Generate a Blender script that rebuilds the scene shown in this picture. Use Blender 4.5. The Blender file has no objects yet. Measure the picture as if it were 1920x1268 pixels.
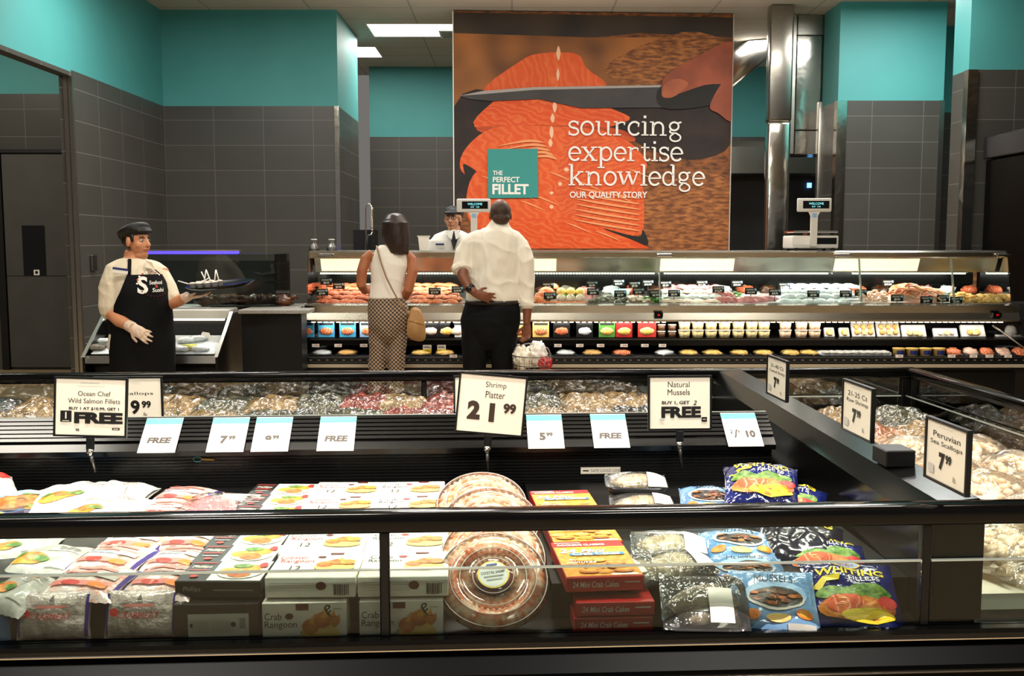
import bpy, bmesh, random
from math import sin, cos, tan, pi, radians, sqrt, atan2, exp
from mathutils import Matrix, Vector, Euler, noise
from mathutils.bvhtree import BVHTree

R = random.Random(7)
SC = bpy.context.scene
COL = SC.collection

# ------------------------------------------------------------------ camera
CAM_H, FPX, PITCH = 1.45, 1850.0, radians(5.5)
cam_data = bpy.data.cameras.new('camera')
cam_data.sensor_width = 36.0
cam_data.lens = 36.0 * FPX / 1920.0
cam_data.clip_end = 100
cam = bpy.data.objects.new('camera', cam_data)
cam.location = (0, 0, CAM_H)
cam.rotation_euler = (pi / 2 - PITCH, 0, 0)
COL.objects.link(cam)
SC.camera = cam

# ------------------------------------------------------------------ world, light, exposure
SC.view_settings.view_transform = 'Standard'
SC.view_settings.look = 'None'
SC.view_settings.gamma = 1.0
SC.view_settings.exposure = 0.0
SC.view_settings.use_curve_mapping = False
world = bpy.data.worlds.new('store ambience')
SC.world = world
world.use_nodes = True
bg = world.node_tree.nodes['Background']
bg.inputs[0].default_value = (1.0, 0.95, 0.88, 1)
bg.inputs[1].default_value = 0.17


def area(name, loc, sx, sy, power, color=(1, .93, .82), rot=(0, 0, 0), spread=180):
    l = bpy.data.lights.new(name, 'AREA')
    l.shape = 'RECTANGLE'
    l.size, l.size_y, l.energy, l.color = sx, sy, power, color
    l.spread = radians(spread)
    o = bpy.data.objects.new(name, l)
    o.location, o.rotation_euler = loc, rot
    COL.objects.link(o)
    o['kind'] = 'helper'
    return o


WARM = (1, .93, .80)
for x_, y_, w_ in ((-1.2, 2.6, 66), (0.9, 2.6, 66), (2.6, 3.4, 26), (-3.2, 3.2, 36)):
    area('ceiling_lamp_over_island', (x_, y_, 4.2), 1.2, .35, w_, WARM, spread=120)
for x_ in (-2.6, 0.0, 2.6):
    area('ceiling_lamp_over_aisle', (x_, 5.4, 4.2), 1.2, .3, 62, WARM)
for x_ in (-2.0, 2.0):
    area('ceiling_lamp_behind_camera', (x_, -1.2, 4.2), 1.5, .6, 270, (1, .95, .88))
for x_, w_ in ((-3.0, 95), (-0.6, 95), (1.8, 95), (3.4, 60)):
    area('ceiling_lamp_by_counter', (x_, 9.2, 4.2), 1.0, .3, w_, (1, .96, .9))
for x_, y_ in ((-1.6, 14.2), (1.6, 14.4), (3.6, 13.9)):
    area('ceiling_lamp_over_kitchen', (x_, y_, 4.25), 1.2, .4, 60, (1, .97, .92))
area('ceiling_lamp_by_pillar', (4.4, 10.6, 4.2), .9, .3, 75, (1, .97, .93))
area('added_ceiling_fill', (0.6, 10.9, 3.3), 5.0, .4, 28, WARM, rot=(pi, 0, 0))  # added upward fill that brightens the ceiling, no fixture hangs here
area('added_alcove_fill', (-6.0, 9.3, 4.1), 1.2, .4, 70, WARM)  # added fill that lifts the dark alcove, not a known fixture
area('case_lamp_upper', (1.2, 8.42, 1.18), 5.5, .04, 26, (1, .96, .88), rot=(radians(8), 0, 0))
area('case_lamp_lower', (1.2, 8.03, .80), 5.5, .03, 9, (1, .96, .88), rot=(radians(20), 0, 0))


# ------------------------------------------------------------------ placing by sight lines
def ray(px, py):
    x, y = (px - 960) / FPX, (634 - py) / FPX
    return Vector((x, cos(PITCH) + y * sin(PITCH), y * cos(PITCH) - sin(PITCH)))


def at(px, py, Y):
    d = ray(px, py)
    t = Y / d.y
    return Vector((d.x * t, Y, CAM_H + d.z * t))


FA = radians(3.0)                                  # the island freezer stands a little askew to the store
FM = Matrix.Translation((0, 2.15, 0)) @ Matrix.Rotation(FA, 4, 'Z')
FI = FM.inverted()


def fz(px, py, z):                                 # freezer frame (u, v, z) at a height
    d = ray(px, py)
    t = (z - CAM_H) / d.z
    return FI @ (Vector((0, 0, CAM_H)) + d * t)


def fv(px, py, v):                                 # freezer frame at a depth v
    o = FI @ Vector((0, 0, CAM_H))
    d = FI.to_3x3() @ ray(px, py)
    return o + d * ((v - o.y) / d.y)


# ------------------------------------------------------------------ materials
def lin(h):
    h = h.lstrip('#')
    out = []
    for i in (0, 2, 4):
        c = int(h[i:i + 2], 16) / 255
        out.append(c / 12.92 if c <= .04045 else ((c + .055) / 1.055) ** 2.4)
    return (*out, 1)


MATS = {}


class NT:
    def __init__(self, name):
        self.m = bpy.data.materials.new(name)
        self.m.use_nodes = True
        self.t = self.m.node_tree
        self.t.nodes.clear()
        self.out = self.n('ShaderNodeOutputMaterial')

    def n(self, kind, **kw):
        x = self.t.nodes.new(kind)
        for k, v in kw.items():
            if k in x.inputs:
                x.inputs[k].default_value = v
            else:
                setattr(x, k, v)
        return x

    def l(self, a, b):
        self.t.links.new(a, b)


def mat(name, color, rough=.5, metal=0, color2=None, nscale=20, detail=3, bump=0, bscale=None, coat=0, emit=0, stretch=None, contrast=(.35, .65), ecol=None, spec=.5, sss=0):
    """Principled material; color2 mixes in by noise, bump by noise."""
    if name in MATS:
        return MATS[name]
    N = NT(name)
    b = N.n('ShaderNodeBsdfPrincipled')
    b.inputs['Roughness'].default_value = rough
    b.inputs['Metallic'].default_value = metal
    b.inputs['Coat Weight'].default_value = coat
    b.inputs['Coat Roughness'].default_value = .08
    b.inputs['Specular IOR Level'].default_value = spec
    c1 = lin(color)
    b.inputs['Base Color'].default_value = c1
    if emit:
        b.inputs['Emission Color'].default_value = lin(ecol or color)
        b.inputs['Emission Strength'].default_value = emit
    tc = N.n('ShaderNodeTexCoord')
    mp = N.n('ShaderNodeMapping')
    if stretch:
        mp.inputs['Scale'].default_value = stretch
    N.l(tc.outputs['Object'], mp.inputs['Vector'])
    if color2:
        nz = N.n('ShaderNodeTexNoise', Scale=nscale, Detail=detail)
        N.l(mp.outputs[0], nz.inputs['Vector'])
        cr = N.n('ShaderNodeValToRGB')
        cr.color_ramp.elements[0].position, cr.color_ramp.elements[1].position = contrast
        cr.color_ramp.elements[0].color, cr.color_ramp.elements[1].color = c1, lin(color2)
        N.l(nz.outputs['Fac'], cr.inputs['Fac'])
        N.l(cr.outputs[0], b.inputs['Base Color'])
    if bump:
        nb = N.n('ShaderNodeTexNoise', Scale=bscale or nscale, Detail=3)
        N.l(mp.outputs[0], nb.inputs['Vector'])
        bp = N.n('ShaderNodeBump', Strength=bump, Distance=.02)
        N.l(nb.outputs['Fac'], bp.inputs['Height'])
        N.l(bp.outputs[0], b.inputs['Normal'])
    N.l(b.outputs[0], N.out.inputs[0])
    MATS[name] = N.m
    return N.m


def glassy(name, tint='#ffffff', refl=1.0, rough=.02, haze=0, ior=1.5, bump=0, bscale=30):
    """thin clear sheet: see-through with mirror reflection by fresnel, optional milky haze"""
    N = NT(name)
    tr = N.n('ShaderNodeBsdfTransparent')
    tr.inputs[0].default_value = lin(tint)
    gl = N.n('ShaderNodeBsdfGlossy', Roughness=rough)
    gl.inputs[0].default_value = (refl, refl, refl, 1)
    fr = N.n('ShaderNodeFresnel', IOR=ior)
    if bump:
        nb = N.n('ShaderNodeTexNoise', Scale=bscale, Detail=3)
        tc = N.n('ShaderNodeTexCoord')
        N.l(tc.outputs['Object'], nb.inputs['Vector'])
        bp = N.n('ShaderNodeBump', Strength=bump, Distance=.02)
        N.l(nb.outputs['Fac'], bp.inputs['Height'])
        N.l(bp.outputs[0], gl.inputs['Normal'])
        N.l(bp.outputs[0], fr.inputs['Normal'])
    mx = N.n('ShaderNodeMixShader')
    N.l(fr.outputs[0], mx.inputs[0])
    last = tr.outputs[0]
    if haze:
        df = N.n('ShaderNodeBsdfDiffuse')
        df.inputs[0].default_value = (.8, .8, .78, 1)
        m2 = N.n('ShaderNodeMixShader', Fac=haze)
        N.l(tr.outputs[0], m2.inputs[1])
        N.l(df.outputs[0], m2.inputs[2])
        last = m2.outputs[0]
    N.l(last, mx.inputs[1])
    N.l(gl.outputs[0], mx.inputs[2])
    N.l(mx.outputs[0], N.out.inputs[0])
    MATS[name] = N.m
    return N.m


def tile_mat(name, c1, c2, mortar, axis, tw=.61, th=.305, ox=0, oz=0, rough=.38, ms=.004):
    """stacked tiles; axis says which world axis runs along the wall"""
    N = NT(name)
    g = N.n('ShaderNodeNewGeometry')
    sp = N.n('ShaderNodeSeparateXYZ')
    N.l(g.outputs['Position'], sp.inputs[0])
    cb = N.n('ShaderNodeCombineXYZ')
    ax = N.n('ShaderNodeMath', operation='ADD')
    ax.inputs[1].default_value = ox
    az = N.n('ShaderNodeMath', operation='ADD')
    az.inputs[1].default_value = oz
    N.l(sp.outputs[axis], ax.inputs[0])
    N.l(sp.outputs[2 if axis != 2 else 1], az.inputs[0])
    N.l(ax.outputs[0], cb.inputs[0])
    N.l(az.outputs[0], cb.inputs[1])
    br = N.n('ShaderNodeTexBrick')
    br.offset = 0
    br.inputs['Color1'].default_value = lin(c1)
    br.inputs['Color2'].default_value = lin(c2)
    br.inputs['Mortar'].default_value = lin(mortar)
    br.inputs['Scale'].default_value = 1
    br.inputs['Mortar Size'].default_value = ms
    br.inputs['Brick Width'].default_value = tw
    br.inputs['Row Height'].default_value = th
    N.l(cb.outputs[0], br.inputs['Vector'])
    nz = N.n('ShaderNodeTexNoise', Scale=3, Detail=8)
    N.l(g.outputs['Position'], nz.inputs['Vector'])
    mx = N.n('ShaderNodeMix', data_type='RGBA', blend_type='MULTIPLY')
    mx.inputs[0].default_value = .35
    N.l(br.outputs['Color'], mx.inputs[6])
    cr = N.n('ShaderNodeValToRGB')
    cr.color_ramp.elements[0].color = (.45, .45, .45, 1)
    cr.color_ramp.elements[1].color = (1, 1, 1, 1)
    N.l(nz.outputs[0], cr.inputs[0])
    N.l(cr.outputs[0], mx.inputs[7])
    b = N.n('ShaderNodeBsdfPrincipled', Roughness=rough)
    N.l(mx.outputs[2], b.inputs['Base Color'])
    N.l(b.outputs[0], N.out.inputs[0])
    MATS[name] = N.m
    return N.m


def paint(name, hexa, **kw):
    return mat(name, hexa, **kw)


# surfaces of the place
mat('teal paint', '#429190', .6, color2='#459594', nscale=2)
tile_mat('tile facing', '#494843', '#44433e', '#6a6761', 0, oz=.1)
tile_mat('tile side', '#494843', '#44433e', '#706d67', 1, oz=.1)
tile_mat('ceiling tile', '#b9b4a8', '#b5b0a4', '#96928a', 0, tw=1.22, th=.61, rough=.9, ms=.012)
# ceiling boards lie flat: rows run along y
_t = MATS['ceiling tile'].node_tree
for n_ in _t.nodes:
    if n_.type == 'SEPXYZ':
        for l_ in list(_t.links):
            if l_.from_node == n_ and l_.from_socket.name == 'Z':
                to = l_.to_socket
                _t.links.remove(l_)
                _t.links.new(n_.outputs[1], to)
tile_mat('floor tile', '#a58f70', '#a08a6c', '#8f7a5f', 0, tw=.6, th=.6, rough=.3, ms=.003)
_t = MATS['floor tile'].node_tree
for n_ in _t.nodes:
    if n_.type == 'SEPXYZ':
        for l_ in list(_t.links):
            if l_.from_node == n_ and l_.from_socket.name == 'Z':
                to = l_.to_socket
                _t.links.remove(l_)
                _t.links.new(n_.outputs[1], to)
mat('steel', '#b9b5ac', .28, 1, bump=.06, bscale=2.0, stretch=(1, 1, 6))
mat('wavy steel', '#c4c0b6', .14, 1, bump=.5, bscale=2.2)
mat('brushed steel', '#aaa69c', .24, 1, color2='#9a968d', nscale=40, stretch=(.3, 8, 8))
mat('chrome', '#d8d4cc', .12, 1)
mat('dull metal', '#77746e', .35, 1)
mat('black gloss', '#070707', .2, spec=.35)
mat('black satin', '#0a0a0a', .4, spec=.35)
mat('black matte', '#121211', .7)
mat('base black', '#050505', .35, spec=.08)
mat('black lacquer', '#050505', .12, spec=.28)
mat('dark wall', '#1b1b1a', .6)
mat('door grey', '#4d4b47', .45, color2='#494743', nscale=6)
mat('black door frame', '#0e0e0d', .5)
mat('dark plate', '#17181c', .3)
mat('white plastic', '#d9d6ce', .4)
mat('screen', '#050608', .1)
mat('cyan glow', '#7fe0e8', .4, emit=1.2)
mat('blue glow', '#6fb8ff', .4, emit=3)
mat('violet tube', '#4a3cff', .3, emit=2.2)
mat('red glow', '#d01810', .4, emit=.8)
mat('lamp diffuser', '#fff6e2', .5, emit=7)
mat('led', '#fff8ea', .4, emit=4)
mat('led soft', '#fff8ea', .4, emit=1.3)
mat('canopy cream glow', '#fff1cf', .5, emit=1.15)
mat('counter top', '#8d8a83', .35, color2='#a3a099', nscale=60)
glassy('clear glass', '#f4fbf8', 1.0, ior=1.3)
mat('trim tan', '#b3a48c', .35)
glassy('tinted glass', '#dde3df', 1.0, ior=1.33)
glassy('reflective glass', '#dfe2dc', 1.0, ior=2.1)
glassy('film', '#ffffff', 1, .06, haze=.05, bump=.6, bscale=25)
glassy('clear plastic', '#eeeeea', 1, .05, haze=.05, ior=1.5)
glassy('thin plastic', '#fbfbf8', 1, .06, haze=.025, ior=1.45)
mat('glass edge', '#b8c0b8', .15, .4)
for k, h in dict(ink='#15120f', inkbrown='#3a2c22', paperwhite='#f1ece2', papercream='#efe6d2', tealprint='#57bfae', white='#efece4', red='#b3201f', darkred='#7c1716', crimson='#c4322b', navy='#15266e', deepnavy='#0d1440', yellow='#e9cf2c', orange='#df7a22', gold='#d7a13a', goldlight='#e8c066', green='#4f8a35', blue='#3f7fb5', skyblue='#8fb6da', brown='#5b3a20', purple='#33207c', grey='#8f8c86', greylight='#c5c2ba', black='#0c0c0b', pink='#d98278', maroon='#5d1a16').items():
    mat(k, h, .4)
mat('food gold', '#d0801e', .4, color2='#e2a83c', nscale=60)
mat('food amber', '#b9551a', .4, color2='#d98a34', nscale=50)
mat('food green', '#2c5f1e', .4, color2='#7da044', nscale=70)
mat('mussel dark', '#1d1512', .35, color2='#b4622d', nscale=70)
mat('carton white', '#e9e4d9', .45, color2='#e2dccf', nscale=30)
mat('carton black', '#141210', .35)
mat('carton red', '#a51d1b', .35)


# ------------------------------------------------------------------ mesh building
def frame_of(d, ref=Vector((0, 0, 1))):
    d = d.normalized()
    if abs(d.dot(ref)) > .97:
        ref = Vector((0, 1, 0)) if abs(d.y) < .9 else Vector((1, 0, 0))
    x = ref.cross(d).normalized()
    y = d.cross(x).normalized()
    return x, y, d


TEXT_CACHE = {}


def text_geo(s, bold=0, shear=0, res=3):
    key = (s, bold, shear, res)
    if key not in TEXT_CACHE:
        cu = bpy.data.curves.new('t', 'FONT')
        cu.body, cu.size, cu.align_x, cu.align_y = s, 1, 'CENTER', 'CENTER'
        cu.offset, cu.shear, cu.resolution_u = bold, shear, res
        o = bpy.data.objects.new('t', cu)
        COL.objects.link(o)
        dg = bpy.context.evaluated_depsgraph_get()
        me = o.evaluated_get(dg).to_mesh()
        vs = [(v.co.x, v.co.y) for v in me.vertices]
        fs = [tuple(p.vertices) for p in me.polygons]
        o.evaluated_get(dg).to_mesh_clear()
        bpy.data.objects.remove(o)
        bpy.data.curves.remove(cu)
        if vs:
            y0, y1 = min(v[1] for v in vs), max(v[1] for v in vs)
            x0, x1 = min(v[0] for v in vs), max(v[0] for v in vs)
            vs = [(a - (x0 + x1) / 2, b - (y0 + y1) / 2) for a, b in vs]
            TEXT_CACHE[key] = (vs, fs, x1 - x0, y1 - y0)
        else:
            TEXT_CACHE[key] = ([], [], 1, 1)
    return TEXT_CACHE[key]


class MB:
    def __init__(self):
        self.v, self.f, self.m, self.s, self.names = [], [], [], [], []
        self.M = Matrix.Identity(4)

    def mi(self, m):
        if m not in self.names:
            self.names.append(m)
        return self.names.index(m)

    def add(self, vs, fs, m, smooth=False):
        b = len(self.v)
        self.v += [self.M @ Vector(p) for p in vs]
        i = self.mi(m)
        for f in fs:
            self.f.append([b + k for k in f])
            self.m.append(i)
            self.s.append(smooth)
        return self

    def box(self, x0, x1, y0, y1, z0, z1, m, bev=0, seg=1):
        if not bev:
            vs = [(x, y, z) for z in (z0, z1) for y in (y0, y1) for x in (x0, x1)]
            return self.add(vs, [(0, 2, 3, 1), (4, 5, 7, 6), (0, 1, 5, 4), (2, 6, 7, 3), (0, 4, 6, 2), (1, 3, 7, 5)], m)
        bm = bmesh.new()
        bmesh.ops.create_cube(bm, size=1)
        for v in bm.verts:
            v.co = Vector(((x0 + x1) / 2 + v.co.x * (x1 - x0), (y0 + y1) / 2 + v.co.y * (y1 - y0), (z0 + z1) / 2 + v.co.z * (z1 - z0)))
        bmesh.ops.bevel(bm, geom=bm.edges[:], offset=bev, segments=seg, affect='EDGES', profile=.5)
        return self.bm(bm, m, seg > 1)

    def bm(self, bm, m, smooth=False):
        bm.verts.index_update()
        self.add([v.co.copy() for v in bm.verts], [[v.index for v in f.verts] for f in bm.faces], m, smooth)
        bm.free()
        return self

    def poly(self, pts, m):
        return self.add(pts, [tuple(range(len(pts)))], m)

    def prism(self, prof, x0, x1, m, axis=0, smooth=False):
        """profile of (a, b) pairs carried along an axis: 0 -> profile is (y, z), 1 -> (x, z), 2 -> (x, y)"""
        def p(a, b, t):
            return (t, a, b) if axis == 0 else (a, t, b) if axis == 1 else (a, b, t)
        n = len(prof)
        vs = [p(a, b, x0) for a, b in prof] + [p(a, b, x1) for a, b in prof]
        fs = [(i, (i + 1) % n, n + (i + 1) % n, n + i) for i in range(n)] + [tuple(range(n))[::-1], tuple(range(n, 2 * n))]
        return self.add(vs, fs, m, smooth)

    def tube(self, pts, rad, m, n=10, caps=True, ref=Vector((0, 0, 1)), closed=False, roundcap=False):
        """pts: points; rad: number, list of numbers, or list of (rx, ry)"""
        pts = [Vector(p) for p in pts]
        k = len(pts)
        if not isinstance(rad, (list, tuple)):
            rad = [rad] * k
        rr = [(r, r) if not isinstance(r, (list, tuple)) else r for r in rad]
        if roundcap:
            d0, d1 = (pts[0] - pts[1]).normalized(), (pts[-1] - pts[-2]).normalized()
            a, b = rr[0], rr[-1]
            pts = [pts[0] + d0 * min(a) * .95, pts[0] + d0 * min(a) * .6] + pts + [pts[-1] + d1 * min(b) * .6, pts[-1] + d1 * min(b) * .95]
            rr = [(a[0] * .3, a[1] * .3), (a[0] * .8, a[1] * .8)] + rr + [(b[0] * .8, b[1] * .8), (b[0] * .3, b[1] * .3)]
            k += 4
        vs, fs = [], []
        prev = None
        for i, p in enumerate(pts):
            if closed:
                d = pts[(i + 1) % k] - pts[i - 1]
            else:
                d = pts[min(i + 1, k - 1)] - pts[max(i - 1, 0)]
            if prev is None:
                x, y, d = frame_of(d, ref)
            else:
                d = d.normalized()
                x = (prev - d * prev.dot(d)).normalized()
                y = d.cross(x)
            prev = x
            for j in range(n):
                a = 2 * pi * j / n
                vs.append(p + x * (rr[i][0] * cos(a)) + y * (rr[i][1] * sin(a)))
        for i in range(k if closed else k - 1):
            for j in range(n):
                a, b = i * n + j, i * n + (j + 1) % n
                c, e = ((i + 1) % k) * n + (j + 1) % n, ((i + 1) % k) * n + j
                fs.append((a, b, c, e))
        if caps and not closed:
            fs += [tuple(range(n))[::-1], tuple(range((k - 1) * n, k * n))]
        return self.add(vs, fs, m, True)

    def lathe(self, prof, m, n=32, c=(0, 0, 0), wob=None, sx=1, sy=1):
        vs, fs = [], []
        k = len(prof)
        for i, (r, z) in enumerate(prof):
            for j in range(n):
                a = 2 * pi * j / n
                w = 1 + (wob(a, i) if wob else 0)
                vs.append((c[0] + r * w * cos(a) * sx, c[1] + r * w * sin(a) * sy, c[2] + z))
        for i in range(k - 1):
            for j in range(n):
                fs.append((i * n + j, i * n + (j + 1) % n, (i + 1) * n + (j + 1) % n, (i + 1) * n + j))
        if prof[0][0] > 1e-5:
            fs.append(tuple(range(n))[::-1])
        if prof[-1][0] > 1e-5:
            fs.append(tuple(range((k - 1) * n, k * n)))
        return self.add(vs, fs, m, True)

    def ell(self, c, r, m, rot=None, nu=14, nv=9, lump=0, seed=0, lscale=3):
        c, vs, fs = Vector(c), [], []
        for i in range(nv + 1):
            t = pi * i / nv
            for j in range(nu):
                a = 2 * pi * j / nu
                d = Vector((sin(t) * cos(a), sin(t) * sin(a), cos(t)))
                k = 1 + (lump * noise.noise(d * lscale + Vector((seed * 3.1, seed, 0))) if lump else 0)
                p = Vector((d.x * r[0], d.y * r[1], d.z * r[2])) * k
                if rot:
                    p = rot @ p
                vs.append(c + p)
        for i in range(nv):
            for j in range(nu):
                fs.append((i * nu + j, (i + 1) * nu + j, (i + 1) * nu + (j + 1) % nu, i * nu + (j + 1) % nu))
        return self.add(vs, fs, m, True)

    def grid(self, fn, nu, nv, m, smooth=True):
        """fn(u, v) -> point, u and v in 0..1; m: name or function(u, v) -> name"""
        b = len(self.v)
        for j in range(nv + 1):
            for i in range(nu + 1):
                self.v.append(self.M @ Vector(fn(i / nu, j / nv)))
        for j in range(nv):
            for i in range(nu):
                a = b + j * (nu + 1) + i
                self.f.append([a, a + 1, a + nu + 2, a + nu + 1])
                self.m.append(self.mi(m((i + .5) / nu, (j + .5) / nv) if callable(m) else m))
                self.s.append(smooth)
        return self

    # ---- printed art on a surface: warp(x, y) -> point, lift along its normal given by wz
    def art(self, items, warp):
        """items: ('t', text, x, y, height, material, bold, shear, width) | ('d', x, y, rx, ry, material) | ('r', x0, y0, x1, y1, material) | ('p', points, material)"""
        for k, it in enumerate(items):
            e = .0004 * (k % 12 + 1)
            if it[0] == 't':
                _, s, x, y, h, m = it[:6]
                bold, shear, wd = (list(it[6:]) + [0, 0, None][len(it) - 6:])[:3]
                vs, fs, w0, h0 = text_geo(s, bold, shear)
                sy = h / h0
                sx = (wd / w0) if wd else sy
                self.add([warp(x + a * sx, y + b * sy, e) for a, b in vs], fs, m)
            elif it[0] == 'd':
                _, x, y, rx, ry, m = it
                n, rings = 20, (0.001, .3, .6, .85, 1)
                vs = [warp(x + rx * r * cos(2 * pi * j / n), y + ry * r * sin(2 * pi * j / n), e) for r in rings for j in range(n)]
                fs = [(i * n + j, (i + 1) * n + j, (i + 1) * n + (j + 1) % n, i * n + (j + 1) % n) for i in range(4) for j in range(n)]
                self.add(vs, fs, m)
            elif it[0] == 'r':
                _, x0, y0, x1, y1, m = it
                n = 6
                self.grid(lambda u, v: warp(x0 + (x1 - x0) * u, y0 + (y1 - y0) * v, e), n, n, m, False)
            elif it[0] == 'p':
                self.poly([warp(x, y, e) for x, y in it[1]], it[2])
        return self

    def build(self, name, parent=None, M=None, sub=0):
        me = bpy.data.meshes.new(name)
        me.from_pydata([tuple(v) for v in self.v], [], self.f)
        for n in self.names:
            me.materials.append(MATS[n])
        me.polygons.foreach_set('material_index', self.m)
        me.polygons.foreach_set('use_smooth', self.s)
        me.update()
        o = bpy.data.objects.new(name, me)
        COL.objects.link(o)
        if parent:
            o.parent = parent
        if M is not None:
            o.matrix_basis = M
        if sub:
            md = o.modifiers.new('subdivision', 'SUBSURF')
            md.levels = md.render_levels = sub
        return o


def tag(o, label, cat, group=None, kind=None):
    o['label'], o['category'] = label, cat
    if group:
        o['group'] = group
    if kind:
        o['kind'] = kind
    return o


def structure(o):
    o['kind'] = 'structure'
    return o


def empty(name, label, cat, M=None, group=None):
    o = bpy.data.objects.new(name, None)
    o.empty_display_size = .05
    COL.objects.link(o)
    if M is not None:
        o.matrix_basis = M
    return tag(o, label, cat, group)


def copy_tree(o, M=None, label=None, parent=None):
    c = o.copy()
    COL.objects.link(c)
    if parent:
        c.parent = parent
    if M is not None:
        c.matrix_basis = M
    if label:
        c['label'] = label
    for ch in list(o.children):
        copy_tree(ch, None, None, c)
    return c


def T(x, y, z):
    return Matrix.Translation((x, y, z))


def RX(a):
    return Matrix.Rotation(radians(a), 4, 'X')


def RY(a):
    return Matrix.Rotation(radians(a), 4, 'Y')


def RZ(a):
    return Matrix.Rotation(radians(a), 4, 'Z')


def flat(z=0):                                      # art on a horizontal face, y away from the viewer
    return lambda x, y, e: (x, y, z + e)


def front(y0, z0=0):                                # art on a face that looks to -y
    return lambda x, z, e: (x, y0 - e, z + z0)


def rounded_rect(w, d, r, n=4):
    out = []
    for cx, cy, a0 in ((w / 2 - r, d / 2 - r, 0), (-w / 2 + r, d / 2 - r, 90), (-w / 2 + r, -d / 2 + r, 180), (w / 2 - r, -d / 2 + r, 270)):
        for k in range(n + 1):
            a = radians(a0 + 90 * k / n)
            out.append((cx + r * cos(a), cy + r * sin(a)))
    return out


# ================================================================== THE ROOM
CEIL = 4.27
XW = -4.27


def wall(name, x0, x1, y0, y1, split, axis, z1=CEIL, z0=0):
    m = MB()
    m.box(x0, x1, y0, y1, z0, split, 'tile facing' if axis == 0 else 'tile side')
    m.box(x0, x1, y0, y1, split, z1, 'teal paint')
    return structure(m.build(name))


structure(MB().box(-9, 9, -3, 17, -.1, 0, 'floor tile').build('floor'))
structure(MB().box(-9, 9, -3, 17, CEIL, CEIL + .1, 'ceiling tile').build('ceiling'))
wall('wall_left', XW - .12, XW, 9.75, 12.3, 3.12, 1)
m = MB()
m.box(XW - .12, XW, 3, 9.75, 3.10, CEIL, 'teal paint')
m.box(XW - .12, XW, 3, 9.75, 3.06, 3.10, 'tile side')
structure(m.build('wall_left_header'))
wall('wall_alcove', -9, XW - .12, 11.3, 11.45, 3.12, 0)
wall('wall_back_left', XW - .12, -2.13, 12.3, 12.45, 3.12, 0)
wall('wall_back_left_return', -2.28, -2.13, 12.45, 13.9, 3.12, 1)
wall('wall_back', -2.3, 9, 16.2, 16.35, 3.16, 0)
wall('wall_back_right', 3.86, 5.11, 11.9, 12.5, 3.13, 0)
wall('wall_behind_right', 5.11, 7.5, 13.2, 13.35, 3.16, 0)
wall('wall_right', 4.42, 9, 9.75, 10.1, 3.12, 0)
structure(MB().box(8.9, 9, -3, 9.75, 0, CEIL, 'dark wall').build('wall_far_right'))
structure(MB().box(-9, -8.9, -3, 11.3, 0, CEIL, 'tile side').build('wall_far_left'))

# stainless corner guards on the wall ends
def guard(n, x, y, z0, z1, sx=1, w=.075, steel='steel', sy=1):
    m = MB()
    m.prism([(x, y - .006), (x - sx * w, y - .006), (x - sx * w, y), (x, y)], z0, z1, steel, 2)
    m.prism([(x + sx * .006, y - .006), (x + sx * .006, y + w), (x, y + w), (x, y - .006)], z0, z1, steel, 2)
    structure(m.build('trim_%d' % n))


guard(1, XW - .045, 9.745, 0, 3.1, 1, .03)
guard(2, XW + .004, 9.745, 0, 3.1, 1, .03)
guard(3, -2.126, 12.29, 0, 3.12, 1, .05, 'wavy steel')
guard(4, 3.856, 11.89, 0, 3.13, -1, .11, 'wavy steel')
guard(5, 5.114, 11.89, 0, 3.13, 1, .05)
guard(6, 4.416, 9.74, 0, 3.12, -1, .09, 'wavy steel')
m = MB()
m.box(-2.34, -2.13, 12.26, 12.29, 0, .1, 'black matte')
structure(m.build('baseboard_back'))

# grey service door in the alcove
dY = 11.26
xd0, xd1 = at(12, 480, dY).x, XW - .16
m = MB()
m.box(xd0 - .09, xd0 - .01, dY - .03, 11.3, 0, 2.50, 'black door frame')
m.box(xd0 - .09, xd1 + .05, dY - .03, 11.3, 2.46, 2.50, 'black door frame')
m.box(xd0 - 1.2, xd0 - .09, dY, 11.3, 0, 2.46, 'door grey')
dr = structure(m.build('door_1'))
m = MB()
m.box(xd0, xd1, dY - .01, 11.3, .03, 2.45, 'door grey')
m.box(xd0, xd1, dY - .014, 11.3, 1.075, 1.08, 'black matte')
structure(m.build('door_leaf', dr))
m = MB()
a, b = at(42, 423, dY), at(88, 516, dY)
m.box(a.x, b.x, dY - .02, dY - .009, b.z, a.z, 'dark plate')
structure(m.build('door_plate', dr))
m = MB()
a, b = at(65, 506, dY), at(76, 516, dY)
m.box(a.x, b.x, dY - .024, dY - .019, b.z, a.z, 'paperwhite')
m.art([('d', (a.x + b.x) / 2, (a.z + b.z) / 2, .018, .018, 'ink')], front(dY - .024))
structure(m.build('door_sticker', dr))

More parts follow.
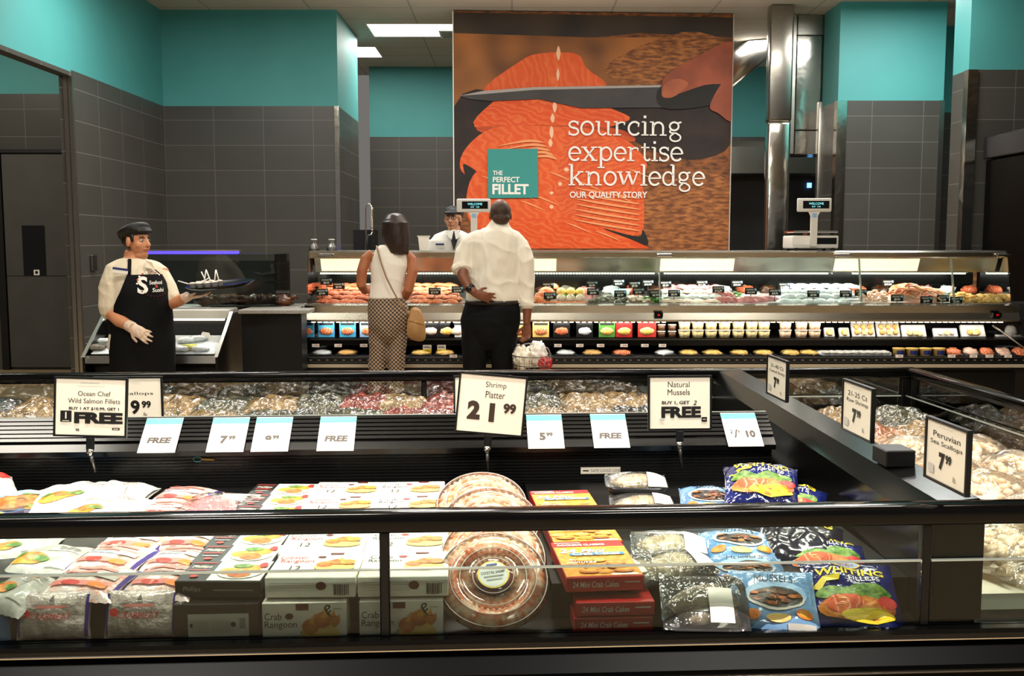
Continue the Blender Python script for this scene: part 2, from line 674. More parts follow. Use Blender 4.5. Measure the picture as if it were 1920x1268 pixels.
# ceiling troffers over the kitchen
def troffer(px0, px1, pyn, pyf, label):
    d0, d1 = ray(770, pyn), ray(770, pyf)
    y0, y1 = d0.y * (CEIL - CAM_H) / d0.z, d1.y * (CEIL - CAM_H) / d1.z
    x0, x1 = at(px0, pyf, y1).x, at(px1, pyf, y1).x
    cx, cy, w, d = (x0 + x1) / 2, (y0 + y1) / 2, x1 - x0, abs(y1 - y0)
    e = empty('ceiling_light', label, 'ceiling light', T(cx, cy, CEIL), 'ceiling lights over the kitchen')
    m = MB()
    t = .02
    m.box(-w / 2 - t, w / 2 + t, -d / 2 - t, -d / 2, -.012, 0, 'white plastic')
    m.box(-w / 2 - t, w / 2 + t, d / 2, d / 2 + t, -.012, 0, 'white plastic')
    m.box(-w / 2 - t, -w / 2, -d / 2, d / 2, -.012, 0, 'white plastic')
    m.box(w / 2, w / 2 + t, -d / 2, d / 2, -.012, 0, 'white plastic')
    m.build('frame', e)
    MB().box(-w / 2, w / 2, -d / 2, d / 2, -.006, 0, 'lamp diffuser').build('diffuser', e)


troffer(703, 872, 44, 67, 'large lit ceiling light panel beside the top of the salmon mural')
troffer(600, 716, 87, 106, 'smaller lit ceiling light panel over the teal back wall, behind the tiled corner')
a = at(830, 75, 13.9)
m = MB()
m.box(.0, .5, 0, .5, -.01, 0, 'white plastic')
for k in range(6):
    m.box(.03, .47, .04 + k * .075, .08 + k * .075, -.016, -.01, 'grey')
tag(m.build('ceiling_vent', None, T(-.98, 13.45, CEIL)), 'square ceiling air vent next to the salmon mural', 'vent')

# ================================================================== SALMON MURAL
MY = 12.3
ML = at(850, 22, MY).x
MROT = Matrix.Translation((ML, MY, 0)) @ Matrix.Rotation(radians(3), 4, 'Z')
MINV = MROT.inverted()


def mp(px, py):                                     # point on the mural's own face
    o = MINV @ Vector((0, 0, CAM_H))
    d = MINV.to_3x3() @ ray(px, py)
    q = o + d * (-o.y / d.y)
    return q.x, q.z


mat('mural wood', '#9a5a2a', .7, color2='#4a2a16', nscale=7, detail=8, stretch=(1.2, 1, 3.5), contrast=(.36, .64))
mat('mural wood light', '#b5713a', .7, color2='#6b3c1c', nscale=8, detail=8, stretch=(1, 1, 4), contrast=(.35, .6))
mat('mural blur', '#ab6a34', .7, color2='#5f3a20', nscale=1.6, detail=1)
mat('mural top', '#2c2522', .7, color2='#4a3a2c', nscale=1.2, detail=1)
mat('mural shade', '#1c1714', .7)
mat('mural dark wood', '#33211a', .7, color2='#1d1512', nscale=4, detail=4)
mat('mural blade', '#34302f', .6, color2='#45403d', nscale=1.5)
mat('mural edge', '#a7a09a', .6)
mat('mural hand', '#a8502e', .6, color2='#7d3a22', nscale=2.5)
mat('mural finger', '#b9633c', .6, color2='#93492a', nscale=3)
mat('mural fat', '#ef9a62', .6)
mat('mural spot', '#f3c09a', .6)
mat('mural teal', '#2f8f88', .6)


def salmon(name, c1, c2, sc, st, rot=0, c3='#e76d34'):
    N = NT(name)
    b = N.n('ShaderNodeBsdfPrincipled', Roughness=.65)
    tc = N.n('ShaderNodeTexCoord')
    mpn = N.n('ShaderNodeMapping')
    mpn.inputs['Scale'].default_value = st
    mpn.inputs['Rotation'].default_value = (0, radians(rot), 0)
    N.l(tc.outputs['Object'], mpn.inputs[0])
    w = N.n('ShaderNodeTexWave', Scale=sc, Distortion=11, Detail=2)
    w.inputs['Detail Scale'].default_value = 1.5
    N.l(mpn.outputs[0], w.inputs[0])
    cr = N.n('ShaderNodeValToRGB')
    e = cr.color_ramp.elements
    e[0].position, e[0].color = 0, lin(c1)
    e[1].position, e[1].color = .88, lin(c2)
    x = e.new(1.0)
    x.color = lin(c3)
    N.l(w.outputs[0], cr.inputs[0])
    nz = N.n('ShaderNodeTexNoise', Scale=2.2, Detail=4)
    N.l(tc.outputs['Object'], nz.inputs[0])
    mx = N.n('ShaderNodeMix', data_type='RGBA', blend_type='MULTIPLY')
    mx.inputs[0].default_value = .45
    c2r = N.n('ShaderNodeValToRGB')
    c2r.color_ramp.elements[0].position, c2r.color_ramp.elements[1].position = .3, .6
    c2r.color_ramp.elements[0].color, c2r.color_ramp.elements[1].color = (.78, .62, .5, 1), (1, 1, 1, 1)
    N.l(nz.outputs[0], c2r.inputs[0])
    N.l(cr.outputs[0], mx.inputs[6])
    N.l(c2r.outputs[0], mx.inputs[7])
    N.l(mx.outputs[2], b.inputs['Base Color'])
    N.l(b.outputs[0], N.out.inputs[0])
    MATS[name] = N.m


salmon('salmon top', '#e0561a', '#e4622a', 2, (2, 1, 1), 30)
salmon('salmon mid', '#df4d12', '#e55e20', 2.2, (1.4, 1, 2.2), 60)
salmon('salmon low', '#e05318', '#e6652a', 2.6, (1, 1, 1.6), 25)
salmon('salmon right', '#d9521c', '#e2652e', 3, (1, 1, 2), -50)
salmon('salmon shadow', '#b84213', '#c64c19', 2, (1, 1, 2), 70, '#c95c2a')

LET = {}                                            # slab-serif letters as pen strokes: x-height 1
def arc(cx, cy, rx, ry, a0, a1, n=14):
    return [(cx + rx * cos(radians(a0 + (a1 - a0) * k / n)), cy + ry * sin(radians(a0 + (a1 - a0) * k / n))) for k in range(n + 1)]


def serif(x, y, w=.3):
    return ([(x - w / 2, y), (x + w / 2, y)], .09)


W_, W2 = .17, .12
LET['s'] = (.72, [(arc(.36, .74, .26, .22, 20, 270) + arc(.36, .27, .28, .24, 90, -160), .13), ([(.62, .72), (.62, .98)], .08), ([(.09, .02), (.09, .3)], .08)])
LET['o'] = (.92, [(arc(.46, .5, .36, .45, 0, 360, 28), .14)])
LET['u'] = (1.1, [([(.05, .95), (.24, .95), (.24, .35)] + arc(.48, .35, .24, .3, 180, 330, 10), W2), ([(.62, .95), (.82, .95), (.82, .05), (1.02, .05)], W2)])
LET['r'] = (.86, [([(.25, .05), (.25, .95)], W_), ([(.05, .95), (.27, .95)], .09), serif(.26, .05, .46), (arc(.55, .62, .3, .3, 180, 60, 10), .11), ([(.68, .82), (.74, .8)], .2)])
LET['c'] = (.84, [(arc(.46, .5, .36, .45, 40, 320, 24), .14), ([(.66, .72), (.74, .7)], .2)])
LET['i'] = (.5, [([(.26, .05), (.26, .95)], W_), ([(.06, .95), (.27, .95)], .09), serif(.26, .05, .44), ([(.17, 1.3), (.33, 1.3)], .18)])
LET['n'] = (1.14, [([(.25, .05), (.25, .95)], W_), ([(.05, .95), (.27, .95)], .09), serif(.26, .05, .42), (arc(.57, .58, .29, .34, 180, 0, 14) + [(.86, .05)], W2 + .02), serif(.87, .05, .42)])
LET['g'] = (.92, [(arc(.4, .66, .27, .28, 0, 360, 24), .13), (arc(.28, .3, .14, .1, 120, 260, 8) + [(.55, .18)] + arc(.48, -.12, .32, .26, 70, -250, 20), .11), ([(.62, .88), (.84, .95)], .12)])
LET['e'] = (.86, [([(.1, .52), (.78, .52)], .09), (arc(.45, .5, .35, .45, 0, 320, 24), .14)])
LET['x'] = (1.0, [([(.18, .93), (.8, .07)], W_), ([(.8, .93), (.18, .07)], .1), serif(.18, .95, .38), serif(.8, .95, .38), serif(.18, .05, .38), serif(.82, .05, .38)])
LET['p'] = (1.02, [([(.25, -.45), (.25, .95)], W_), ([(.05, .95), (.27, .95)], .09), serif(.26, -.45, .46), (arc(.57, .5, .33, .45, 150, -150, 22), .13)])
LET['t'] = (.66, [([(.28, 1.25), (.28, .3)] + arc(.46, .3, .18, .25, 180, 330, 8), .13), ([(.05, .95), (.58, .95)], .09)])
LET['k'] = (1.08, [([(.25, .05), (.25, 1.45)], W_), ([(.05, 1.45), (.27, 1.45)], .09), serif(.26, .05, .42), ([(.27, .4), (.78, .93)], .1), ([(.46, .58), (.86, .07)], W_), serif(.8, .95, .36), serif(.88, .05, .36)])
LET['w'] = (1.42, [([(.14, .95), (.4, .07)], W_), ([(.4, .07), (.7, .9)], .1), ([(.7, .9), (.98, .07)], W_), ([(.98, .07), (1.26, .95)], .1), serif(.14, .95, .34), serif(.68, .95, .3), serif(1.26, .95, .34)])
LET['l'] = (.5, [([(.26, .05), (.26, 1.45)], W_), ([(.06, 1.45), (.27, 1.45)], .09), serif(.26, .05, .44)])
LET['d'] = (1.02, [([(.76, .05), (.76, 1.45)], W_), ([(.56, 1.45), (.77, 1.45)], .09), ([(.76, .05), (.98, .05)], .09), (arc(.45, .5, .33, .45, 30, 330, 22), .13)])


def slab(mb, word, x, z, size, m, y, width=None):
    total = sum(LET[c][0] for c in word)
    kx = width / total if width else size
    for c in word:
        adv, strokes = LET[c]
        for pts, w in strokes:
            P2 = [Vector((x + a * kx, z + b * size)) for a, b in pts]
            vs = []
            for i, p in enumerate(P2):
                d = (P2[min(i + 1, len(P2) - 1)] - P2[max(i - 1, 0)])
                d = d.normalized() if d.length > 1e-6 else Vector((1, 0))
                if 0 < i < len(P2) - 1:
                    d1, d2 = (p - P2[i - 1]).normalized(), (P2[i + 1] - p).normalized()
                    s = 1 / max(.6, d1.dot(d))
                else:
                    s = 1
                nn = Vector((-d.y, d.x)) * (w * size / 2 * s)
                vs += [(p.x + nn.x, y, p.y + nn.y), (p.x - nn.x, y, p.y - nn.y)]
            mb.add(vs, [(2 * i, 2 * i + 1, 2 * i + 3, 2 * i + 2) for i in range(len(P2) - 1)], m)
        x += adv * kx


def smooth(pts, n=4, closed=True):
    """rounded outline through the points"""
    k, out = len(pts), []
    for i in range(k):
        p0, p1, p2, p3 = (Vector(pts[(i + j - 1) % k]) for j in range(4))
        for s in range(n):
            t = s / n
            q = .5 * (2 * p1 + (p2 - p0) * t + (2 * p0 - 5 * p1 + 4 * p2 - p3) * t * t + (3 * p1 - p0 - 3 * p2 + p3) * t ** 3)
            out.append((q.x, q.y))
    return out


m = MB()
x1, zt = mp(1375, 32)[0], CEIL - .01
m.box(0, x1, 0, .10, .1, zt, 'mural wood')
m.box(-.012, 0, -.003, .10, .1, zt, 'white')
m.box(x1, x1 + .012, -.003, .10, .1, zt, 'greylight')
lay = [0]


def shape(pix, material, rnd=True):
    lay[0] += 1
    q = [mp(*p) for p in pix]
    q = smooth(q) if rnd else q
    q = [(min(max(a_, .002), x1 - .002), min(max(b_, .12), zt - .004)) for a_, b_ in q]
    m.poly([(a, -.0004 * lay[0], b) for a, b in q], material)


def clip(pix):
    return pix


shape([(851, 23), (1374, 33), (1374, 70), (1200, 62), (1100, 72), (851, 62)], 'mural top', False)
shape([(851, 62), (1100, 70), (1374, 70), (1374, 160), (1000, 190), (851, 200)], 'mural blur', False)
shape([(1100, 185), (1374, 180), (1374, 270), (1290, 300), (1180, 260)], 'mural dark wood')
shape([(1130, 130), (1280, 60), (1374, 90), (1374, 150), (1250, 175)], 'mural wood light', True)
shape([(851, 200), (930, 180), (900, 300), (870, 400), (851, 440)], 'mural dark wood')
shape([(1230, 330), (1374, 340), (1374, 466), (1200, 466), (1180, 400)], 'mural wood light')
# the fillet, back piece first
shape([(905, 175), (975, 115), (1015, 100), (1080, 101), (1100, 128), (1135, 165), (1020, 190)], 'salmon top')
shape([(890, 238), (920, 195), (960, 176), (1080, 178), (1150, 205), (1180, 225), (1100, 246), (1000, 246)], 'salmon mid')
shape([(892, 240), (1000, 235), (1150, 240), (1190, 265), (1100, 262), (960, 262)], 'salmon shadow')
shape([(862, 306), (880, 270), (925, 240), (1000, 236), (1130, 245), (1200, 285), (1190, 330), (960, 330), (880, 330)], 'salmon low')
shape([(868, 310), (880, 312), (900, 330), (880, 345)], 'mural shade')
shape([(875, 366), (895, 320), (950, 300), (1100, 300), (1190, 330), (1205, 400), (1195, 440), (1100, 430), (950, 440), (885, 420)], 'salmon low')
shape([(900, 466), (890, 430), (960, 410), (1060, 408), (1130, 420), (1180, 445), (1218, 466)], 'salmon mid', False)
shape([(1060, 270), (1140, 262), (1195, 300), (1208, 400), (1196, 442), (1140, 425), (1050, 395)], 'salmon right')
shape([(1130, 428), (1196, 444), (1205, 430), (1215, 460), (1180, 448)], 'mural shade')
for (px, py, w, h) in [(1047, 100, 4, 14), (1046, 140, 3, 12), (1042, 172, 5, 10), (1040, 200, 4, 12), (1036, 222, 4, 9), (1034, 248, 4, 12), (1032, 268, 4, 8), (1062, 318, 5, 4), (1050, 345, 4, 4), (1034, 388, 4, 4), (1034, 362, 4, 3)]:
    shape([(px - w, py), (px, py - h), (px + w, py), (px, py + h)], 'mural spot')
for k in range(11):
    px, py = 905 + 26 * k + R.uniform(-10, 10), 330 + R.uniform(-20, 110)
    shape([(px, py), (px + 22, py + 6), (px + 50, py + 20), (px + 24, py + 10)], 'mural fat')
for k in range(7):
    py = 362 + k * 10
    shape([(1075, py - 10), (1120, py - 4), (1190, py + 8), (1192, py + 11), (1120, py)], 'mural fat')
for k in range(5):
    shape([(930 + k * 12, 275 + k * 6), (990 + k * 9, 262 + k * 7), (1020 + k * 6, 268 + k * 8), (985 + k * 9, 267 + k * 7)], 'mural fat')
# knife and hand
shape([(862, 181), (905, 172), (1000, 165), (1240, 161), (1246, 168), (1240, 202), (1090, 203), (1010, 186), (920, 190), (880, 186)], 'mural blade', False)
shape([(862, 180), (905, 171), (1000, 164), (1240, 160), (1240, 164), (1000, 169), (905, 177)], 'mural edge', False)
shape([(1240, 160), (1330, 130), (1374, 125), (1374, 175), (1320, 200), (1240, 202)], 'mural shade')
shape([(1240, 165), (1250, 140), (1300, 110), (1374, 78), (1374, 150), (1320, 160), (1250, 182)], 'mural hand')
shape([(1330, 200), (1350, 160), (1374, 140), (1374, 225), (1345, 212)], 'mural hand')
shape([(1240, 178), (1246, 158), (1270, 148), (1290, 158), (1266, 180), (1248, 184)], 'mural finger')
# teal square and the words
lay[0] += 1
shape([(914, 280), (1008, 279), (1009, 371), (915, 372)], 'mural teal', False)
yT = -.0004 * (lay[0] + 3)


def mtext(s, px0, px1, pyc, h, bold=0, sh=0):
    a, b = mp(px0, pyc), mp(px1, pyc)
    hh = h / FPX * MY
    m.art([('t', s, (a[0] + b[0]) / 2, (a[1] + b[1]) / 2, hh, 'white', bold, sh, b[0] - a[0])], lambda x, z, e: (x, yT - e, z))


mtext('THE', 924, 942, 324.5, 8, .02)
mtext('PERFECT', 924, 974, 337, 10, .02)
mtext('FILLET', 923, 991, 355, 19, .035)
mtext('OUR QUALITY STORY', 1068, 1213, 366.5, 14, .02)
for wd, xa, xb, yb in [('sourcing', 1064, 1279, 251), ('expertise', 1064, 1280, 299), ('knowledge', 1064, 1321, 345)]:
    a, b = mp(xa, yb), mp(xb, yb)
    xh = 26.5 / FPX * MY
    slab(m, wd, a[0], a[1] - .02, xh, 'white', yT, b[0] - a[0])
mo = tag(m.build('salmon_mural', None, MROT), 'large salmon fillet photo mural with white words, on the partition behind the fish counter', 'mural')

# ================================================================== KITCHEN BEHIND
def boxpx(mb, px0, px1, py0, py1, Y, dep, m, bev=0):
    a, b = at(px0, py1, Y), at(px1, py0, Y)
    return mb.box(a.x, b.x, Y, Y + dep, a.z, b.z, m, bev, 2)


e = empty('steel_column', 'tall polished steel column beside the mural, wavy lower half', 'column', T(3.21, 12.1, 0))
m = MB()
m.box(-.14, .14, -.1, .1, 2.9, CEIL - .002, 'brushed steel', .03, 3)
m.build('upper_cladding', e)
m = MB()
m.box(-.135, .135, -.095, .095, 0, 2.9, 'wavy steel', .03, 3)
m.build('lower_cladding', e)
m = MB()
e = empty('exhaust_duct', 'square stainless steel exhaust duct dropping from the ceiling beside the teal wall', 'duct', T(0, 0, 0))
a, b = at(1489, 290, 12.55), at(1558, 0, 12.55)
for k, (q0, q1, mm) in enumerate([(CEIL, 4.02, 'steel'), (4.015, 2.86, 'wavy steel'), (2.855, 2.56, 'wavy steel')]):
    MB().box(a.x, b.x, 12.55, 13.0, q1, q0 - .001, mm, .008, 1).build('duct_section', e)
MB().box(a.x - .07, a.x - .02, 12.5, 12.9, 2.56, CEIL - .001, 'steel', .005).build('side_trim', e)
m = MB()
boxpx(m, 1528, 1548, 190, 465, 12.5, .08, 'steel', .01)
tag(m.build('steel_post'), 'narrow steel post under the exhaust duct beside the tiled pillar', 'post')
e = empty('range_hood', 'long stainless steel range hood in the kitchen, seen beside the mural edge', 'range hood')
m = MB()
q = at(1300, 262, 14.6), at(1560, 325, 14.6)
m.prism([(14.6, q[1].z), (14.6, q[0].z - .1), (14.75, q[0].z), (15.8, q[0].z), (15.8, q[1].z + .3)], q[0].x, q[1].x, 'steel', 0)
m.build('hood_body', e)
m = MB()
c0, c1 = at(1350, 150, 14.2), at(1460, 60, 14.2)
m.tube([c0, c1], .2, 'steel', 20)
tag(m.build('ventilation_duct'), 'slanting round steel ventilation duct just under the ceiling beside the mural', 'duct')
m = MB()
q0, q1 = at(1300, 470, 14.9), at(1560, 330, 14.9)
m.box(q0.x, q1.x, 14.9, 15.9, 0, q1.z, 'dark wall')
m.box(q0.x, q1.x, 14.87, 14.9, .88, .92, 'steel')
tag(m.build('dark_oven_unit'), 'dark oven unit under the range hood behind the steel column', 'oven')
m = MB()
boxpx(m, 1514, 1522, 343, 352, 14.86, .03, 'blue glow')
tag(m.build('indicator_lamp'), 'tiny blue lit indicator on the dark kitchen unit', 'indicator light')

# pre-rinse tap on the sink
e = empty('rinse_tap', 'tall spring pre-rinse tap standing behind the counter beside the tiled corner', 'tap', T(at(685, 470, 11.4).x, 11.4, 0))
TX = at(685, 470, 11.4).x
m = MB()
p = lambda px, py: at(px, py, 11.4) - Vector((TX, 11.4, 0))
m.tube([(p(686, 600).x, 0, .9), p(686, 430), p(686, 392), p(688, 385), p(692, 382), p(696, 386), p(698, 395), p(698, 430)], .008, 'chrome', 8)
m.build('riser_pipe', e)
MB().box(TX - .3, TX + 1.6, 11.2, 11.58, 0, .9, 'steel', .01).build('prep_counter')['kind'] = 'thing'
tag(bpy.data.objects['prep_counter'], 'low steel prep counter under the spring tap, mostly hidden', 'counter')
m = MB()
pts = []
base = [p(698, 395), p(699, 410), p(698, 432), p(693, 434)]
for k in range(70):
    t = k / 69
    c = Vector((p(685, 0).x + (13 if t > .3 else 13 * t / .3) * .00616, 0, 0))
    ang = t * 2 * pi * 14
    y_ = 392 + t * 40 if t < 2 else 0
    cc = p(697.5, 390 + t * 42)
    pts.append(cc + Vector((.015 * cos(ang), .015 * sin(ang), 0)))
m.tube(pts, .004, 'chrome', 5)
m.build('spring', e)
m = MB()
m.tube([p(698, 434), p(696, 440), p(689, 441)], .009, 'chrome', 8)
m.tube([p(689, 441), p(687, 470)], .012, 'black matte', 8)
m.build('spray_head', e)
m = MB()
a = at(662, 431, 11.6)
m.box(a.x, a.x + .25, 11.6, 11.9, 0, a.z, 'black satin')
tag(m.build('sink_cabinet'), 'dark cabinet behind the spring tap next to the tiled corner', 'cabinet')

# tall black chiller along the right side
e = empty('tall_chiller', 'tall black multideck chiller at the far end, grey fascia along its top', 'chiller', T(4.6, 0, 0))
m = MB()
m.box(0, 1.0, 4.5, 9.7, 0, 2.25, 'base black', .01)
m.build('cabinet', e)
m = MB()
m.box(-.03, 1.0, 4.5, 9.7, 2.26, 2.47, 'dark plate', .008)
m.build('fascia', e)


# ================================================================== FISH COUNTER (long display case)
XL, XR = -1.68, 4.10
e = empty('seafood_display_case', 'long stainless steel and glass seafood counter along the back aisle', 'display case', T(0, 0, 0))
CASE = e
m = MB()
m.box(XL + .02, XR, 7.97, 8.8, 0, .40, 'black satin')
m.prism([(7.90, .43), (7.97, .40), (8.8, .40), (8.8, .46), (7.90, .455)], XL, XR + .35, 'black satin')
m.build('base', e)
m = MB()
m.prism([(7.885, .452), (7.90, .448), (7.90, .478), (7.885, .478)], XL, XR + .35, 'trim tan')
m.build('bottom_trim', e)
m = MB()
m.prism([(7.90, .478), (7.905, .535), (8.66, .55), (8.66, .478)], XL, XR + .3, 'black matte')
m.build('lower_deck', e)
m = MB()
m.box(XL + .01, XR + .3, 7.893, 7.90, .485, .533, 'black satin')
m.box(XL + .01, XR + .3, 7.888, 7.893, .492, .496, 'dull metal')
m.box(XL + .01, XR + .3, 7.888, 7.893, .528, .532, 'dull metal')
for k in range(90):
    x = XL + .05 + k * .066
    m.box(x, x + .02, 7.889, 7.894, .508, .514, 'grey')
m.build('lower_price_rail', e)
m = MB()
m.box(XL + .05, XR + .15, 8.66, 8.8, .46, .95, 'black matte')
m.build('lower_back_wall', e)
m = MB()
m.prism([(8.04, .672), (8.66, .70), (8.66, .665), (8.04, .655)], XL + .02, XR + .1, 'black satin')
m.build('shelf', e)
m = MB()
m.box(XL + .02, XR + .1, 8.02, 8.04, .615, .672, 'black gloss')
m.box(XL + .02, XR + .1, 8.016, 8.02, .662, .667, 'dull metal')
m.build('shelf_price_rail', e)
m = MB()
m.prism([(8.02, .955), (8.10, .962), (8.14, .945), (8.14, .83), (7.98, .815), (7.975, .83), (8.0, .885), (7.985, .945)], XL, XR + .02, 'brushed steel')
m.build('steel_ledge', e)
for k, (x0, x1) in enumerate([(XL + .05, 1.3), (1.36, XR - .04)]):
    m = MB()
    n_ = int((x1 - x0) / .05)
    for q_ in range(n_):
        m.box(x0 + q_ * .05, x0 + q_ * .05 + .03, 7.99, 8.02, .805, .815, 'led soft')
    m.box(x0, x1, 7.995, 8.03, .814, .818, 'white plastic')
    m.build('ledge_light_strip', e)
for x in (at(1235, 592, 7.97).x, at(1870, 592, 7.97).x):
    m = MB()
    m.box(x - .035, x + .035, 7.966, 7.985, .852, .888, 'black gloss')
    m.art([('t', '34', x, .870, .016, 'red glow', .02)], front(7.966))
    m.build('temperature_display', e)
m = MB()
m.prism([(8.11, .945), (8.72, 1.03), (8.72, .93), (8.14, .93)], XL + .04, XR - .03, 'steel')
m.build('fish_deck', e)
m = MB()
m.box(XL + .04, XR - .03, 8.72, 8.78, .93, 1.375, 'black gloss')
m.build('mirror_back', e)
m = MB()
m.prism([(8.215, 1.325), (8.205, 1.372), (8.24, 1.386), (8.8, 1.386), (8.8, 1.36), (8.3, 1.36), (8.3, 1.325)], XL, XR, 'brushed steel')
m.build('canopy_top', e)
m = MB()
m.prism([(8.30, 1.33), (8.36, 1.205), (8.42, 1.205), (8.42, 1.33)], XL + .02, XR - .02, 'steel')
cf_ = m.build('canopy_face', e)
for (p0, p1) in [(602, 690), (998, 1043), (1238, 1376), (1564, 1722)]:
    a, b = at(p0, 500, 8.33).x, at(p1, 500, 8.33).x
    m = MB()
    m.prism([(8.302, 1.318), (8.352, 1.215), (8.36, 1.215), (8.31, 1.318)], a, b, 'canopy cream glow')  # emission put into cream panels makes the hood's bright rectangles
    m.build('canopy_glow_panel', cf_)
for (p0, p1) in [(600, 1232), (1246, 1560), (1600, 1815), (1852, 1884)]:
    a, b = at(p0, 512, 8.34).x, at(p1, 512, 8.34).x
    m = MB()
    n = max(1, int((b - a) / .024))
    m.box(a, b, 8.35, 8.375, 1.197, 1.205, 'white plastic')
    for k in range(n):
        m.box(a + k * .024, a + k * .024 + .015, 8.346, 8.375, 1.189, 1.198, 'led')
    o = m.build('canopy_light_strip', e)
for k in range(4):
    x0 = XL + .03 + k * (XR - XL - .06) / 4
    x1 = XL + .03 + (k + 1) * (XR - XL - .06) / 4
    m = MB()
    m.prism([(8.198, 1.33), (8.204, 1.33), (8.096, .962), (8.09, .962)], x0 + .004, x1 - .004, 'clear glass')
    m.build('front_glass', e)
for px in (600, 1236, 1570, 1872):
    a = at(px, 476, 8.2)
    m = MB()
    m.box(a.x - .02, a.x + .11, 8.17, 8.20, 1.335, 1.36, 'chrome', .006)
    m.build('glass_hinge', e)
for px in (1236, 1612, 1785):
    a = at(px, 540, 8.16)
    m = MB()
    m.prism([(8.195, 1.32), (8.215, 1.32), (8.12, .965), (8.10, .965)], a.x - .006, a.x + .006, 'glass edge')
    m.build('glass_seam', e)
m = MB()
m.prism([(8.10, .96), (8.19, 1.33), (8.25, 1.385), (8.8, 1.385), (8.8, .9), (8.10, .9)], XL - .012, XL, 'clear glass')
m.build('side_glass', e)
m = MB()
m.prism([(8.10, .96), (8.19, 1.33), (8.25, 1.385), (8.8, 1.385), (8.8, .9), (8.10, .9)], XR, XR + .012, 'tinted glass')
m.build('side_glass', e)
for x0, x1 in ((XL - .025, XL - .001), ):
    m = MB()
    m.prism([(8.1, .95), (7.97, .83), (7.88, .55), (7.88, .45), (7.98, .40), (8.8, .40), (8.8, .95)], x0, x1, 'black gloss')
    m.prism([(8.11, .955), (7.975, .835), (7.87, .55), (7.87, .45), (7.885, .45), (7.885, .55), (7.985, .83), (8.12, .95)], x0 - .004, x1 + .004, 'steel')
    m.build('end_panel', e)
m = MB()
m.prism([(8.12, .95), (7.97, .83), (7.90, .70), (7.95, .70), (8.0, .80), (8.5, .80), (8.5, .95)], XR + .022, XR + .3, 'black satin')
m.build('end_shroud', e)

# ---- fish and shellfish on the deck
salmon('salmon raw', '#e06c38', '#e8824e', 16, (1, .6, 1), 0, '#f6cdb0')
salmon('salmon deep', '#d2552c', '#de6c3e', 16, (1, .6, 1), 0, '#f0b090')
mat('fish cream', '#eadfce', .35, color2='#e3bfae', nscale=18)
mat('fish pink', '#d99a98', .35, color2='#c76a70', nscale=16)
mat('fish white', '#e9ebe8', .3, color2='#c3ccd2', nscale=14)
mat('tuna', '#b85a5e', .35, color2='#cf8f8c', nscale=16)
mat('crab leg', '#d2562a', .35, color2='#f2cf9f', nscale=12)
mat('shrimp raw', '#e9a98a', .35, color2='#f4ddc8', nscale=30)
mat('crumbed', '#c98d3f', .8, color2='#e6c07a', nscale=90)
mat('clam shell', '#8d8675', .5, color2='#5d574b', nscale=40)
mat('ice', '#e7eef0', .25, bump=.6, bscale=60)
mat('blue tray', '#bfe0e0', .3)
mat('parsley', '#2f6a24', .7, color2='#6fa043', nscale=50)
mat('yellow food', '#e2a83a', .4, color2='#f3d88a', nscale=40)
mat('dark leaf', '#23351b', .6)
mat('lobster dark', '#3a2114', .3, color2='#6a3a1c', nscale=12)


ib = MB()
ia, ic = at(1242, 560, 8.2).x, at(1700, 560, 8.2).x
ib.prism([(8.125, .9465), (8.70, 1.0265), (8.70, 1.030), (8.125, .951)], ia, ic, 'ice')
ib.build('ice_layer', CASE)


def deck_z(Y):
    return .945 + (Y - 8.11) * .1393


def fillet(px, Y, w, d, h, matl, name, label, group, lift=0, rz=0, seed=0):
    """a slab of fish: thick at one side, tapering to the other"""
    x = at(px, 545, Y).x
    m = MB()
    ns, nr = 9, 12

    def f(u, v):
        t = u * 2 - 1
        wd = d / 2 * (1 - abs(t) ** 3) ** .5 * (1 - .25 * t) + .004
        hh = h * (1 - t * t * .8) * (1 - .25 * t)
        a = 2 * pi * v
        return (t * w / 2, wd * cos(a) + .008 * sin(6 * t + seed), max(-.002, hh * sin(a)) + .004 * noise.noise(Vector((t * 4, v * 5, seed))))
    m.grid(f, ns, nr, matl)
    o = m.build(name, None, T(x, Y, deck_z(Y) + .004 + lift) @ RZ(rz) @ RX(8))
    return tag(o, label, 'fish', group)


def places(k):
    return ['at the near edge', 'in the second row', 'at the rear', 'on top'][k]


n = 0
# salmon fillets, from the left end to the man's shirt
for (p0, p1, mt, nm, lab, grp) in [
        (596, 690, 'salmon deep', 'salmon_fillet', 'orange salmon fillet laid at the far end of the counter by the bottles', 'salmon fillets at the end of the counter'),
        (772, 862, 'salmon raw', 'salmon_fillet', 'pale orange salmon fillet laid on the counter between the two customers', 'salmon fillets between the two customers')]:
    for row in range(5):
        for k in range(4):
            px = p0 + (k + .5 + .3 * (row % 2)) * (p1 - p0) / 4.3
            fillet(px, 8.17 + row * .10, .17, .12, .030, mt, nm, lab, grp, row * .016, R.uniform(20, 160), n)
            n += 1
for k in range(4):
    fillet(1010 + k * 8, 8.2 + .1 * k, .12, .11, .05, 'salmon raw', 'salmon_fillet', 'orange salmon steak piled beside the man on the counter', 'salmon steaks by the man', .02 * k, 80, n)
    n += 1
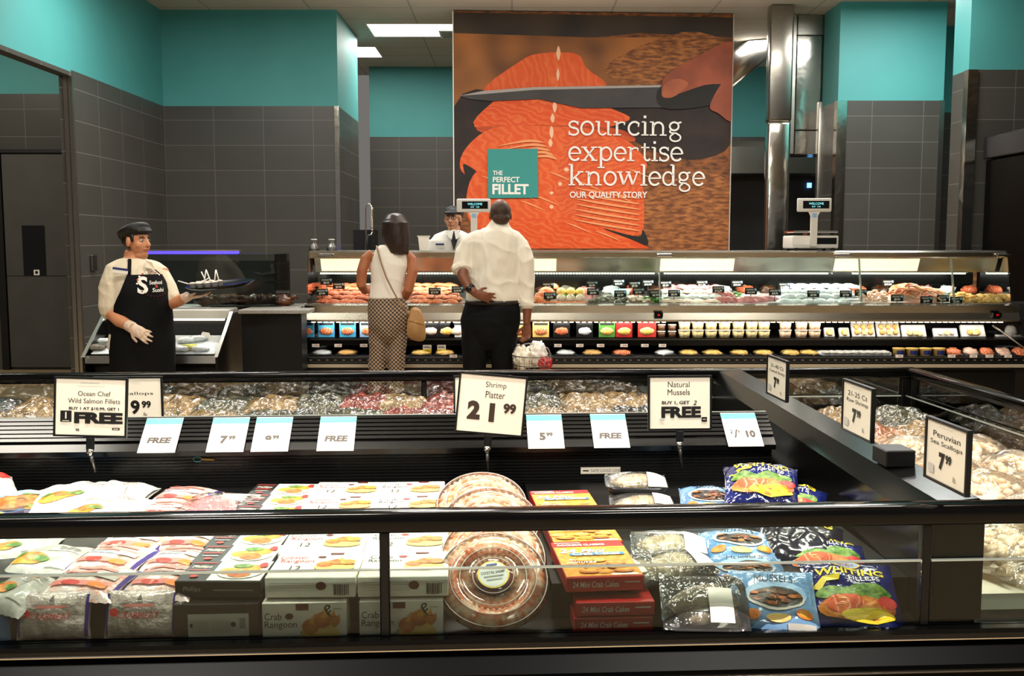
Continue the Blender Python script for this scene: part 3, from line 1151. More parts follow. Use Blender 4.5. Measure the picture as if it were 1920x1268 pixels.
# filled crab cakes and stuffed rolls
for row in range(2):
    for k in range(3):
        px = 1052 + k * 18
        m = MB()
        m.lathe([(0, 0), (.036, .002), (.04, .02), (.034, .044), (.02, .052), (0, .05)], 'yellow food' if row else 'fish cream', 14)
        m.ell((0, 0, .048), (.022, .022, .012), 'goldlight', lump=.3, seed=k)
        Y = 8.26 + row * .13
        tag(m.build('stuffed_roll', None, T(at(px, 545, Y).x, Y, deck_z(Y) + row * .03)), 'yellow round stuffed fish roll in the block of rolls beside the man', 'food', 'stuffed fish rolls')
for k in range(9):
    px = 1022 + k * 9
    fillet(px, 8.15, .05, .06, .015, 'salmon raw', 'fish_strip', 'small orange strip of fish along the near edge of the counter', 'orange fish strips along the edge', 0, 90, k)
# clams
for k in range(22):
    px, Y = R.uniform(1103, 1175), R.uniform(8.14, 8.3)
    m = MB()
    m.ell((0, 0, .018), (.028, .022, .016), 'clam shell', lump=.2, seed=k)
    tag(m.build('clam', None, T(at(px, 545, Y).x, Y, deck_z(Y) + R.choice((0, .012))) @ RZ(R.uniform(0, 180))), 'grey clam heaped on the counter below the glass seam', 'clam', 'heap of grey clams')
# pale scallops
for k in range(26):
    px, Y = R.uniform(1178, 1222), R.uniform(8.14, 8.3)
    m = MB()
    m.ell((0, 0, .014), (.024, .024, .015), 'fish cream', lump=.15, seed=k)
    tag(m.build('scallop', None, T(at(px, 545, Y).x, Y, deck_z(Y) + R.choice((0, .014)))), 'cream scallop heaped on the counter next to the clams', 'scallop', 'heap of cream scallops')
m = MB()
m.lathe([(0, 0), (.07, .0), (.09, .06), (.085, .06), (.068, .01), (0, .01)], 'blue tray', 24)
tag(m.build('serving_bowl', None, T(at(1163, 545, 8.48).x, 8.48, deck_z(8.48))), 'pale blue bowl at the back of the counter behind the clams', 'bowl')
for px, Y in ((1218, 8.2), (1238, 8.18), (1378, 8.4), (1070, 8.5)):
    m = MB()
    for k in range(16):
        m.ell((R.uniform(-.05, .05), R.uniform(-.03, .03), R.uniform(0, .04)), (.02, .02, .012), 'parsley', lump=.6, seed=k, nu=8, nv=5)
    lab = {1218: 'bunch of curly parsley at the near edge beside the scallops', 1238: 'bunch of curly parsley just past the glass seam bracket', 1378: 'bunch of curly parsley behind the pink tuna loins', 1070: 'bunch of curly parsley behind the stuffed rolls'}[px]
    tag(m.build('parsley_bunch', None, T(at(px, 545, Y).x, Y, deck_z(Y))), lab, 'herbs')
# white fish right of the seam
for row in range(4):
    for k in range(5):
        px = 1250 + k * 21 + (row % 2) * 10
        fillet(px, 8.17 + row * .12, .17, .10, .034, ['fish cream', 'fish white', 'fish cream', 'fish pink'][row], 'white_fillet', 'cream white fish fillet in the pile past the glass seam', 'cream white fish fillets', row * .018, R.uniform(10, 150), n)
        n += 1
for k in range(7):
    px, Y = 1348 + (k % 4) * 9, 8.18 + (k // 4) * .12
    fillet(px, Y, .10, .08, .05, 'tuna', 'tuna_loin', 'pink tuna loin in the small pink pile on the counter', 'pink tuna loins', .02 * (k // 4), R.uniform(40, 140), n)
    n += 1
for k in range(3):
    fillet(1400 + k * 20, 8.2 + .05 * k, .24, .14, .05, 'fish pink', 'swordfish_steak', 'large rosy white fish steak beside the pink tuna pile', 'rosy fish steaks', 0, R.uniform(0, 30), n)
    n += 1
for row in range(4):
    for k in range(6):
        px = 1474 + k * 22 + (row % 2) * 9
        fillet(px, 8.17 + row * .11, .19, .075, .036, 'fish white', 'silver_fish', 'whole silvery white fish laid on ice under the right scale', 'silvery fish under the scale', row * .022, R.uniform(-60, 60), n)
        n += 1
# shrimp heap, crab legs, crumbed cakes, lobster tails
for k in range(46):
    px, Y = R.uniform(1614, 1662), R.uniform(8.16, 8.4)
    m = MB()
    a0 = R.uniform(0, 6)
    pts = [(.022 * cos(t * .5), .022 * sin(t * .5), 0) for t in range(9)]
    m.tube(pts, [.005, .008, .010, .010, .009, .008, .006, .005, .003], 'shrimp raw', 7)
    tag(m.build('shrimp', None, T(at(px, 545, Y).x, Y, deck_z(Y) + .01 + R.uniform(0, .05)) @ RZ(R.uniform(0, 360)) @ RX(R.uniform(-50, 50))), 'pink shrimp in the heap on the counter before the crab legs', 'shrimp', 'heap of pink shrimp')
for k in range(40):
    t = k / 40
    px, Y = 1680 + R.uniform(0, 70), 8.16 + R.uniform(0, .34)
    h0 = .02 + .10 * max(0, 1 - abs(px - 1712) / 45) * R.uniform(.3, 1)
    m = MB()
    m.tube([(-.10, 0, -.01), (-.06, .01, .02), (-.01, .012, .03), (.05, 0, .02), (.10, -.012, -.015)], [.005, .011, .008, .010, .003], 'crab leg', 7)
    tag(m.build('crab_limb', None, T(at(px, 545, Y).x, Y, deck_z(Y) + h0) @ RZ(R.uniform(-50, 50)) @ RX(R.uniform(-20, 20))), 'orange red crab leg in the tall heap near the end of the counter', 'crab leg', 'heap of orange crab legs')
for k in range(11):
    px, Y = 1790 + (k % 4) * 12, 8.17 + (k // 4) * .14
    m = MB()
    m.lathe([(0, 0), (.034, .004), (.038, .016), (.03, .028), (0, .03)], 'crumbed', 14, wob=lambda a, i: .1 * sin(3 * a + k))
    tag(m.build('crumbed_cake', None, T(at(px, 545, Y).x, Y, deck_z(Y) + .012 * (k % 2))), 'golden crumbed fish cake past the crab legs', 'fish cake', 'golden crumbed fish cakes')
for k in range(7):
    px, Y = 1838 + (k % 4) * 11, 8.2 + (k // 4) * .16
    fillet(px, Y, .14, .07, .04, 'crumbed', 'breaded_fillet', 'dull brown breaded fillet at the very end of the counter', 'breaded fillets at the end', 0, R.uniform(30, 100), n)
    n += 1
# dark rows at the back of the deck, mirrored stock
for k in range(30):
    px = 600 + k * 42
    if 850 < px < 1000:
        continue
    Y = 8.62
    m = MB()
    m.ell((0, 0, .03), (.075, .05, .04), ['lobster dark', 'clam shell', 'fish pink', 'fish white', 'salmon deep'][k % 5], lump=.4, seed=k)
    tag(m.build('rear_portion', None, T(at(px, 530, Y).x, Y, deck_z(Y) - .005)), 'lumpy portion of fish in the row at the back of the counter', 'fish', 'portions along the back of the counter')

# price tags standing in the fish
TAGS = [(612, 528, 8.3, '8.99'), (635, 536, 8.4, '9.99'), (604, 548, 8.18, '7.99'), (690, 536, 8.45, '14.99'), (815, 546, 8.2, '13.99'), (858, 543, 8.22, '18.99'), (1027, 536, 8.4, '6.99'), (1031, 555, 8.18, '5.99'),
        (1110, 533, 8.35, '8.99'), (1112, 547, 8.2, '4.99'), (1160, 530, 8.5, '12.99'), (1163, 551, 8.16, '3.99'), (1190, 534, 8.42, '7.99'), (1197, 546, 8.25, '9.99'), (1215, 531, 8.5, '16.99'), (1229, 551, 8.16, '6.99'), (1248, 533, 8.45, '5.99'),
        (1264, 550, 8.17, '8.99'), (1316, 532, 8.5, '11.99'), (1347, 543, 8.28, '12.99'), (1382, 532, 8.5, '19.99'), (1408, 546, 8.22, '13.99'), (1470, 536, 8.45, '10.99'), (1453, 548, 8.2, '4.99'), (1525, 551, 8.16, '9.99'), (1586, 551, 8.16, '7.99'),
        (1665, 531, 8.5, '19.99'), (1682, 559, 8.13, '8.99'), (1737, 562, 8.13, '6.99'), (1768, 560, 8.13, '5.99'), (1793, 563, 8.13, '4.99'), (1614, 549, 8.2, '9.99')]
sig = {}
where = [(700, 'in the salmon by the bottles'), (780, 'behind the woman'), (870, 'in the salmon between the two customers'), (1060, 'beside the man in the white shirt'), (1135, 'over the grey clams'), (1205, 'around the pale blue bowl and scallops'), (1255, 'by the bracket of the glass seam'), (1330, 'in the cream white fillets'), (1400, 'above the pink tuna'), (1480, 'by the rosy fish steaks'), (1600, 'in the silvery fish under the scale'), (1700, 'between shrimp and crab legs'), (1900, 'past the crab legs')]
for px, py, Y, s in TAGS:
    c = at(px, py, Y)
    nm = 'tag with white price'
    e = empty('price_tag', '', 'price tag', T(c.x, c.y, c.z), 'black price tags in the fish counter')
    w = [x for q, x in where if px < q][0]
    k = sig.setdefault(w, 0)
    sig[w] += 1
    hi = ['small black tag with white price %s', 'second small black price tag %s', 'third small black price tag %s', 'fourth small black price tag %s'][k] % w
    e['label'] = hi
    m = MB()
    m.box(-.05, .05, -.002, .002, -.028, .028, 'black satin')
    m.art([('t', '$' + s, 0, -.012, .019, 'paperwhite', .02), ('r', -.04, .006, .02, .010, 'greylight'), ('r', -.04, .014, .034, .018, 'greylight'), ('r', .03, .004, .045, .022, 'skyblue')], front(-.002))
    m.build('tag_card', e)
    gap = c.z - .028 - deck_z(Y)
    if gap > 0:
        m = MB()
        m.tube([(0, 0, -.028), (0, .004, -.028 - gap)], .003, 'black matte', 6)
        m.build('tag_stem', e)

# ---- packs on the middle shelf
def shelf_z(Y):
    return .672 + (Y - 8.04) * .045


mat('pack blue', '#4aa3cf', .3)
mat('pack black', '#151515', .3)


def pack(px, label, frame, fill, w=.125, h=.13, lean=62, group=None, name='fish_pack', cat='package', fm='black'):
    """flat pack leaning back on the shelf: frame colour with food window"""
    Y = 8.08
    x = at(px, 625, Y).x
    e = empty(name, label, cat, T(x, Y, shelf_z(Y) + .003) @ RX(90 - lean - 28), group)
    m = MB()
    m.box(-w / 2, w / 2, -.008, .012, 0, h, frame, .004)
    m.art([('r', -w * .42, h * .78, w * .42, h * .92, fm)], front(-.008))
    m.build('wrapper', e)
    m = MB()
    m.ell((0, -.008, h * .40), (w * .40, .010, h * .24), fill, lump=.25, seed=px)
    m.build('food_window', e)
    return e


PK = [(574, 'pack blue', 'salmon raw', 'blue smoked salmon pack at the very end of the shelf'), (612, 'pack blue', 'salmon raw', 'second blue salmon pack from the end of the shelf'), (652, 'pack blue', 'salmon raw', 'third blue salmon pack on the shelf, near the woman'), (690, 'skyblue', 'salmon raw', 'light blue salmon pack half hidden by the woman'),
      (808, 'pack black', 'fish cream', 'black pack of cream fish between bag and man'), (838, 'pack black', 'yellow food', 'black pack of yellow fish close to the man'), (857, 'white', 'fish cream', 'white pack beside the man, mostly hidden'),
      (975, 'goldlight', 'salmon raw', 'pale yellow pack of fish behind the man\'s hand'), (1014, 'goldlight', 'salmon raw', 'pale yellow pack of fish just past the man\'s hand'), (1053, 'pack black', 'salmon deep', 'black pack with bright orange fish on the shelf'), (1096, 'pack black', 'fish white', 'black pack with white fish on the shelf'), (1138, 'green', 'yellow food', 'dark green pack with yellow fish window'), (1170, 'red', 'yellow food', 'red pack with pale yellow fish window'), (1213, 'crimson', 'yellow food', 'bright red bag full of yellow pieces on the shelf')]
for px, fr, fl, lb in PK:
    pack(px, lb, fr, fl, .15 if px > 1200 else .135, fm='red' if px > 1160 else 'black')
mat('tub clear', '#c3bfae', .25)
mat('salad', '#b8a05e', .5, color2='#ded0a0', nscale=45)
mat('salad pink', '#cc9a74', .5, color2='#e2cdb0', nscale=45)


def tub(px, Y, z, r, h, fill, label, group, tilt=0):
    e = empty('food_tub', label, 'tub', T(at(px, 625, Y).x, Y, z) @ RX(tilt), group)
    m = MB()
    m.lathe([(0, 0), (r * .82, 0), (r, h), (r * .98, h), (0, h)], fill, 20)
    m.build('cup', e)
    m = MB()
    m.lathe([(0, h), (r * 1.05, h), (r * 1.05, h + .008), (r * .9, h + .010), (0, h + .010)], 'tub clear', 20)
    m.build('lid', e)
    return e


TB = [(1240, 'brown'), (1260, 'brown'), (1283, 'salad'), (1308, 'salad'), (1333, 'salad'), (1358, 'salad'), (1384, 'salad'), (1409, 'salad'), (1432, 'salad'), (1472, 'salad pink'), (1502, 'salad pink'), (1527, 'salad pink')]
NB = ['first', 'second', 'third', 'fourth', 'fifth', 'sixth', 'seventh', 'eighth', 'ninth', 'tenth', 'eleventh', 'twelfth']
for k, (px, f) in enumerate(TB):
    r = .034 if f == 'brown' else .050
    kind = {'brown': 'small white lidded tub of brown dip', 'salad': 'clear tub of pale salad', 'salad pink': 'clear tub of pinkish salad'}[f]
    for lv in (0, 1):
        tub(px, 8.1, shelf_z(8.1) + lv * (.068 if f != 'brown' else .056), r, .056 if f != 'brown' else .045, f,
            '%s, %s one in stack %s past the red bag' % (kind, ['bottom', 'top'][lv], NB[k]), 'stacked salad tubs on the shelf')


def clam_shell(px, label, w, h, balls, bm, Y=8.1):
    e = empty('clear_tray', label, 'package', T(at(px, 625, Y).x, Y, shelf_z(Y) + .002) @ RX(-28))
    m = MB()
    m.box(-w / 2, w / 2, -.01, .02, 0, h, 'white plastic', .008, 2)
    m.build('tray', e)
    for (bx, bz, br) in balls:
        m = MB()
        m.ell((bx * w, -.015, bz * h), (br, br * .7, br), bm, lump=.2, seed=bx + bz)
        m.build('stuffed_ball', e)
    m = MB()
    m.box(-.02, .02, -.036, -.034, .01, .045, 'goldlight')
    m.build('sticker', e)


clam_shell(1556, 'small clear tray with one yellow portion, past the pink salad tubs', .085, .085, [(0, .45, .03)], 'yellow food')
clam_shell(1584, 'second small clear tray with a yellow portion, before the stuffed clams', .085, .085, [(0, .45, .03)], 'yellow food')
six = [(-.3, .3, .024), (0, .3, .024), (.3, .3, .024), (-.3, .68, .024), (0, .68, .024), (.3, .68, .024)]
clam_shell(1620, 'wide clear tray of six brown stuffed clams beside the small trays', .19, .13, six, 'crumbed')
clam_shell(1667, 'second wide clear tray of brown stuffed clams, next along', .19, .13, six, 'crumbed')
clam_shell(1715, 'white topped tray with two potatoes-like stuffed shells', .2, .11, [(-.2, .3, .028), (.2, .2, .028)], 'salad')
clam_shell(1774, 'flat white foam tray of pale fish on the shelf', .2, .08, [(-.25, .4, .02), (0, .4, .02), (.25, .4, .02)], 'fish cream')
clam_shell(1826, 'white tray with two golden crab cakes near the end of the shelf', .2, .11, [(-.15, .35, .028), (.15, .35, .028)], 'crumbed')
m = MB()
m.ell((0, 0, .05), (.05, .03, .05), 'white plastic', lump=.3)
m.box(-.12, .12, -.02, .03, 0, .02, 'white plastic', .006)
tag(m.build('paper_towel_pack', None, T(at(1895, 625, 8.12).x, 8.12, shelf_z(8.12))), 'white wrapped pack at the far end of the shelf beside the crossing rod', 'package')

# shelf edge price labels
for px in (592, 634, 682, 968, 1004, 1046, 1087, 1126, 1170, 1209, 1242):
    c = at(px, 648, 8.016)
    m = MB()
    m.box(-.03, .03, -.003, 0, -.013, .013, 'paperwhite')
    m.art([('t', '5.99', .006, 0, .013, 'red', .02)], front(-.003))
    w = {592: 'under the second blue salmon pack', 634: 'between the blue salmon packs', 682: 'beside the woman', 968: 'under the yellow pack by the hand', 1004: 'just past the hand', 1046: 'under the orange fish pack', 1087: 'under the white fish pack', 1126: 'under the green pack', 1170: 'under the red pack', 1209: 'under the bright red bag', 1242: 'under the small brown tubs'}[px]
    tag(m.build('shelf_label', None, T(c.x, 8.016, c.z)), 'small white and red shelf label ' + w, 'label', 'shelf edge price labels')
for px, w in ((801, 'near the tan bag'), (828, 'close to the man')):
    c = at(px, 655, 8.012)
    m = MB()
    m.box(-.035, .035, -.003, 0, -.035, .035, 'paperwhite')
    m.art([('r', -.035, -.035, .035, .0, 'yellow'), ('t', '2/$6', 0, -.017, .018, 'ink', .02), ('r', -.028, .010, .028, .016, 'purple'), ('r', -.028, .02, .02, .026, 'grey')], front(-.003))
    tag(m.build('sale_label', None, T(c.x, 8.012, c.z)), 'white and yellow sale label on the shelf rail ' + w, 'label')

# flat packs on the lower deck
def low_z(Y):
    return .536 + (Y - 7.905) * .02


LP = [(560 + 46, 'pack black', 'fish white', 'black'), (652, 'pack black', 'crumbed', 'yellow'), (790, 'pack black', 'yellow food', 'yellow'), (835, 'pack black', 'yellow food', 'yellow'), (985, 'pack black', 'fish white', 'white'), (1060, 'pack black', 'fish white', 'white'), (1110, 'pack black', 'crumbed', 'orange'), (1165, 'pack black', 'salmon raw', 'orange'), (1245, 'pack black', 'fish white', 'white'), (1290, 'pack black', 'yellow food', 'yellow'), (1335, 'pack black', 'yellow food', 'yellow'), (1385, 'pack black', 'yellow food', 'yellow'), (1430, 'pack black', 'yellow food', 'yellow'), (1480, 'pack black', 'yellow food', 'yellow'), (1515, 'pack black', 'yellow food', 'yellow')]
lws = ['under the blue salmon packs', 'beside the woman\'s trousers', 'past the tan bag', 'close to the man\'s leg', 'behind the shopping basket', 'just past the basket', 'below the white fish pack', 'below the green pack', 'below the small brown tubs', 'under the first salad tubs', 'under the third salad tubs', 'under the fifth salad tubs', 'under the middle of the salad tubs', 'under the first pinkish tubs', 'under the last pinkish tubs']
for (px, a_, b_, c_), w in zip(LP, lws):
    Y = 8.05
    e = empty('flat_pack', '%s flat fish pack on the lower deck %s' % ({'black': 'dark', 'yellow': 'yellow', 'white': 'white', 'orange': 'orange'}[c_], w), 'package', T(at(px, 662, Y).x, Y, low_z(Y) + .001) @ RX(6))
    m = MB()
    m.box(-.09, .09, -.10, .12, 0, .02, a_, .005)
    m.build('tray', e)
    m = MB()
    m.ell((0, -.02, .02), (.075, .08, .022), b_, lump=.3, seed=px)
    m.build('fish_filling', e)
for k in range(9):
    px = 1545 + k * 14
    Y = 8.0
    m = MB()
    m.box(-.05, .05, -.05, .10, 0, .03, 'fish white', .01, 2)
    m.ell((0, -.02, .03), (.04, .05, .012), 'white plastic', lump=.3, seed=k)
    tag(m.build('white_packet', None, T(at(px, 660, Y).x, Y, low_z(Y) + .001) @ RX(4)), 'white shiny packet, %s in the row under the small clear trays' % NB[k], 'packet', 'white packets on the lower deck')
for k in range(4):
    px = 1685 + k * 25
    Y = 7.98
    m = MB()
    m.lathe([(0, 0), (.042, 0), (.047, .052), (.05, .054), (.05, .064), (0, .066)], 'goldlight', 20)
    m.art([('r', -.032, .012, .032, .045, 'navy')], lambda x, z, ee: (.0445 * sin(x / .045), -.049 * cos(x / .045) - ee, z))
    tag(m.build('crab_meat_tub', None, T(at(px, 660, Y).x, Y, low_z(Y))), 'squat yellow tub with dark lid, %s of four on the lower deck' % NB[k], 'tub', 'yellow tubs on the lower deck')
for k in range(6):
    px = 1787 + k * 31
    Y = 8.0
    e = empty('shrimp_tray', 'wrapped tray of orange shrimp, %s in the row at the lower deck end' % NB[k], 'tray', T(at(px, 660, Y).x, Y, low_z(Y) + .014) @ RX(24), 'orange shrimp trays')
    m = MB()
    m.box(-.065, .065, -.06, .08, 0, .016, 'carton black', .004)
    m.build('tray', e)
    m = MB()
    m.ell((0, 0, .02), (.058, .06, .02), 'shrimp raw' if k % 2 else 'salmon raw', lump=.5, seed=k, lscale=6)
    m.build('shrimp_filling', e)
    if k > 3:
        break
for px, w in ((1686, 'under the first yellow tub'), (1784, 'under the first shrimp tray'), (1825, 'under the second shrimp tray'), (1855, 'under the third shrimp tray'), (1890, 'at the end of the lower rail'), (850, 'beside the man on the lower rail')):
    c = at(px, 668, 7.888)
    m = MB()
    m.box(-.03, .03, -.003, 0, -.012, .012, 'paperwhite')
    m.art([('t', '6.99', .004, 0, .012, 'red', .02)], front(-.003))
    tag(m.build('shelf_label', None, T(c.x, 7.888, c.z)), 'small white label on the lower rail ' + w, 'label', 'lower rail price labels')
m = MB()
m.tube([at(1862, 611, 7.95), at(1925, 655, 7.8)], .008, 'steel', 8)
m.tube([at(1862, 611, 7.95), at(1862, 611, 8.3)], .008, 'steel', 8)
tag(m.build('end_guard_rod'), 'thin slanting steel rod at the end of the counter shelf', 'rod')

# ---- on top of the counter
TOPZ = 1.3865


def scale_unit(px, label, with_plate):
    Y = 8.42
    fy = -.10 if with_plate else 0
    e = empty('counter_scale', label, 'scale', T(at(px, 470, Y).x, Y, TOPZ))
    s = Y / FPX

    def z(py):
        return at(px, py, Y).z - TOPZ
    m = MB()
    m.box(-32 * s, 31 * s, fy - .03, fy, z(398), z(373), 'white plastic', .01, 2)
    hd_ = m.build('display_head', e)
    m = MB()
    m.box(-22 * s, 26 * s, fy - .034, fy - .028, z(392), z(378), 'screen', .002)
    m.art([('t', 'WELCOME', 2 * s, z(383), .018, 'cyan glow', 0), ('t', '8.59   7.60', 2 * s, z(388.5), .012, 'cyan glow', 0)], front(fy - .034))
    m.build('screen', hd_)
    m = MB()
    m.prism([(-10 * s, z(398)), (10 * s, z(398)), (6 * s, z(406)), (5.5 * s, z(462)), (-5.5 * s, z(462)), (-6 * s, z(406))], fy - .028, fy, 'white plastic', 1)
    m.art([('r', -4 * s, z(409), 4 * s, z(401), 'skyblue')], front(fy - .028))
    m.build('column', e)
    if with_plate:
        m = MB()
        m.box(-38 * s, 48 * s, -.098, .2, z(466), z(442), 'white plastic', .012, 2)
        m.art([('r', 6 * s, z(458), 44 * s, z(446), 'screen'), ('r', -37 * s, z(459), -4 * s, z(445), 'white')], front(-.099))
        for fx in (-30, 38):
            m.box(fx * s - .012, fx * s + .012, -.1, -.07, 0, z(465), 'black matte')
            m.box(fx * s - .012, fx * s + .012, .14, .17, 0, z(465), 'black matte')
        m.build('body', e)
        m = MB()
        m.box(-36 * s, 47 * s, -.095, .18, z(437), z(433), 'chrome', .004)
        m.box(-6 * s, 20 * s, -.02, .1, z(442), z(437), 'dull metal')
        m.build('weighing_plate', e)
    else:
        m = MB()
        m.box(-.1, .1, -.06, .2, 0, z(462), 'white plastic', .01, 2)
        m.build('body', e)
    return e


scale_unit(1517, 'white counter scale with lit display and steel plate, alone at the end of the counter', True)
e2 = scale_unit(889, 'white counter scale display on a pole right beside the clerk', False)
for px, w in ((589, 'outermost'), (622, 'inner')):
    e = empty('glass_bottle', '%s of two small clear glass bottles on the counter end' % w, 'bottle', T(at(px, 468, 8.4).x, 8.4, TOPZ))
    m = MB()
    m.lathe([(0, 0), (.045, 0), (.042, .03), (.02, .06), (.018, .085), (.026, .09)], 'clear plastic', 20)
    m.build('bottle_body', e)
    m = MB()
    m.lathe([(.02, .088), (.026, .088), (.026, .097), (0, .099)], 'greylight', 16)
    m.build('stopper', e)
m = MB()
a = at(795, 468, 8.45)
m.prism([(-.035, 0), (.035, 0), (.044, .118), (-.048, .122)], -.03, .03, 'paperwhite', 1)
m.box(-.055, .05, -.034, .034, .117, .126, 'white plastic')
tag(m.build('paper_cup', None, T(a.x, 8.45, TOPZ)), 'white paper container on the counter next to the clerk', 'cup')

# ================================================================== SMALL CASE ON THE LEFT AND COUNTER
e = empty('sushi_case', 'small black display case with a violet tube along its glass top, behind the apron woman', 'display case', T(0, 0, 0))
sx0, sx1 = -3.18, -2.21
m = MB()
m.box(sx0 + .02, sx1 - .02, 7.42, 8.5, 0, .55, 'black satin')
m.build('base', e)
m = MB()
m.prism([(7.32, .555), (7.33, .60), (7.75, .72), (7.75, .55), (7.42, .52)], sx0, sx1, 'black satin')
m.build('lower_deck', e)
m = MB()
m.prism([(7.305, .555), (7.325, .55), (7.34, .61), (7.32, .612)], sx0, sx1, 'steel')
m.build('front_lip', e)
m = MB()
m.prism([(7.36, .617), (7.74, .722), (7.74, .726), (7.355, .623)], sx0 + .02, sx1 - .02, 'ice')
m.build('ice_bed', e)
m = MB()
m.box(sx0, sx1, 7.75, 8.5, .55, .86, 'black matte')
m.build('rear_body', e)
m = MB()
m.box(sx0, sx1 - .02, 7.70, 8.5, .86, .93, 'white plastic', .006)
m.build('upper_edge', e)
m = MB()
m.box(sx0 + .02, sx1 - .05, 7.72, 7.745, .845, .858, 'led')
m.build('light_strip', e)
for x0 in (sx0 - .02, sx1):
    m = MB()
    m.prism([(7.72, .90), (7.30, .60), (7.30, .5), (7.42, 0), (8.5, 0), (8.5, .90)], x0, x0 + .02, 'black gloss')
    m.prism([(7.73, .905), (7.29, .605), (7.28, .605), (7.72, .915)], x0 - .003, x0 + .023, 'steel')
    m.build('side_panel', e)
gx0, gx1 = at(250, 520, 8.0).x, at(528, 520, 8.2).x
m = MB()
m.box(gx0, gx1, 7.98, 7.985, .938, 1.36, 'tinted glass')
m.build('glass_front', e)
m = MB()
m.box(gx1 - .005, gx1, 7.99, 8.5, .938, 1.36, 'tinted glass')
m.build('glass_side', e)
m = MB()
m.box(gx0, gx1, 7.98, 8.5, 1.362, 1.37, 'clear glass')
m.box(gx0, at(450, 470, 8).x, 7.97, 8.02, 1.385, 1.395, 'steel')
m.build('glass_top', e)
m = MB()
m.tube([(gx0 + .05, 7.99, 1.375), (at(446, 470, 8).x, 7.99, 1.375)], .014, 'violet tube', 10, roundcap=True)
m.build('violet_tube', e)
m = MB()
m.box(gx0, gx1, 8.5, 8.52, .9, 1.30, 'dark wall')
m.build('back_panel', e)
m = MB()
a, b = at(392, 590, 7.98), at(533, 590, 8.1)
m.box(a.x, b.x, 8.0, 8.5, .937, .945, 'black matte')
m.build('glass_base', e)
for k in range(9):
    px, py = 385 + k * 18, 568 - (k % 3) * 5
    Y = 8.1 + .06 * (k % 4)
    m = MB()
    m.ell((0, 0, .035), (.09, .06, .045), 'lobster dark', lump=.5, seed=k)
    m.tube([(.05, 0, .05), (.1, -.03, .07), (.13, -.02, .05)], [.018, .016, .006], 'lobster dark', 7)
    m.tube([(-.05, 0, .05), (-.1, -.03, .06), (-.12, 0, .05)], [.018, .016, .006], 'lobster dark', 7)
    tag(m.build('lobster', None, T(at(px, 560, Y).x, Y, .943) @ RZ(k * 47)), 'dark brown lobster in the heap behind the violet lit glass', 'lobster', 'dark lobsters in the glass case')
mat('lime', '#b7bf2c', .4, color2='#d9d65a', nscale=20)
for k, (px, py, mtn, lab) in enumerate([(357, 664, 'lime', 'yellow green lime pieces on the lit ice deck beside the apron'), (376, 668, 'fish white', 'white wrapped portion next to the lime on the ice deck'), (340, 668, 'fish white', 'white portion close to the apron on the ice deck'), (350, 645, 'fish white', 'white portion at the back of the ice deck'), (372, 640, 'fish white', 'second white portion at the back of the ice deck, by the paper'), (180, 665, 'clam shell', 'small grey pack at the outer end of the ice deck'), (195, 648, 'fish white', 'white portion at the outer end of the ice deck')]):
    Y = 7.36 + (675 - py) / 48 * .36
    m = MB()
    m.ell((0, 0, .02), (.07, .05, .025), mtn, lump=.4, seed=k)
    tag(m.build('food_portion', None, T(at(px, py, Y).x, Y, .62 + (Y - 7.36) * .276)), lab, 'food')
m = MB()
m.prism([(-.05, 0), (.05, 0), (.03, .05), (-.02, .06)], -.03, .03, 'paperwhite', 1)
tag(m.build('folded_paper', None, T(at(385, 632, 7.66).x, 7.66, .70) @ RZ(20)), 'folded white paper card at the back of the ice deck', 'card')
m = MB()
c = at(185, 660, 7.45)
m.box(-.08, .08, -.05, .05, 0, .04, 'thin plastic', .008)
m.box(-.07, .07, -.04, .04, .002, .02, 'grey')
tag(m.build('plastic_box', None, T(c.x - .02, 7.5, .664)), 'clear plastic box at the outer end of the ice deck', 'box')

e = empty('side_counter', 'black counter with pale stone top between the small case and the fish counter', 'counter', T(0, 0, 0))
cx0, cx1 = at(450, 600, 7.62).x, at(568, 600, 7.62).x - .02
m = MB()
m.box(cx0, cx1, 7.66, 7.86, 0, .905, 'black satin')
m.build('cabinet', e)
m = MB()
m.box(at(446, 590, 7.6).x, at(577, 590, 7.6).x, 7.60, 7.87, .905, .935, 'counter top', .004)
m.box(at(446, 590, 7.6).x, XL - .04, 7.87, 8.45, .905, .935, 'counter top', .004)
m.build('stone_top', e)

# intercom on the tiled wall
m = MB()
c = at(187, 490, 9.9)
m.box(XW, XW + .03, 10.0, 10.12, c.z - .1, c.z + .06, 'dull metal', .006)
tag(m.build('wall_switch'), 'small grey metal box on the tiled side wall behind the apron woman', 'switch')


# ================================================================== ISLAND FREEZER
def fu(px, py, u):
    o = FI @ Vector((0, 0, CAM_H))
    d = FI.to_3x3() @ ray(px, py)
    return o + d * ((u - o.x) / d.x)


UL, UD, UR = -2.7, .97, 2.02
VF = 2.40
RB, RT = .815, .862
e = empty('island_freezer', 'large black open island freezer with glass sides, full of frozen seafood', 'freezer', FM)
m = MB()
m.prism([(0, .56), (-.02, .54), (-.05, .50), (-.06, .40), (-.05, .0), (VF + .05, 0), (VF + .06, .4), (VF + .02, .54), (VF, .56)], UL, UR, 'base black')
m.build('base', e)
m = MB()
m.prism([(.0, .577), (-.035, .577), (-.045, .570), (-.045, .556), (-.02, .545), (0, .545)], UL, UR, 'black gloss')
m.prism([(-.045, .556), (-.048, .557), (-.048, .5595), (-.045, .5605)], UL, UR, 'chrome')
m.build('front_sill', e)
m = MB()
m.prism([(-.052, .500), (-.066, .496), (-.066, .488), (-.058, .484)], UL, UR, 'black gloss')
m.prism([(-.066, .493), (-.068, .492), (-.068, .490), (-.066, .489)], UL, UR, 'dull metal')
m.build('front_bumper', e)


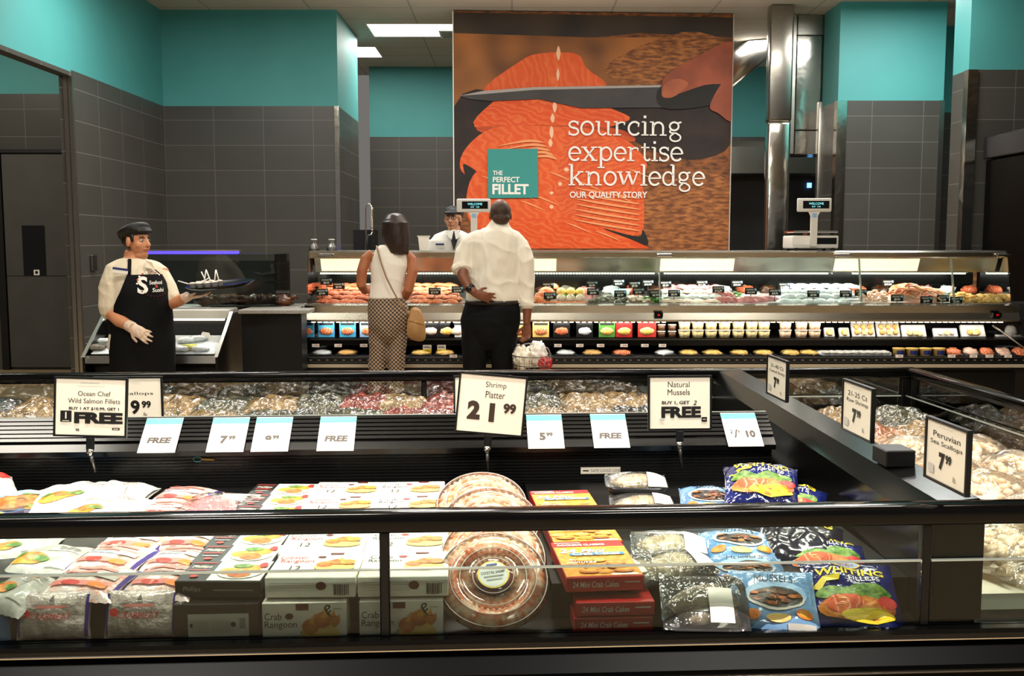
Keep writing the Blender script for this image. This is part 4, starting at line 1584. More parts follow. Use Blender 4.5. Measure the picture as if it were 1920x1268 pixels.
def railbox(x0, x1, y0, y1, z0=RB, z1=RT, mm='black lacquer'):
    q = MB()
    q.box(x0, x1, y0, y1, z0, z1, mm, .012, 3)
    return q


railbox(UL, UR + .03, -.03, .03).build('front_rail', e)
railbox(UL, UR + .03, VF - .03, VF + .03).build('far_rail', e)
railbox(UR - .03, UR + .03, .03, VF - .03).build('side_rail', e)
for u in (fv(722, 1080, 0).x, .945):
    MB().box(u - .011, u + .011, -.012, .012, .577, RB, 'black satin', .003).build('front_post', e)
for u, w in ((fv(795, 735, VF).x, .012), (UR, .045), (UL + .3, .012)):
    MB().box(u - w, u + w, VF - .02, VF + .02, .56, RB, 'black gloss', .004).build('far_post', e)
uu = sorted([UL, fv(722, 1080, 0).x, .945, UR])
for k in range(3):
    a, b = uu[k] + .011, uu[k + 1] - .011
    MB().box(a, b, -.002, .003, .728, RB, 'clear glass').build('upper_glass', e)
    m = MB()
    m.box(a, b, -.012, -.006, .577, .728, 'tinted glass')
    m.box(a, b, -.013, -.005, .728, .732, 'glass edge')
    m.build('lower_glass', e)
uu = sorted([UL, fv(795, 735, VF).x, UR - .04])
for k in range(2):
    a, b = uu[k] + .012, uu[k + 1] - .012
    MB().box(a, b, VF - .002, VF + .003, .56, RB, 'reflective glass').build('far_glass', e)
    m = MB()
    m.box(a, b, VF - .03, VF - .024, .728, .733, 'glass edge')
    m.build('glass_edge_strip', e)
m = MB()
m.box(UR - .002, UR + .003, .03, VF - .03, .56, RB, 'reflective glass')
m.build('side_glass', e)
m = MB()
m.box(UR - .03, UR - .024, .03, VF - .03, .728, .733, 'glass edge')
m.build('glass_edge_strip', e)
# centre ridge with its ribbed slope
prof = [(1.36, .45), (1.36, .70), (1.212, .862), (1.20, .862)]
for k in range(6):
    t0, t1 = k / 6, (k + .7) / 6
    for t, dd in ((t0, .004), (t1, .004), (t1 + .01, -.004), (t0 + 1 / 6 - .005, -.004)):
        prof.append((1.20 - .085 * t - dd * .6, .862 - .067 * t + dd * .8))
prof += [(1.110, .792), (1.085, .772), (1.085, .755), (1.13, .748), (1.13, .45)]
m = MB()
m.prism(prof, UL, UD - .02, 'black gloss')
m.build('centre_ridge', e)
m = MB()
m.prism([(1.20, .862), (1.212, .862), (1.212, .866), (1.20, .866)], UL, UD - .02, 'glass edge')
m.build('ridge_cap', e)
m = MB()
for k in range(14):
    m.box(UL, UD - .02, 1.124, 1.131, .60 + k * .0105, .605 + k * .0105, 'black satin')
m.build('air_grille', e)
m = MB()
up0, up1 = fz(836, 1100, .645).x - .01, fz(1052, 1100, .645).x - .02
m.box(UL, up0, .12, 1.13, .56, .645, 'black satin')
m.box(up1, UD, .12, 1.13, .56, .645, 'black satin')
m.box(up0, up1, .5, 1.13, .56, .60, 'black satin')
m.build('raised_deck', e)
m = MB()
m.box(UL, UD, 1.36, VF - .03, .56, .63, 'black satin')
m.build('far_deck', e)
m = MB()
m.box(1.14, UR - .03, .12, VF - .03, .56, .60, 'papercream')
m.build('end_deck', e)
# cross divider towards the end bin
n0, f0 = fz(1743, 940, .86), fz(1340, 695, .86)
m = MB()
pl = [(n0.x, .03), (n0.x + .125, .03), (f0.x + .125, VF - .03), (f0.x, VF - .03)]
m.prism(pl, .56, .80, 'black gloss', 2)
m.build('cross_divider', e)
m = MB()
v0 = [Vector((x, y, .80)) for x, y in pl]
v1 = [Vector((pl[0][0] + .03, .03, .855)), Vector((pl[1][0], .03, .862)), Vector((pl[2][0], VF - .03, .862)), Vector((pl[3][0] + .03, VF - .03, .855))]
m.add(v0 + v1, [(0, 1, 2, 3), (4, 7, 6, 5), (0, 4, 5, 1), (1, 5, 6, 2), (2, 6, 7, 3), (3, 7, 4, 0)], 'black gloss')
m.build('divider_cap', e)
m = MB()
m.box(n0.x + .02, n0.x + .135, .022, .034, .577, RB, 'base black')
m.build('divider_end_panel', e)
c = fu(1672, 858, n0.x + .08)
m = MB()
m.box(c.x - .035, c.x + .045, c.y - .045, c.y + .045, .86, .905, 'black satin', .003)
m.build('divider_box', e)


# ------------------------------------------------------------------ goods in the near bin
def FT(u, v, z, rz=0, rx=0, ry=0):
    return FM @ T(u, v, z) @ RZ(rz) @ RX(rx) @ RY(ry)


def top_art(d, h):
    return lambda x, y, ee: (x, d / 2 + y, h + ee)


def front_art(h):
    return lambda x, z, ee: (x, -ee, h / 2 + z)


def dumplings(cx, cy, s, seed=0):
    r = random.Random(seed)
    out = [('d', cx, cy - .45 * s, s * 1.15, s * .6, 'goldlight')]
    for dx, dy, rx in ((-.6, 0, .5), (.1, .2, .5), (.65, .15, .45), (-.15, -.22, .55), (.5, -.2, .5)):
        dy *= 2
        out.append(('d', cx + dx * s, cy + dy * s, rx * s, rx * s * .95, 'food amber' if r.random() < .4 else 'food gold'))
        out.append(('p', [(cx + dx * s - .1 * s, cy + dy * s + .2 * s), (cx + dx * s + .15 * s, cy + dy * s + .7 * s), (cx + dx * s + .3 * s, cy + dy * s + .1 * s)], 'food gold'))
    out.append(('d', cx - .9 * s, cy - .35 * s, s * .3, s * .12, 'food green'))
    return out


def rangoon_top(kind, w, d):
    c = 'red' if kind == 'Lobster' else 'ink'
    return [('t', kind, -w * .29, d * .29, d * .14, c, .0, 0, w * (.26 if kind == 'Crab' else .32)), ('t', 'Rangoon', -w * .24, d * .12, d * .16, c, .0, 0, w * .38),
            ('d', -w * .04 if kind == 'Crab' else w * .02, d * .30, w * .05, d * .045, 'red' if kind == 'Crab' else 'maroon'), ('t', '12', -w * .22, -d * .16, d * .17, 'ink', 0, 0, w * .12),
            ('r', w * .1, d * .4, w * .26, d * .46, 'maroon'), ('r', w * .3, d * .38, w * .46, d * .39, 'greylight')] + dumplings(w * .22, -d * .04, w * .20, len(kind))


def rangoon(kind, M, label, w=.205, d=.172, h=.048):
    m = MB()
    m.box(-w / 2, w / 2, 0, d, 0, h, 'carton white', .002)
    m.art(rangoon_top(kind, w, d), top_art(d, h))
    fa = [('r', -w * .45, k * .006 - .008, w * .1, k * .006 - .0065, 'greylight') for k in range(4)]
    fa += [('d', w * .12, .004, .012, .010, 'maroon')] + [('r', w * .26 + k * .004, -.017, w * .26 + k * .004 + (.002 if k % 3 else .003), .008, 'ink') for k in range(9)]
    m.art(fa, front_art(h))
    return tag(m.build('rangoon_carton', None, M), label, 'carton')


def lerp_place(front, back, k, n, z):
    a, b = fz(*front, z), fz(*back, z)
    t = k / (n - 1)
    return a.x + (b.x - a.x) * t


rank = ['nearest the glass', 'second from the glass', 'third from the glass, under the rail', 'fourth from the glass', 'rearmost']
for k in range(5):
    u = lerp_place((583, 1076), (645, 924), k, 5, .70)
    rangoon('Lobster', FT(u, .045 + .179 * k, .649 + (.0 if k else .0), R.uniform(-2, 2) - 1, .5), 'white lobster dumpling carton, %s in its row' % rank[k])
    u = lerp_place((757, 1070), (771, 916), k, 5, .70)
    rangoon('Crab', FT(u, .040 + .179 * k, .649, R.uniform(-2, 2), .5), 'white crab dumpling carton, %s in its row' % rank[k])
for px, lab in ((570, 'white crab dumpling carton standing on edge at the front glass, under the lobster cartons'), (752, 'white crab dumpling carton standing on edge behind the black post of the glass')):
    u = fv(px, 1145, .03).x
    w, h, d = .19, .080, .06
    m = MB()
    m.box(-w / 2, w / 2, 0, d, 0, h, 'carton white', .002)
    m.art([('t', 'Crab', -w * .37, h * .1, h * .2, 'ink', 0, 0, w * .2), ('t', 'Rangoon', -w * .28, -h * .16, h * .25, 'ink', 0, 0, w * .38), ('d', -w * .18, h * .1, w * .05, h * .09, 'maroon'), ('r', -w * .1, h * .28, w * .05, h * .46, 'maroon'),
           ('t', '&', w * .26, h * .26, h * .34, 'ink', 0, .3), ('r', w * .22, h * .06, w * .42, h * .08, 'ink'), ('r', w * .34, h * .3, w * .44, h * .32, 'grey')] + dumplings(w * .19, -h * .2, w * .2, 4) +
          [('p', [(w * .1, -h * .1), (w * .12, h * .18), (w * .24, -h * .05)], 'food amber'), ('p', [(w * .3, -h * .05), (w * .42, h * .15), (w * .42, -h * .1)], 'food amber')], front_art(h))
    tag(m.build('rangoon_carton', None, FT(u, .035, .562)), lab, 'carton')

# black cartons
PR = ['nearest the glass', 'second from the glass', 'third from the glass', 'fourth from the glass, under the rail', 'fifth from the glass', 'sixth from the glass', 'rearmost']
for k in range(7):
    w, d, h = .195, .135, .04
    u = lerp_place((402, 1100), (528, 921), k, 7, .685)
    m = MB()
    m.box(-w / 2, w / 2, 0, d, 0, h, 'carton black', .002)
    a = [('r', -w * .14, -d * .46, w * .49, d * .46, 'paperwhite'), ('t', 'Phillips', -w * .32, d * .16, d * .15, 'papercream', .01, .2, w * .24), ('r', -w * .46, d * .33, -w * .18, d * .37, 'crimson'), ('r', -w * .44, -d * .02, -w * .2, d * .02, 'crimson'), ('r', -w * .42, -d * .16, -w * .22, -d * .13, 'greylight'), ('d', -w * .32, -d * .3, w * .05, d * .06, 'crimson'),
         ('d', w * .19, -d * .06, w * .28, d * .36, 'white'), ('d', w * .06, -d * .08, w * .13, d * .17, 'food gold'), ('d', w * .3, d * .06, w * .13, d * .17, 'food gold'), ('d', w * .2, -d * .22, w * .14, d * .16, 'food amber'), ('d', w * .18, d * .16, w * .12, d * .1, 'food green'), ('d', w * .42, d * .2, w * .05, d * .12, 'crimson')]
    m.art(a, top_art(d, h))
    m.art([('t', 'Phillips', -w * .3, 0, h * .34, 'grey', 0, .2), ('r', -w * .05, -.002, w * .42, .001, 'grey')], front_art(h))
    tag(m.build('crab_cake_carton', None, FT(u, .055 + .127 * k, .646 + .002, -4, 1.5)), 'black crab cake carton, %s in its row' % PR[k], 'carton')
w, d, h = .19, .055, .082
m = MB()
m.box(-w / 2, w / 2, 0, d, 0, h, 'carton black', .002)
m.art([('r', -w * .33, -h * .42, w * .38, h * .22, 'greylight')] + [('r', -w * .3 + .004 * q, -h * .3, -w * .3 + .004 * q + .0012, h * .06, 'grey') for q in range(24)] + [('d', -w * .29, -h * .1, .004, .005, 'ink'), ('d', w * .2, -h * .08, .006, .006, 'ink'), ('r', w * .27, -h * .2, w * .34, h * .1, 'grey')], front_art(h))
tag(m.build('crab_cake_carton', None, FT(fv(405, 1150, .03).x, .03, .562)), 'black carton standing at the glass with a white facts panel', 'carton')


# pillow bags
def bag(name, label, M, w, d, h, base, art=(), cat='bag', group=None, wr=.006, seed=0, n=26, curl=0):
    """soft filled bag: pinched flat ends, art printed on its upper face"""
    def zt(x, y):
        a, b = abs(2 * x / w), abs(2 * y / d)
        z = h * max(0, 1 - a ** 3.2) ** .7 * max(0, 1 - b ** 3.2) ** .7
        z += wr * noise.noise(Vector((x * 26 + seed, y * 26, seed * 1.7))) * max(0, 1 - a ** 6) * max(0, 1 - b ** 6)
        z += .0018 * sin(x * 300 + seed) * (b ** 5)
        return z + curl * (a ** 2 + b ** 2)
    m = MB()

    def side(sg):
        def f(u, v):
            x, y = (u - .5) * w, (v - .5) * d
            b = abs(2 * y / d)
            x *= 1 - .06 * (1 - b ** 2)
            z = zt(x, y)
            return (x, y, z if sg > 0 else min(z * .15, z) - .002 * (1 - b ** 4))
        return f
    m.grid(side(1), n, n, base)
    m.grid(lambda u, v: side(-1)(1 - u, v), n, n, base)
    if art:
        m.art(list(art), lambda x, y, ee: (x, y, zt(x, y) + ee + .0012))
    return tag(m.build(name, None, M), label, cat, group)


# imitation crab packs: two rows
mat('crab pack', '#ecdcd6', .16, color2='#e2a596', nscale=24, detail=4, contrast=(.46, .62), coat=.8, bump=.35, bscale=45)
mat('sea pack grey', '#9c8f88', .16, color2='#d9cbc2', nscale=26, detail=4, coat=.8, bump=.5, bscale=40)


def crab_pack_art(w, d):
    return [('r', -w * .47, -d * .44, -w * .43, d * .44, 'purple'), ('r', w * .43, -d * .44, w * .47, d * .44, 'purple'), ('d', -w * .25, d * .3, w * .06, d * .06, 'crimson'), ('r', -w * .3, d * .12, w * .3, d * .19, 'pink'), ('r', -w * .34, d * .0, w * .34, d * .05, 'pink'), ('r', -w * .3, -d * .1, w * .36, -d * .06, 'skyblue'), ('r', w * .12, -d * .12, w * .38, d * .0, 'greylight'), ('r', -w * .35, -d * .34, w * .35, -d * .24, 'pink'), ('d', -w * .1, -d * .3, w * .12, d * .05, 'crimson'), ('d', w * .24, -d * .32, w * .12, d * .05, 'orange')]


for k in range(6):
    u = lerp_place((135, 1100), (300, 960), k, 6, .69)
    w = .19
    bag('crab_stick_pack', 'white and pink crab stick pack, %s in the outer row' % (['nearest the glass', 'second from the glass', 'third from the glass', 'fourth from the glass', 'fifth from the glass', 'rearmost'][k]), FT(u, .14 + .15 * k, .652 + .006 * (k % 2), -12 + R.uniform(-4, 4), 5), w, .165, .032, 'crab pack', crab_pack_art(w, .165), 'pack', None, .004, k)
for k in range(5):
    u = lerp_place((284, 1100), (352, 990), k, 5, .69)
    bag('crab_stick_pack', 'white and pink crab stick pack, %s beside the black cartons' % (['nearest the glass', 'second from the glass', 'third from the glass', 'fourth from the glass', 'rearmost'][k]), FT(u, .14 + .15 * k, .652, -10 + R.uniform(-3, 3), 5), .175, .165, .032, 'crab pack', crab_pack_art(.175, .165), 'pack', None, .004, k + 9)
for px, w_, lab in ((105, .165, 'crab stick pack standing against the glass, outer one of two'), (268, .165, 'crab stick pack standing against the glass beside the facts panel carton')):
    bag('crab_stick_pack', lab, FT(fv(px, 1140, .06).x, .055, .615, 0, 74), w_, .105, .028, 'sea pack grey', [('r', -w_ * .47, -.046, -w_ * .43, .046, 'purple'), ('r', w_ * .43, -.046, w_ * .47, .046, 'purple'), ('d', -w_ * .34, .006, .011, .009, 'crimson'), ('t', 'CRABMEAT', .0, .0, .014, 'crimson', .0, .2, w_ * .55), ('r', -w_ * .2, .018, w_ * .2, .024, 'pink'), ('p', [(-.006, .034), (.006, .034), (0, .046)], 'ink')], 'pack', None, .004, px)
# tuna steak pack at the back
e2 = empty('tuna_steak_pack', 'vacuum pack with a pink tuna steak beside the black cartons', 'pack', FT(fz(412, 930, .69).x, fz(412, 945, .69).y, .66, -14, 8))
m = MB()
m.ell((0, 0, .018), (.075, .075, .02), 'tuna', lump=.35, seed=4)
mat('tuna bright', '#d9626a', .25, color2='#e58a8c', nscale=12, coat=.6)
m.names = ['tuna bright']
m.build('tuna_steak', e2)
m = MB()
m.grid(lambda u, v: ((u - .5) * .24, (v - .5) * .25, .042 * max(0, 1 - abs(2 * u - 1) ** 3) * max(0, 1 - abs(2 * v - 1) ** 3) + .003 + .004 * noise.noise(Vector((u * 9, v * 9, 3)))), 24, 24, 'film')
m.build('film', e2)
m = MB()
m.box(-.11, .11, -.12, .12, 0, .002, 'dark plate')
m.build('backing', e2)
m = MB()
m.box(-.02, .10, .07, .12, .014, .016, 'paperwhite')
m.art([('r', -.01, -.01, .05, -.006, 'grey'), ('r', -.01, .002, .06, .006, 'grey')], lambda x, y, ee: (x + .03, y + .095, .016 + ee))
m.build('sticker', e2)

# white bags and the blue fish bag at the outer end
mat('white bag', '#e9e5da', .2, color2='#f3efe4', nscale=10, coat=.5, bump=.25, bscale=22)
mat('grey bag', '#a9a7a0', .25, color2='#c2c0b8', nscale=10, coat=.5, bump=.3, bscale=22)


def elle_art(w, d, txt='elle'):
    return [('t', txt, w * .18, d * .22, d * .15, 'grey', .01, .2), ('r', -w * .1, d * .09, w * .34, d * .11, 'greylight'), ('d', -w * .2, -d * .2, w * .2, d * .12, 'food gold'), ('d', -w * .1, -d * .14, w * .16, d * .1, 'food amber'), ('d', -w * .02, -d * .16, w * .1, d * .07, 'food green'), ('d', -w * .3, -d * .12, w * .08, d * .05, 'food green'), ('r', w * .1, -d * .36, w * .4, -d * .33, 'greylight')]


for k, (px, py, zz, w, d, rz, lab, mtl, txt) in enumerate([
        (122, 935, .73, .26, .20, 14, 'white bag with grey lettering lying on top under the leaning sign', 'white bag', 'elle'),
        (50, 962, .70, .27, .22, 4, 'white bag with golden food picture next to the blue fish bag', 'white bag', 'elle'),
        (168, 965, .70, .24, .22, -2, 'white bag with green and orange food picture beside the crab stick packs', 'white bag', 'elle'),
        (195, 925, .69, .24, .16, -8, 'white bag at the back, mostly behind the crab stick packs', 'white bag', 'elle'),
        (8, 1032, .67, .2, .16, 10, 'grey white bag just below the rail at the outer end', 'grey bag', 'elle'),
        (66, 1060, .67, .2, .18, -8, 'grey white bag below the rail leaning on the crab stick packs', 'grey bag', 'elle'),
        (15, 1115, .67, .16, .15, -30, 'grey white bag slumped against the glass at the outer end', 'grey bag', 'elle')]):
    p = fz(px, py, zz)
    bag('frozen_food_bag', lab, FM @ T(p.x, p.y + d * .5, zz - .035) @ RZ(rz) @ RX(8), w, d, .04, mtl, elle_art(w, d, txt), 'bag', None, .010, k * 3)
p = fz(28, 960, .70)
bag('fish_bag', 'bright blue fish bag with brown fillet picture at the outer end', FM @ T(p.x - .02, p.y + .1, .665) @ RZ(20) @ RX(8), .24, .22, .05, 'blue', [('d', -.03, .05, .1, .05, 'skyblue'), ('t', 'FISH', .03, .08, .02, 'yellow', .03, .2), ('d', -.02, -.02, .09, .05, 'brown'), ('d', -.02, -.025, .075, .036, 'food amber'), ('d', .03, .02, .03, .018, 'food green'), ('r', -.1, -.1, .06, -.075, 'deepnavy'), ('d', -.06, -.085, .03, .012, 'yellow')], 'bag', None, .01, 5)
p = fz(6, 1150, .60)
bag('fish_bag', 'blue fish bag tucked in the lower corner at the outer end', FM @ T(p.x - .03, .07, .60) @ RZ(8) @ RX(60), .14, .10, .03, 'blue', [('d', 0, 0, .04, .025, 'skyblue')], 'bag', None, .008, 8)
p = fz(-20, 900, .72)
bag('frozen_food_bag', 'red tipped bag cut off at the picture edge behind the blue fish bag', FM @ T(p.x - .02, p.y, .69) @ RZ(30) @ RX(8), .18, .16, .04, 'white bag', [('d', .04, .03, .04, .03, 'crimson')], 'bag', None, .01, 11)


# shrimp platters
mat('shrimp cooked', '#e58a50', .4, color2='#f8dcbc', nscale=55, detail=3, coat=.6)
mat('shrimp tail', '#e87a42', .4, color2='#fae2c8', nscale=45, coat=.6)
mat('sauce', '#7c1d10', .25, coat=.5)
mat('platter label', '#cfd3cf', .35)
SHW = lambda a, i: .018 * sin(46 * a)


def platter(M, label, rad=.132):
    e3 = empty('shrimp_platter', label, 'platter', M)
    m = MB()
    m.lathe([(0, 0), (rad * .92, 0), (rad, .012), (rad * 1.03, .016), (rad * 1.03, .019), (rad * .98, .016), (rad * .9, .006), (0, .006)], 'clear plastic', 48)
    m.build('tray', e3)
    m = MB()
    m.lathe([(rad * .33, .012), (rad * .37, .030), (rad * .48, .0385), (rad * .58, .034), (rad * .63, .024)], 'shrimp cooked', 184, wob=lambda a, i: .045 * sin(26 * a + i * .9))
    m.build('inner_shrimp_ring', e3)
    m = MB()
    m.lathe([(rad * .58, .018), (rad * .65, .034), (rad * .78, .037), (rad * .9, .032), (rad * .99, .016)], 'shrimp tail', 230, wob=lambda a, i: .035 * sin(38 * a + i * .9))
    m.build('outer_shrimp_ring', e3)
    m = MB()
    m.lathe([(rad * .33, .006), (rad * .34, .036), (rad * .31, .038), (0, .036)], 'sauce', 32)
    m.build('sauce_cup', e3)
    m = MB()
    m.lathe([(0, .0475), (rad * .29, .0475), (rad * .29, .0485), (0, .0485)], 'platter label', 32)
    m.art([('d', 0, 0, rad * .285, rad * .285, 'yellow'), ('d', 0, 0, rad * .26, rad * .26, 'platter label'), ('t', 'COCKTAIL SHRIMP', 0, rad * .04, rad * .06, 'ink', .02, 0, rad * .44), ('t', '1 lb.', 0, rad * .13, rad * .05, 'ink', .02), ('r', -rad * .1, rad * .18, rad * .1, rad * .22, 'navy'), ('r', -rad * .18, -rad * .05, rad * .18, -rad * .03, 'grey'), ('r', -rad * .14, -rad * .12, rad * .14, -rad * .1, 'grey')], lambda x, y, ee: (x, y, .0486 + ee))
    m.build('round_label', e3)
    m = MB()
    m.lathe([(rad * 1.04, .018), (rad * 1.0, .024), (rad * .98, .034), (rad * .9, .040), (rad * .80, .041), (rad * .78, .044), (rad * .62, .044), (rad * .6, .041), (rad * .40, .041), (rad * .36, .047), (0, .047)], 'thin plastic', 48)
    lid_ = m.build('clear_lid', e3)
    m = MB()
    for rr, zz in ((.99, .034), (.79, .0435), (.61, .0435), (.375, .046)):
        m.tube([(rad * rr * cos(2 * pi * q / 48), rad * rr * sin(2 * pi * q / 48), zz) for q in range(48)], 0.0011, 'greylight', 5, closed=True)
    m.build('lid_ridge', lid_)
    return e3


for k, (px, py, zt, lab) in enumerate([(922, 1010, .735, 'round shrimp platter in front, its round label in full view'), (922, 976, .750, 'round shrimp platter right behind the front one, label half covered'), (918, 927, .758, 'third round shrimp platter, its top arc above the rail'), (902, 897, .760, 'rearmost round shrimp platter, only the top arc in view')]):
    t = fz(px, py, zt)
    tilt = 38 if k < 2 else 30
    rad = .128
    M = FM @ T(t.x, t.y + .022 - rad * cos(radians(tilt)), zt + .018 - rad * sin(radians(tilt)) - .03) @ RX(tilt) @ RZ([8, -6, 12, 0][k])
    platter(M, lab, rad)

# red crab cake cartons
for k, (px, py, zz, v0, lab) in enumerate([(1137, 1106, .66, .05, 'red crab cake carton nearest the glass'), (1104, 1033, .665, .315, 'red crab cake carton in the middle, just under the rail'), (1066, 962, .665, .575, 'red crab cake carton at the back above the rail')]):
    w, d, h = .182, .255, .036
    p = fz(px, py, zz)
    m = MB()
    m.box(-w / 2, w / 2, 0, d, 0, h, 'carton red', .002)
    a = [('r', -w * .49, -d * .48, w * .49, d * .30, 'food gold'), ('r', -w * .49, d * .28, w * .49, d * .32, 'yellow'), ('r', -w * .46, d * .44, -w * .1, d * .46, 'papercream'), ('t', 'DOCKSIDE CLASSICS', -w * .1, d * .38, d * .055, 'white', .03, 0, w * .66), ('t', '24', -w * .33, d * .2, d * .12, 'paperwhite', .02, .2), ('t', 'Mini', w * .02, d * .2, d * .1, 'paperwhite', .02, .3), ('r', -w * .32, d * .06, w * .42, d * .13, 'blue'), ('t', 'Crab Cakes', w * .04, d * .095, d * .085, 'white', .02, 0, w * .64)]
    r = random.Random(k)
    for q in range(13):
        a.append(('d', r.uniform(-.4, .4) * w, -d * .38 + (q % 4) * d * .1, w * .13, d * .055, 'food amber' if q % 3 == 0 else 'food gold'))
        a.append(('d', a[-1][1], a[-1][2] + d * .012, w * .10, d * .035, 'goldlight' if q % 2 else 'food gold'))
    a += [('t', 'Ready in', -w * .22, -d * .08, d * .06, 'white', .01, .3), ('t', 'minutes', -w * .22, -d * .15, d * .06, 'white', .01, .3), ('r', w * .24, -d * .14, w * .36, -d * .1, 'navy'), ('r', w * .1, -d * .47, w * .44, -d * .43, 'paperwhite')]
    m.art(a, top_art(d, h))
    m.art([('t', '24 Mini Crab Cakes', -w * .12, 0, h * .4, 'greylight', .01, .2, w * .6), ('r', w * .25, .002, w * .45, .005, 'greylight')], front_art(h))
    tag(m.build('crab_cake_carton', None, FT(p.x, v0, .649, 3, 1)), lab, 'carton')
for k, zz in enumerate((.577, .614)):
    w, d, h = .182, .09, .034
    m = MB()
    m.box(-w / 2, w / 2, 0, d, 0, h, 'carton red', .002)
    m.art([('t', '24 Mini Crab Cakes', -w * .12, 0, h * .4, 'greylight', .01, .2, w * .6), ('r', w * .25, .002, w * .45, .005, 'greylight'), ('r', -w * .3, h * .34, w * .3, h * .38, 'crimson')], front_art(h))
    tag(m.build('crab_cake_carton', None, FT(fz(1143, 1120, .62).x + .004 * k, .028, zz - .016 + (0 if k else 0))), 'dark red side of a crab cake carton, %s in the stack at the glass' % ['bottom one', 'upper one'][k], 'carton')

# fish trays
mat('fish skin', '#a49779', .3, color2='#6d6350', nscale=26, stretch=(1, 3, 1), coat=.7)
mat('fish belly', '#cdbf9e', .3, color2='#8a7a58', nscale=30, detail=6, stretch=(3, 1, 1), coat=.7)


def fish_tray(label, M, w=.19, d=.13, dark=False, sticker=(.05, .02), belly=True):
    e3 = empty('fish_tray', label, 'tray', M)
    m = MB()
    out, inn, bot = rounded_rect(w, d, .03), rounded_rect(w - .014, d - .014, .026), rounded_rect(w - .03, d - .03, .02)
    k = len(out)
    vs = [(x, y, .028) for x, y in out] + [(x, y, .026) for x, y in inn] + [(x, y, .004) for x, y in bot] + [(x, y, 0) for x, y in bot]
    fs = []
    for i in range(k):
        j = (i + 1) % k
        fs += [(i, j, k + j, k + i), (k + i, k + j, 2 * k + j, 2 * k + i), (i, 3 * k + i, 3 * k + j, j)]
    fs += [tuple(range(2 * k, 3 * k)), tuple(range(3 * k, 4 * k))[::-1]]
    m.add(vs, fs, 'dark plate' if dark else 'clear plastic', True)
    m.build('tray', e3)
    m = MB()
    nn = 12

    def f(u, v):
        t = u * 2 - 1
        r = max(.05, (1 - abs(t) ** 2.6)) * (1 if t < .4 else 1 - .5 * (t - .4))
        a = 2 * pi * v
        return (t * w * .42, r * d * .36 * cos(a) + .006 * sin(3 * t), .024 + r * .024 * sin(a))
    m.grid(f, 18, nn, 'fish belly' if belly else 'fish skin')
    m.build('whole_fish', e3)
    m = MB()
    m.grid(lambda u, v: ((u - .5) * (w - .004), (v - .5) * (d - .004), .029 + .022 * max(0, 1 - abs(2 * u - 1) ** 3) * max(0, 1 - abs(2 * v - 1) ** 3)), 16, 12, 'film')
    flm = m.build('film', e3)
    m = MB()
    sx_, sy_ = sticker
    m.grid(lambda u, v: (sx_ + (u - .5) * .055, sy_ + (v - .5) * .085, .031 + .022 * max(0, 1 - abs(2 * (sx_ + (u - .5) * .055) / w) ** 3) * max(0, 1 - abs(2 * (sy_ + (v - .5) * .085) / d) ** 3)), 6, 6, 'paperwhite')
    m.build('sticker', flm)
    return e3


for px, py, zz, rz, rx, dk, st, lab, bl in [
        (1192, 895, .755, -6, 4, True, (.06, -.02), 'topmost fish tray at the back, pale fish on dark foam', True),
        (1203, 936, .715, -4, 6, False, (.06, .0), 'clear rimmed fish tray just above the rail', True),
        (1250, 1010, .70, -8, 10, False, (.07, -.01), 'fish tray just under the rail with a pale fish and white sticker', True),
        (1262, 1048, .68, 12, 8, False, (.07, .0), 'rumpled fish tray behind the large clear one', True),
        (1318, 1112, .645, -5, 38, False, (.035, -.015), 'large clear fish tray tilted against the front glass, white sticker on it', False),
        (1195, 1062, .67, 24, 6, False, (-.03, .0), 'small wrapped fish tray beside the red cartons', True)]:
    p = fz(px, py, zz)
    big = 'large' in lab
    fish_tray(lab, FM @ T(p.x, p.y + (.0 if not big else 0), zz - .04) @ RZ(rz) @ RX(rx), .185 if not big else .20, .13 if not big else .145, dk, st, bl)
c = fv(1118, 890, 1.06)
m = MB()
m.box(-.045, .09, -.002, .002, -.011, .011, 'papercream')
m.art([('t', 'SAFE LOAD LINE', .04, 0, .010, 'grey', .01), ('r', -.038, -.002, -.018, .002, 'ink')], front(-.002))
o = tag(m.build('load_line_label', None, FM @ T(c.x, 1.118, c.z)), 'cream safe load line label on the black freezer wall', 'label')

# mussel bags
mat('mussel bag', '#5a88b8', .15, color2='#7fa8d0', nscale=8, coat=.9, bump=.35, bscale=26)
mat('navy bag', '#14226a', .14, color2='#0d1648', nscale=7, coat=1, bump=.45, bscale=24)
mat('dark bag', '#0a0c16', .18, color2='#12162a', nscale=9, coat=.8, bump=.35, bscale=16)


def mussel_art(w, d):
    a = [('d', 0, d * .05, w * .36, d * .2, 'skyblue'), ('t', 'MUSSELS', 0, d * .29, d * .13, 'ink', 0, .2, w * .46), ('d', 0, -d * .02, w * .33, d * .17, 'greylight'), ('d', 0, .0, w * .31, d * .15, 'ink')]
    r = random.Random(3)
    for q in range(26):
        t, rr = r.uniform(0, 6.28), sqrt(r.random())
        a.append(('d', w * .27 * rr * cos(t), d * .01 + d * .12 * rr * sin(t), w * .05, d * .025, ['mussel dark', 'brown', 'food amber'][q % 3]))
    a += [('d', -w * .3, -d * .26, w * .1, d * .07, 'orange'), ('d', -w * .3, -d * .26, w * .07, d * .05, 'food amber'), ('d', w * .3, -d * .24, w * .1, d * .07, 'orange'), ('d', w * .3, -d * .24, w * .07, d * .05, 'food gold'), ('d', 0, -d * .3, w * .14, d * .06, 'goldlight'), ('r', w * .1, -d * .44, w * .42, -d * .37, 'greylight')]
    return a


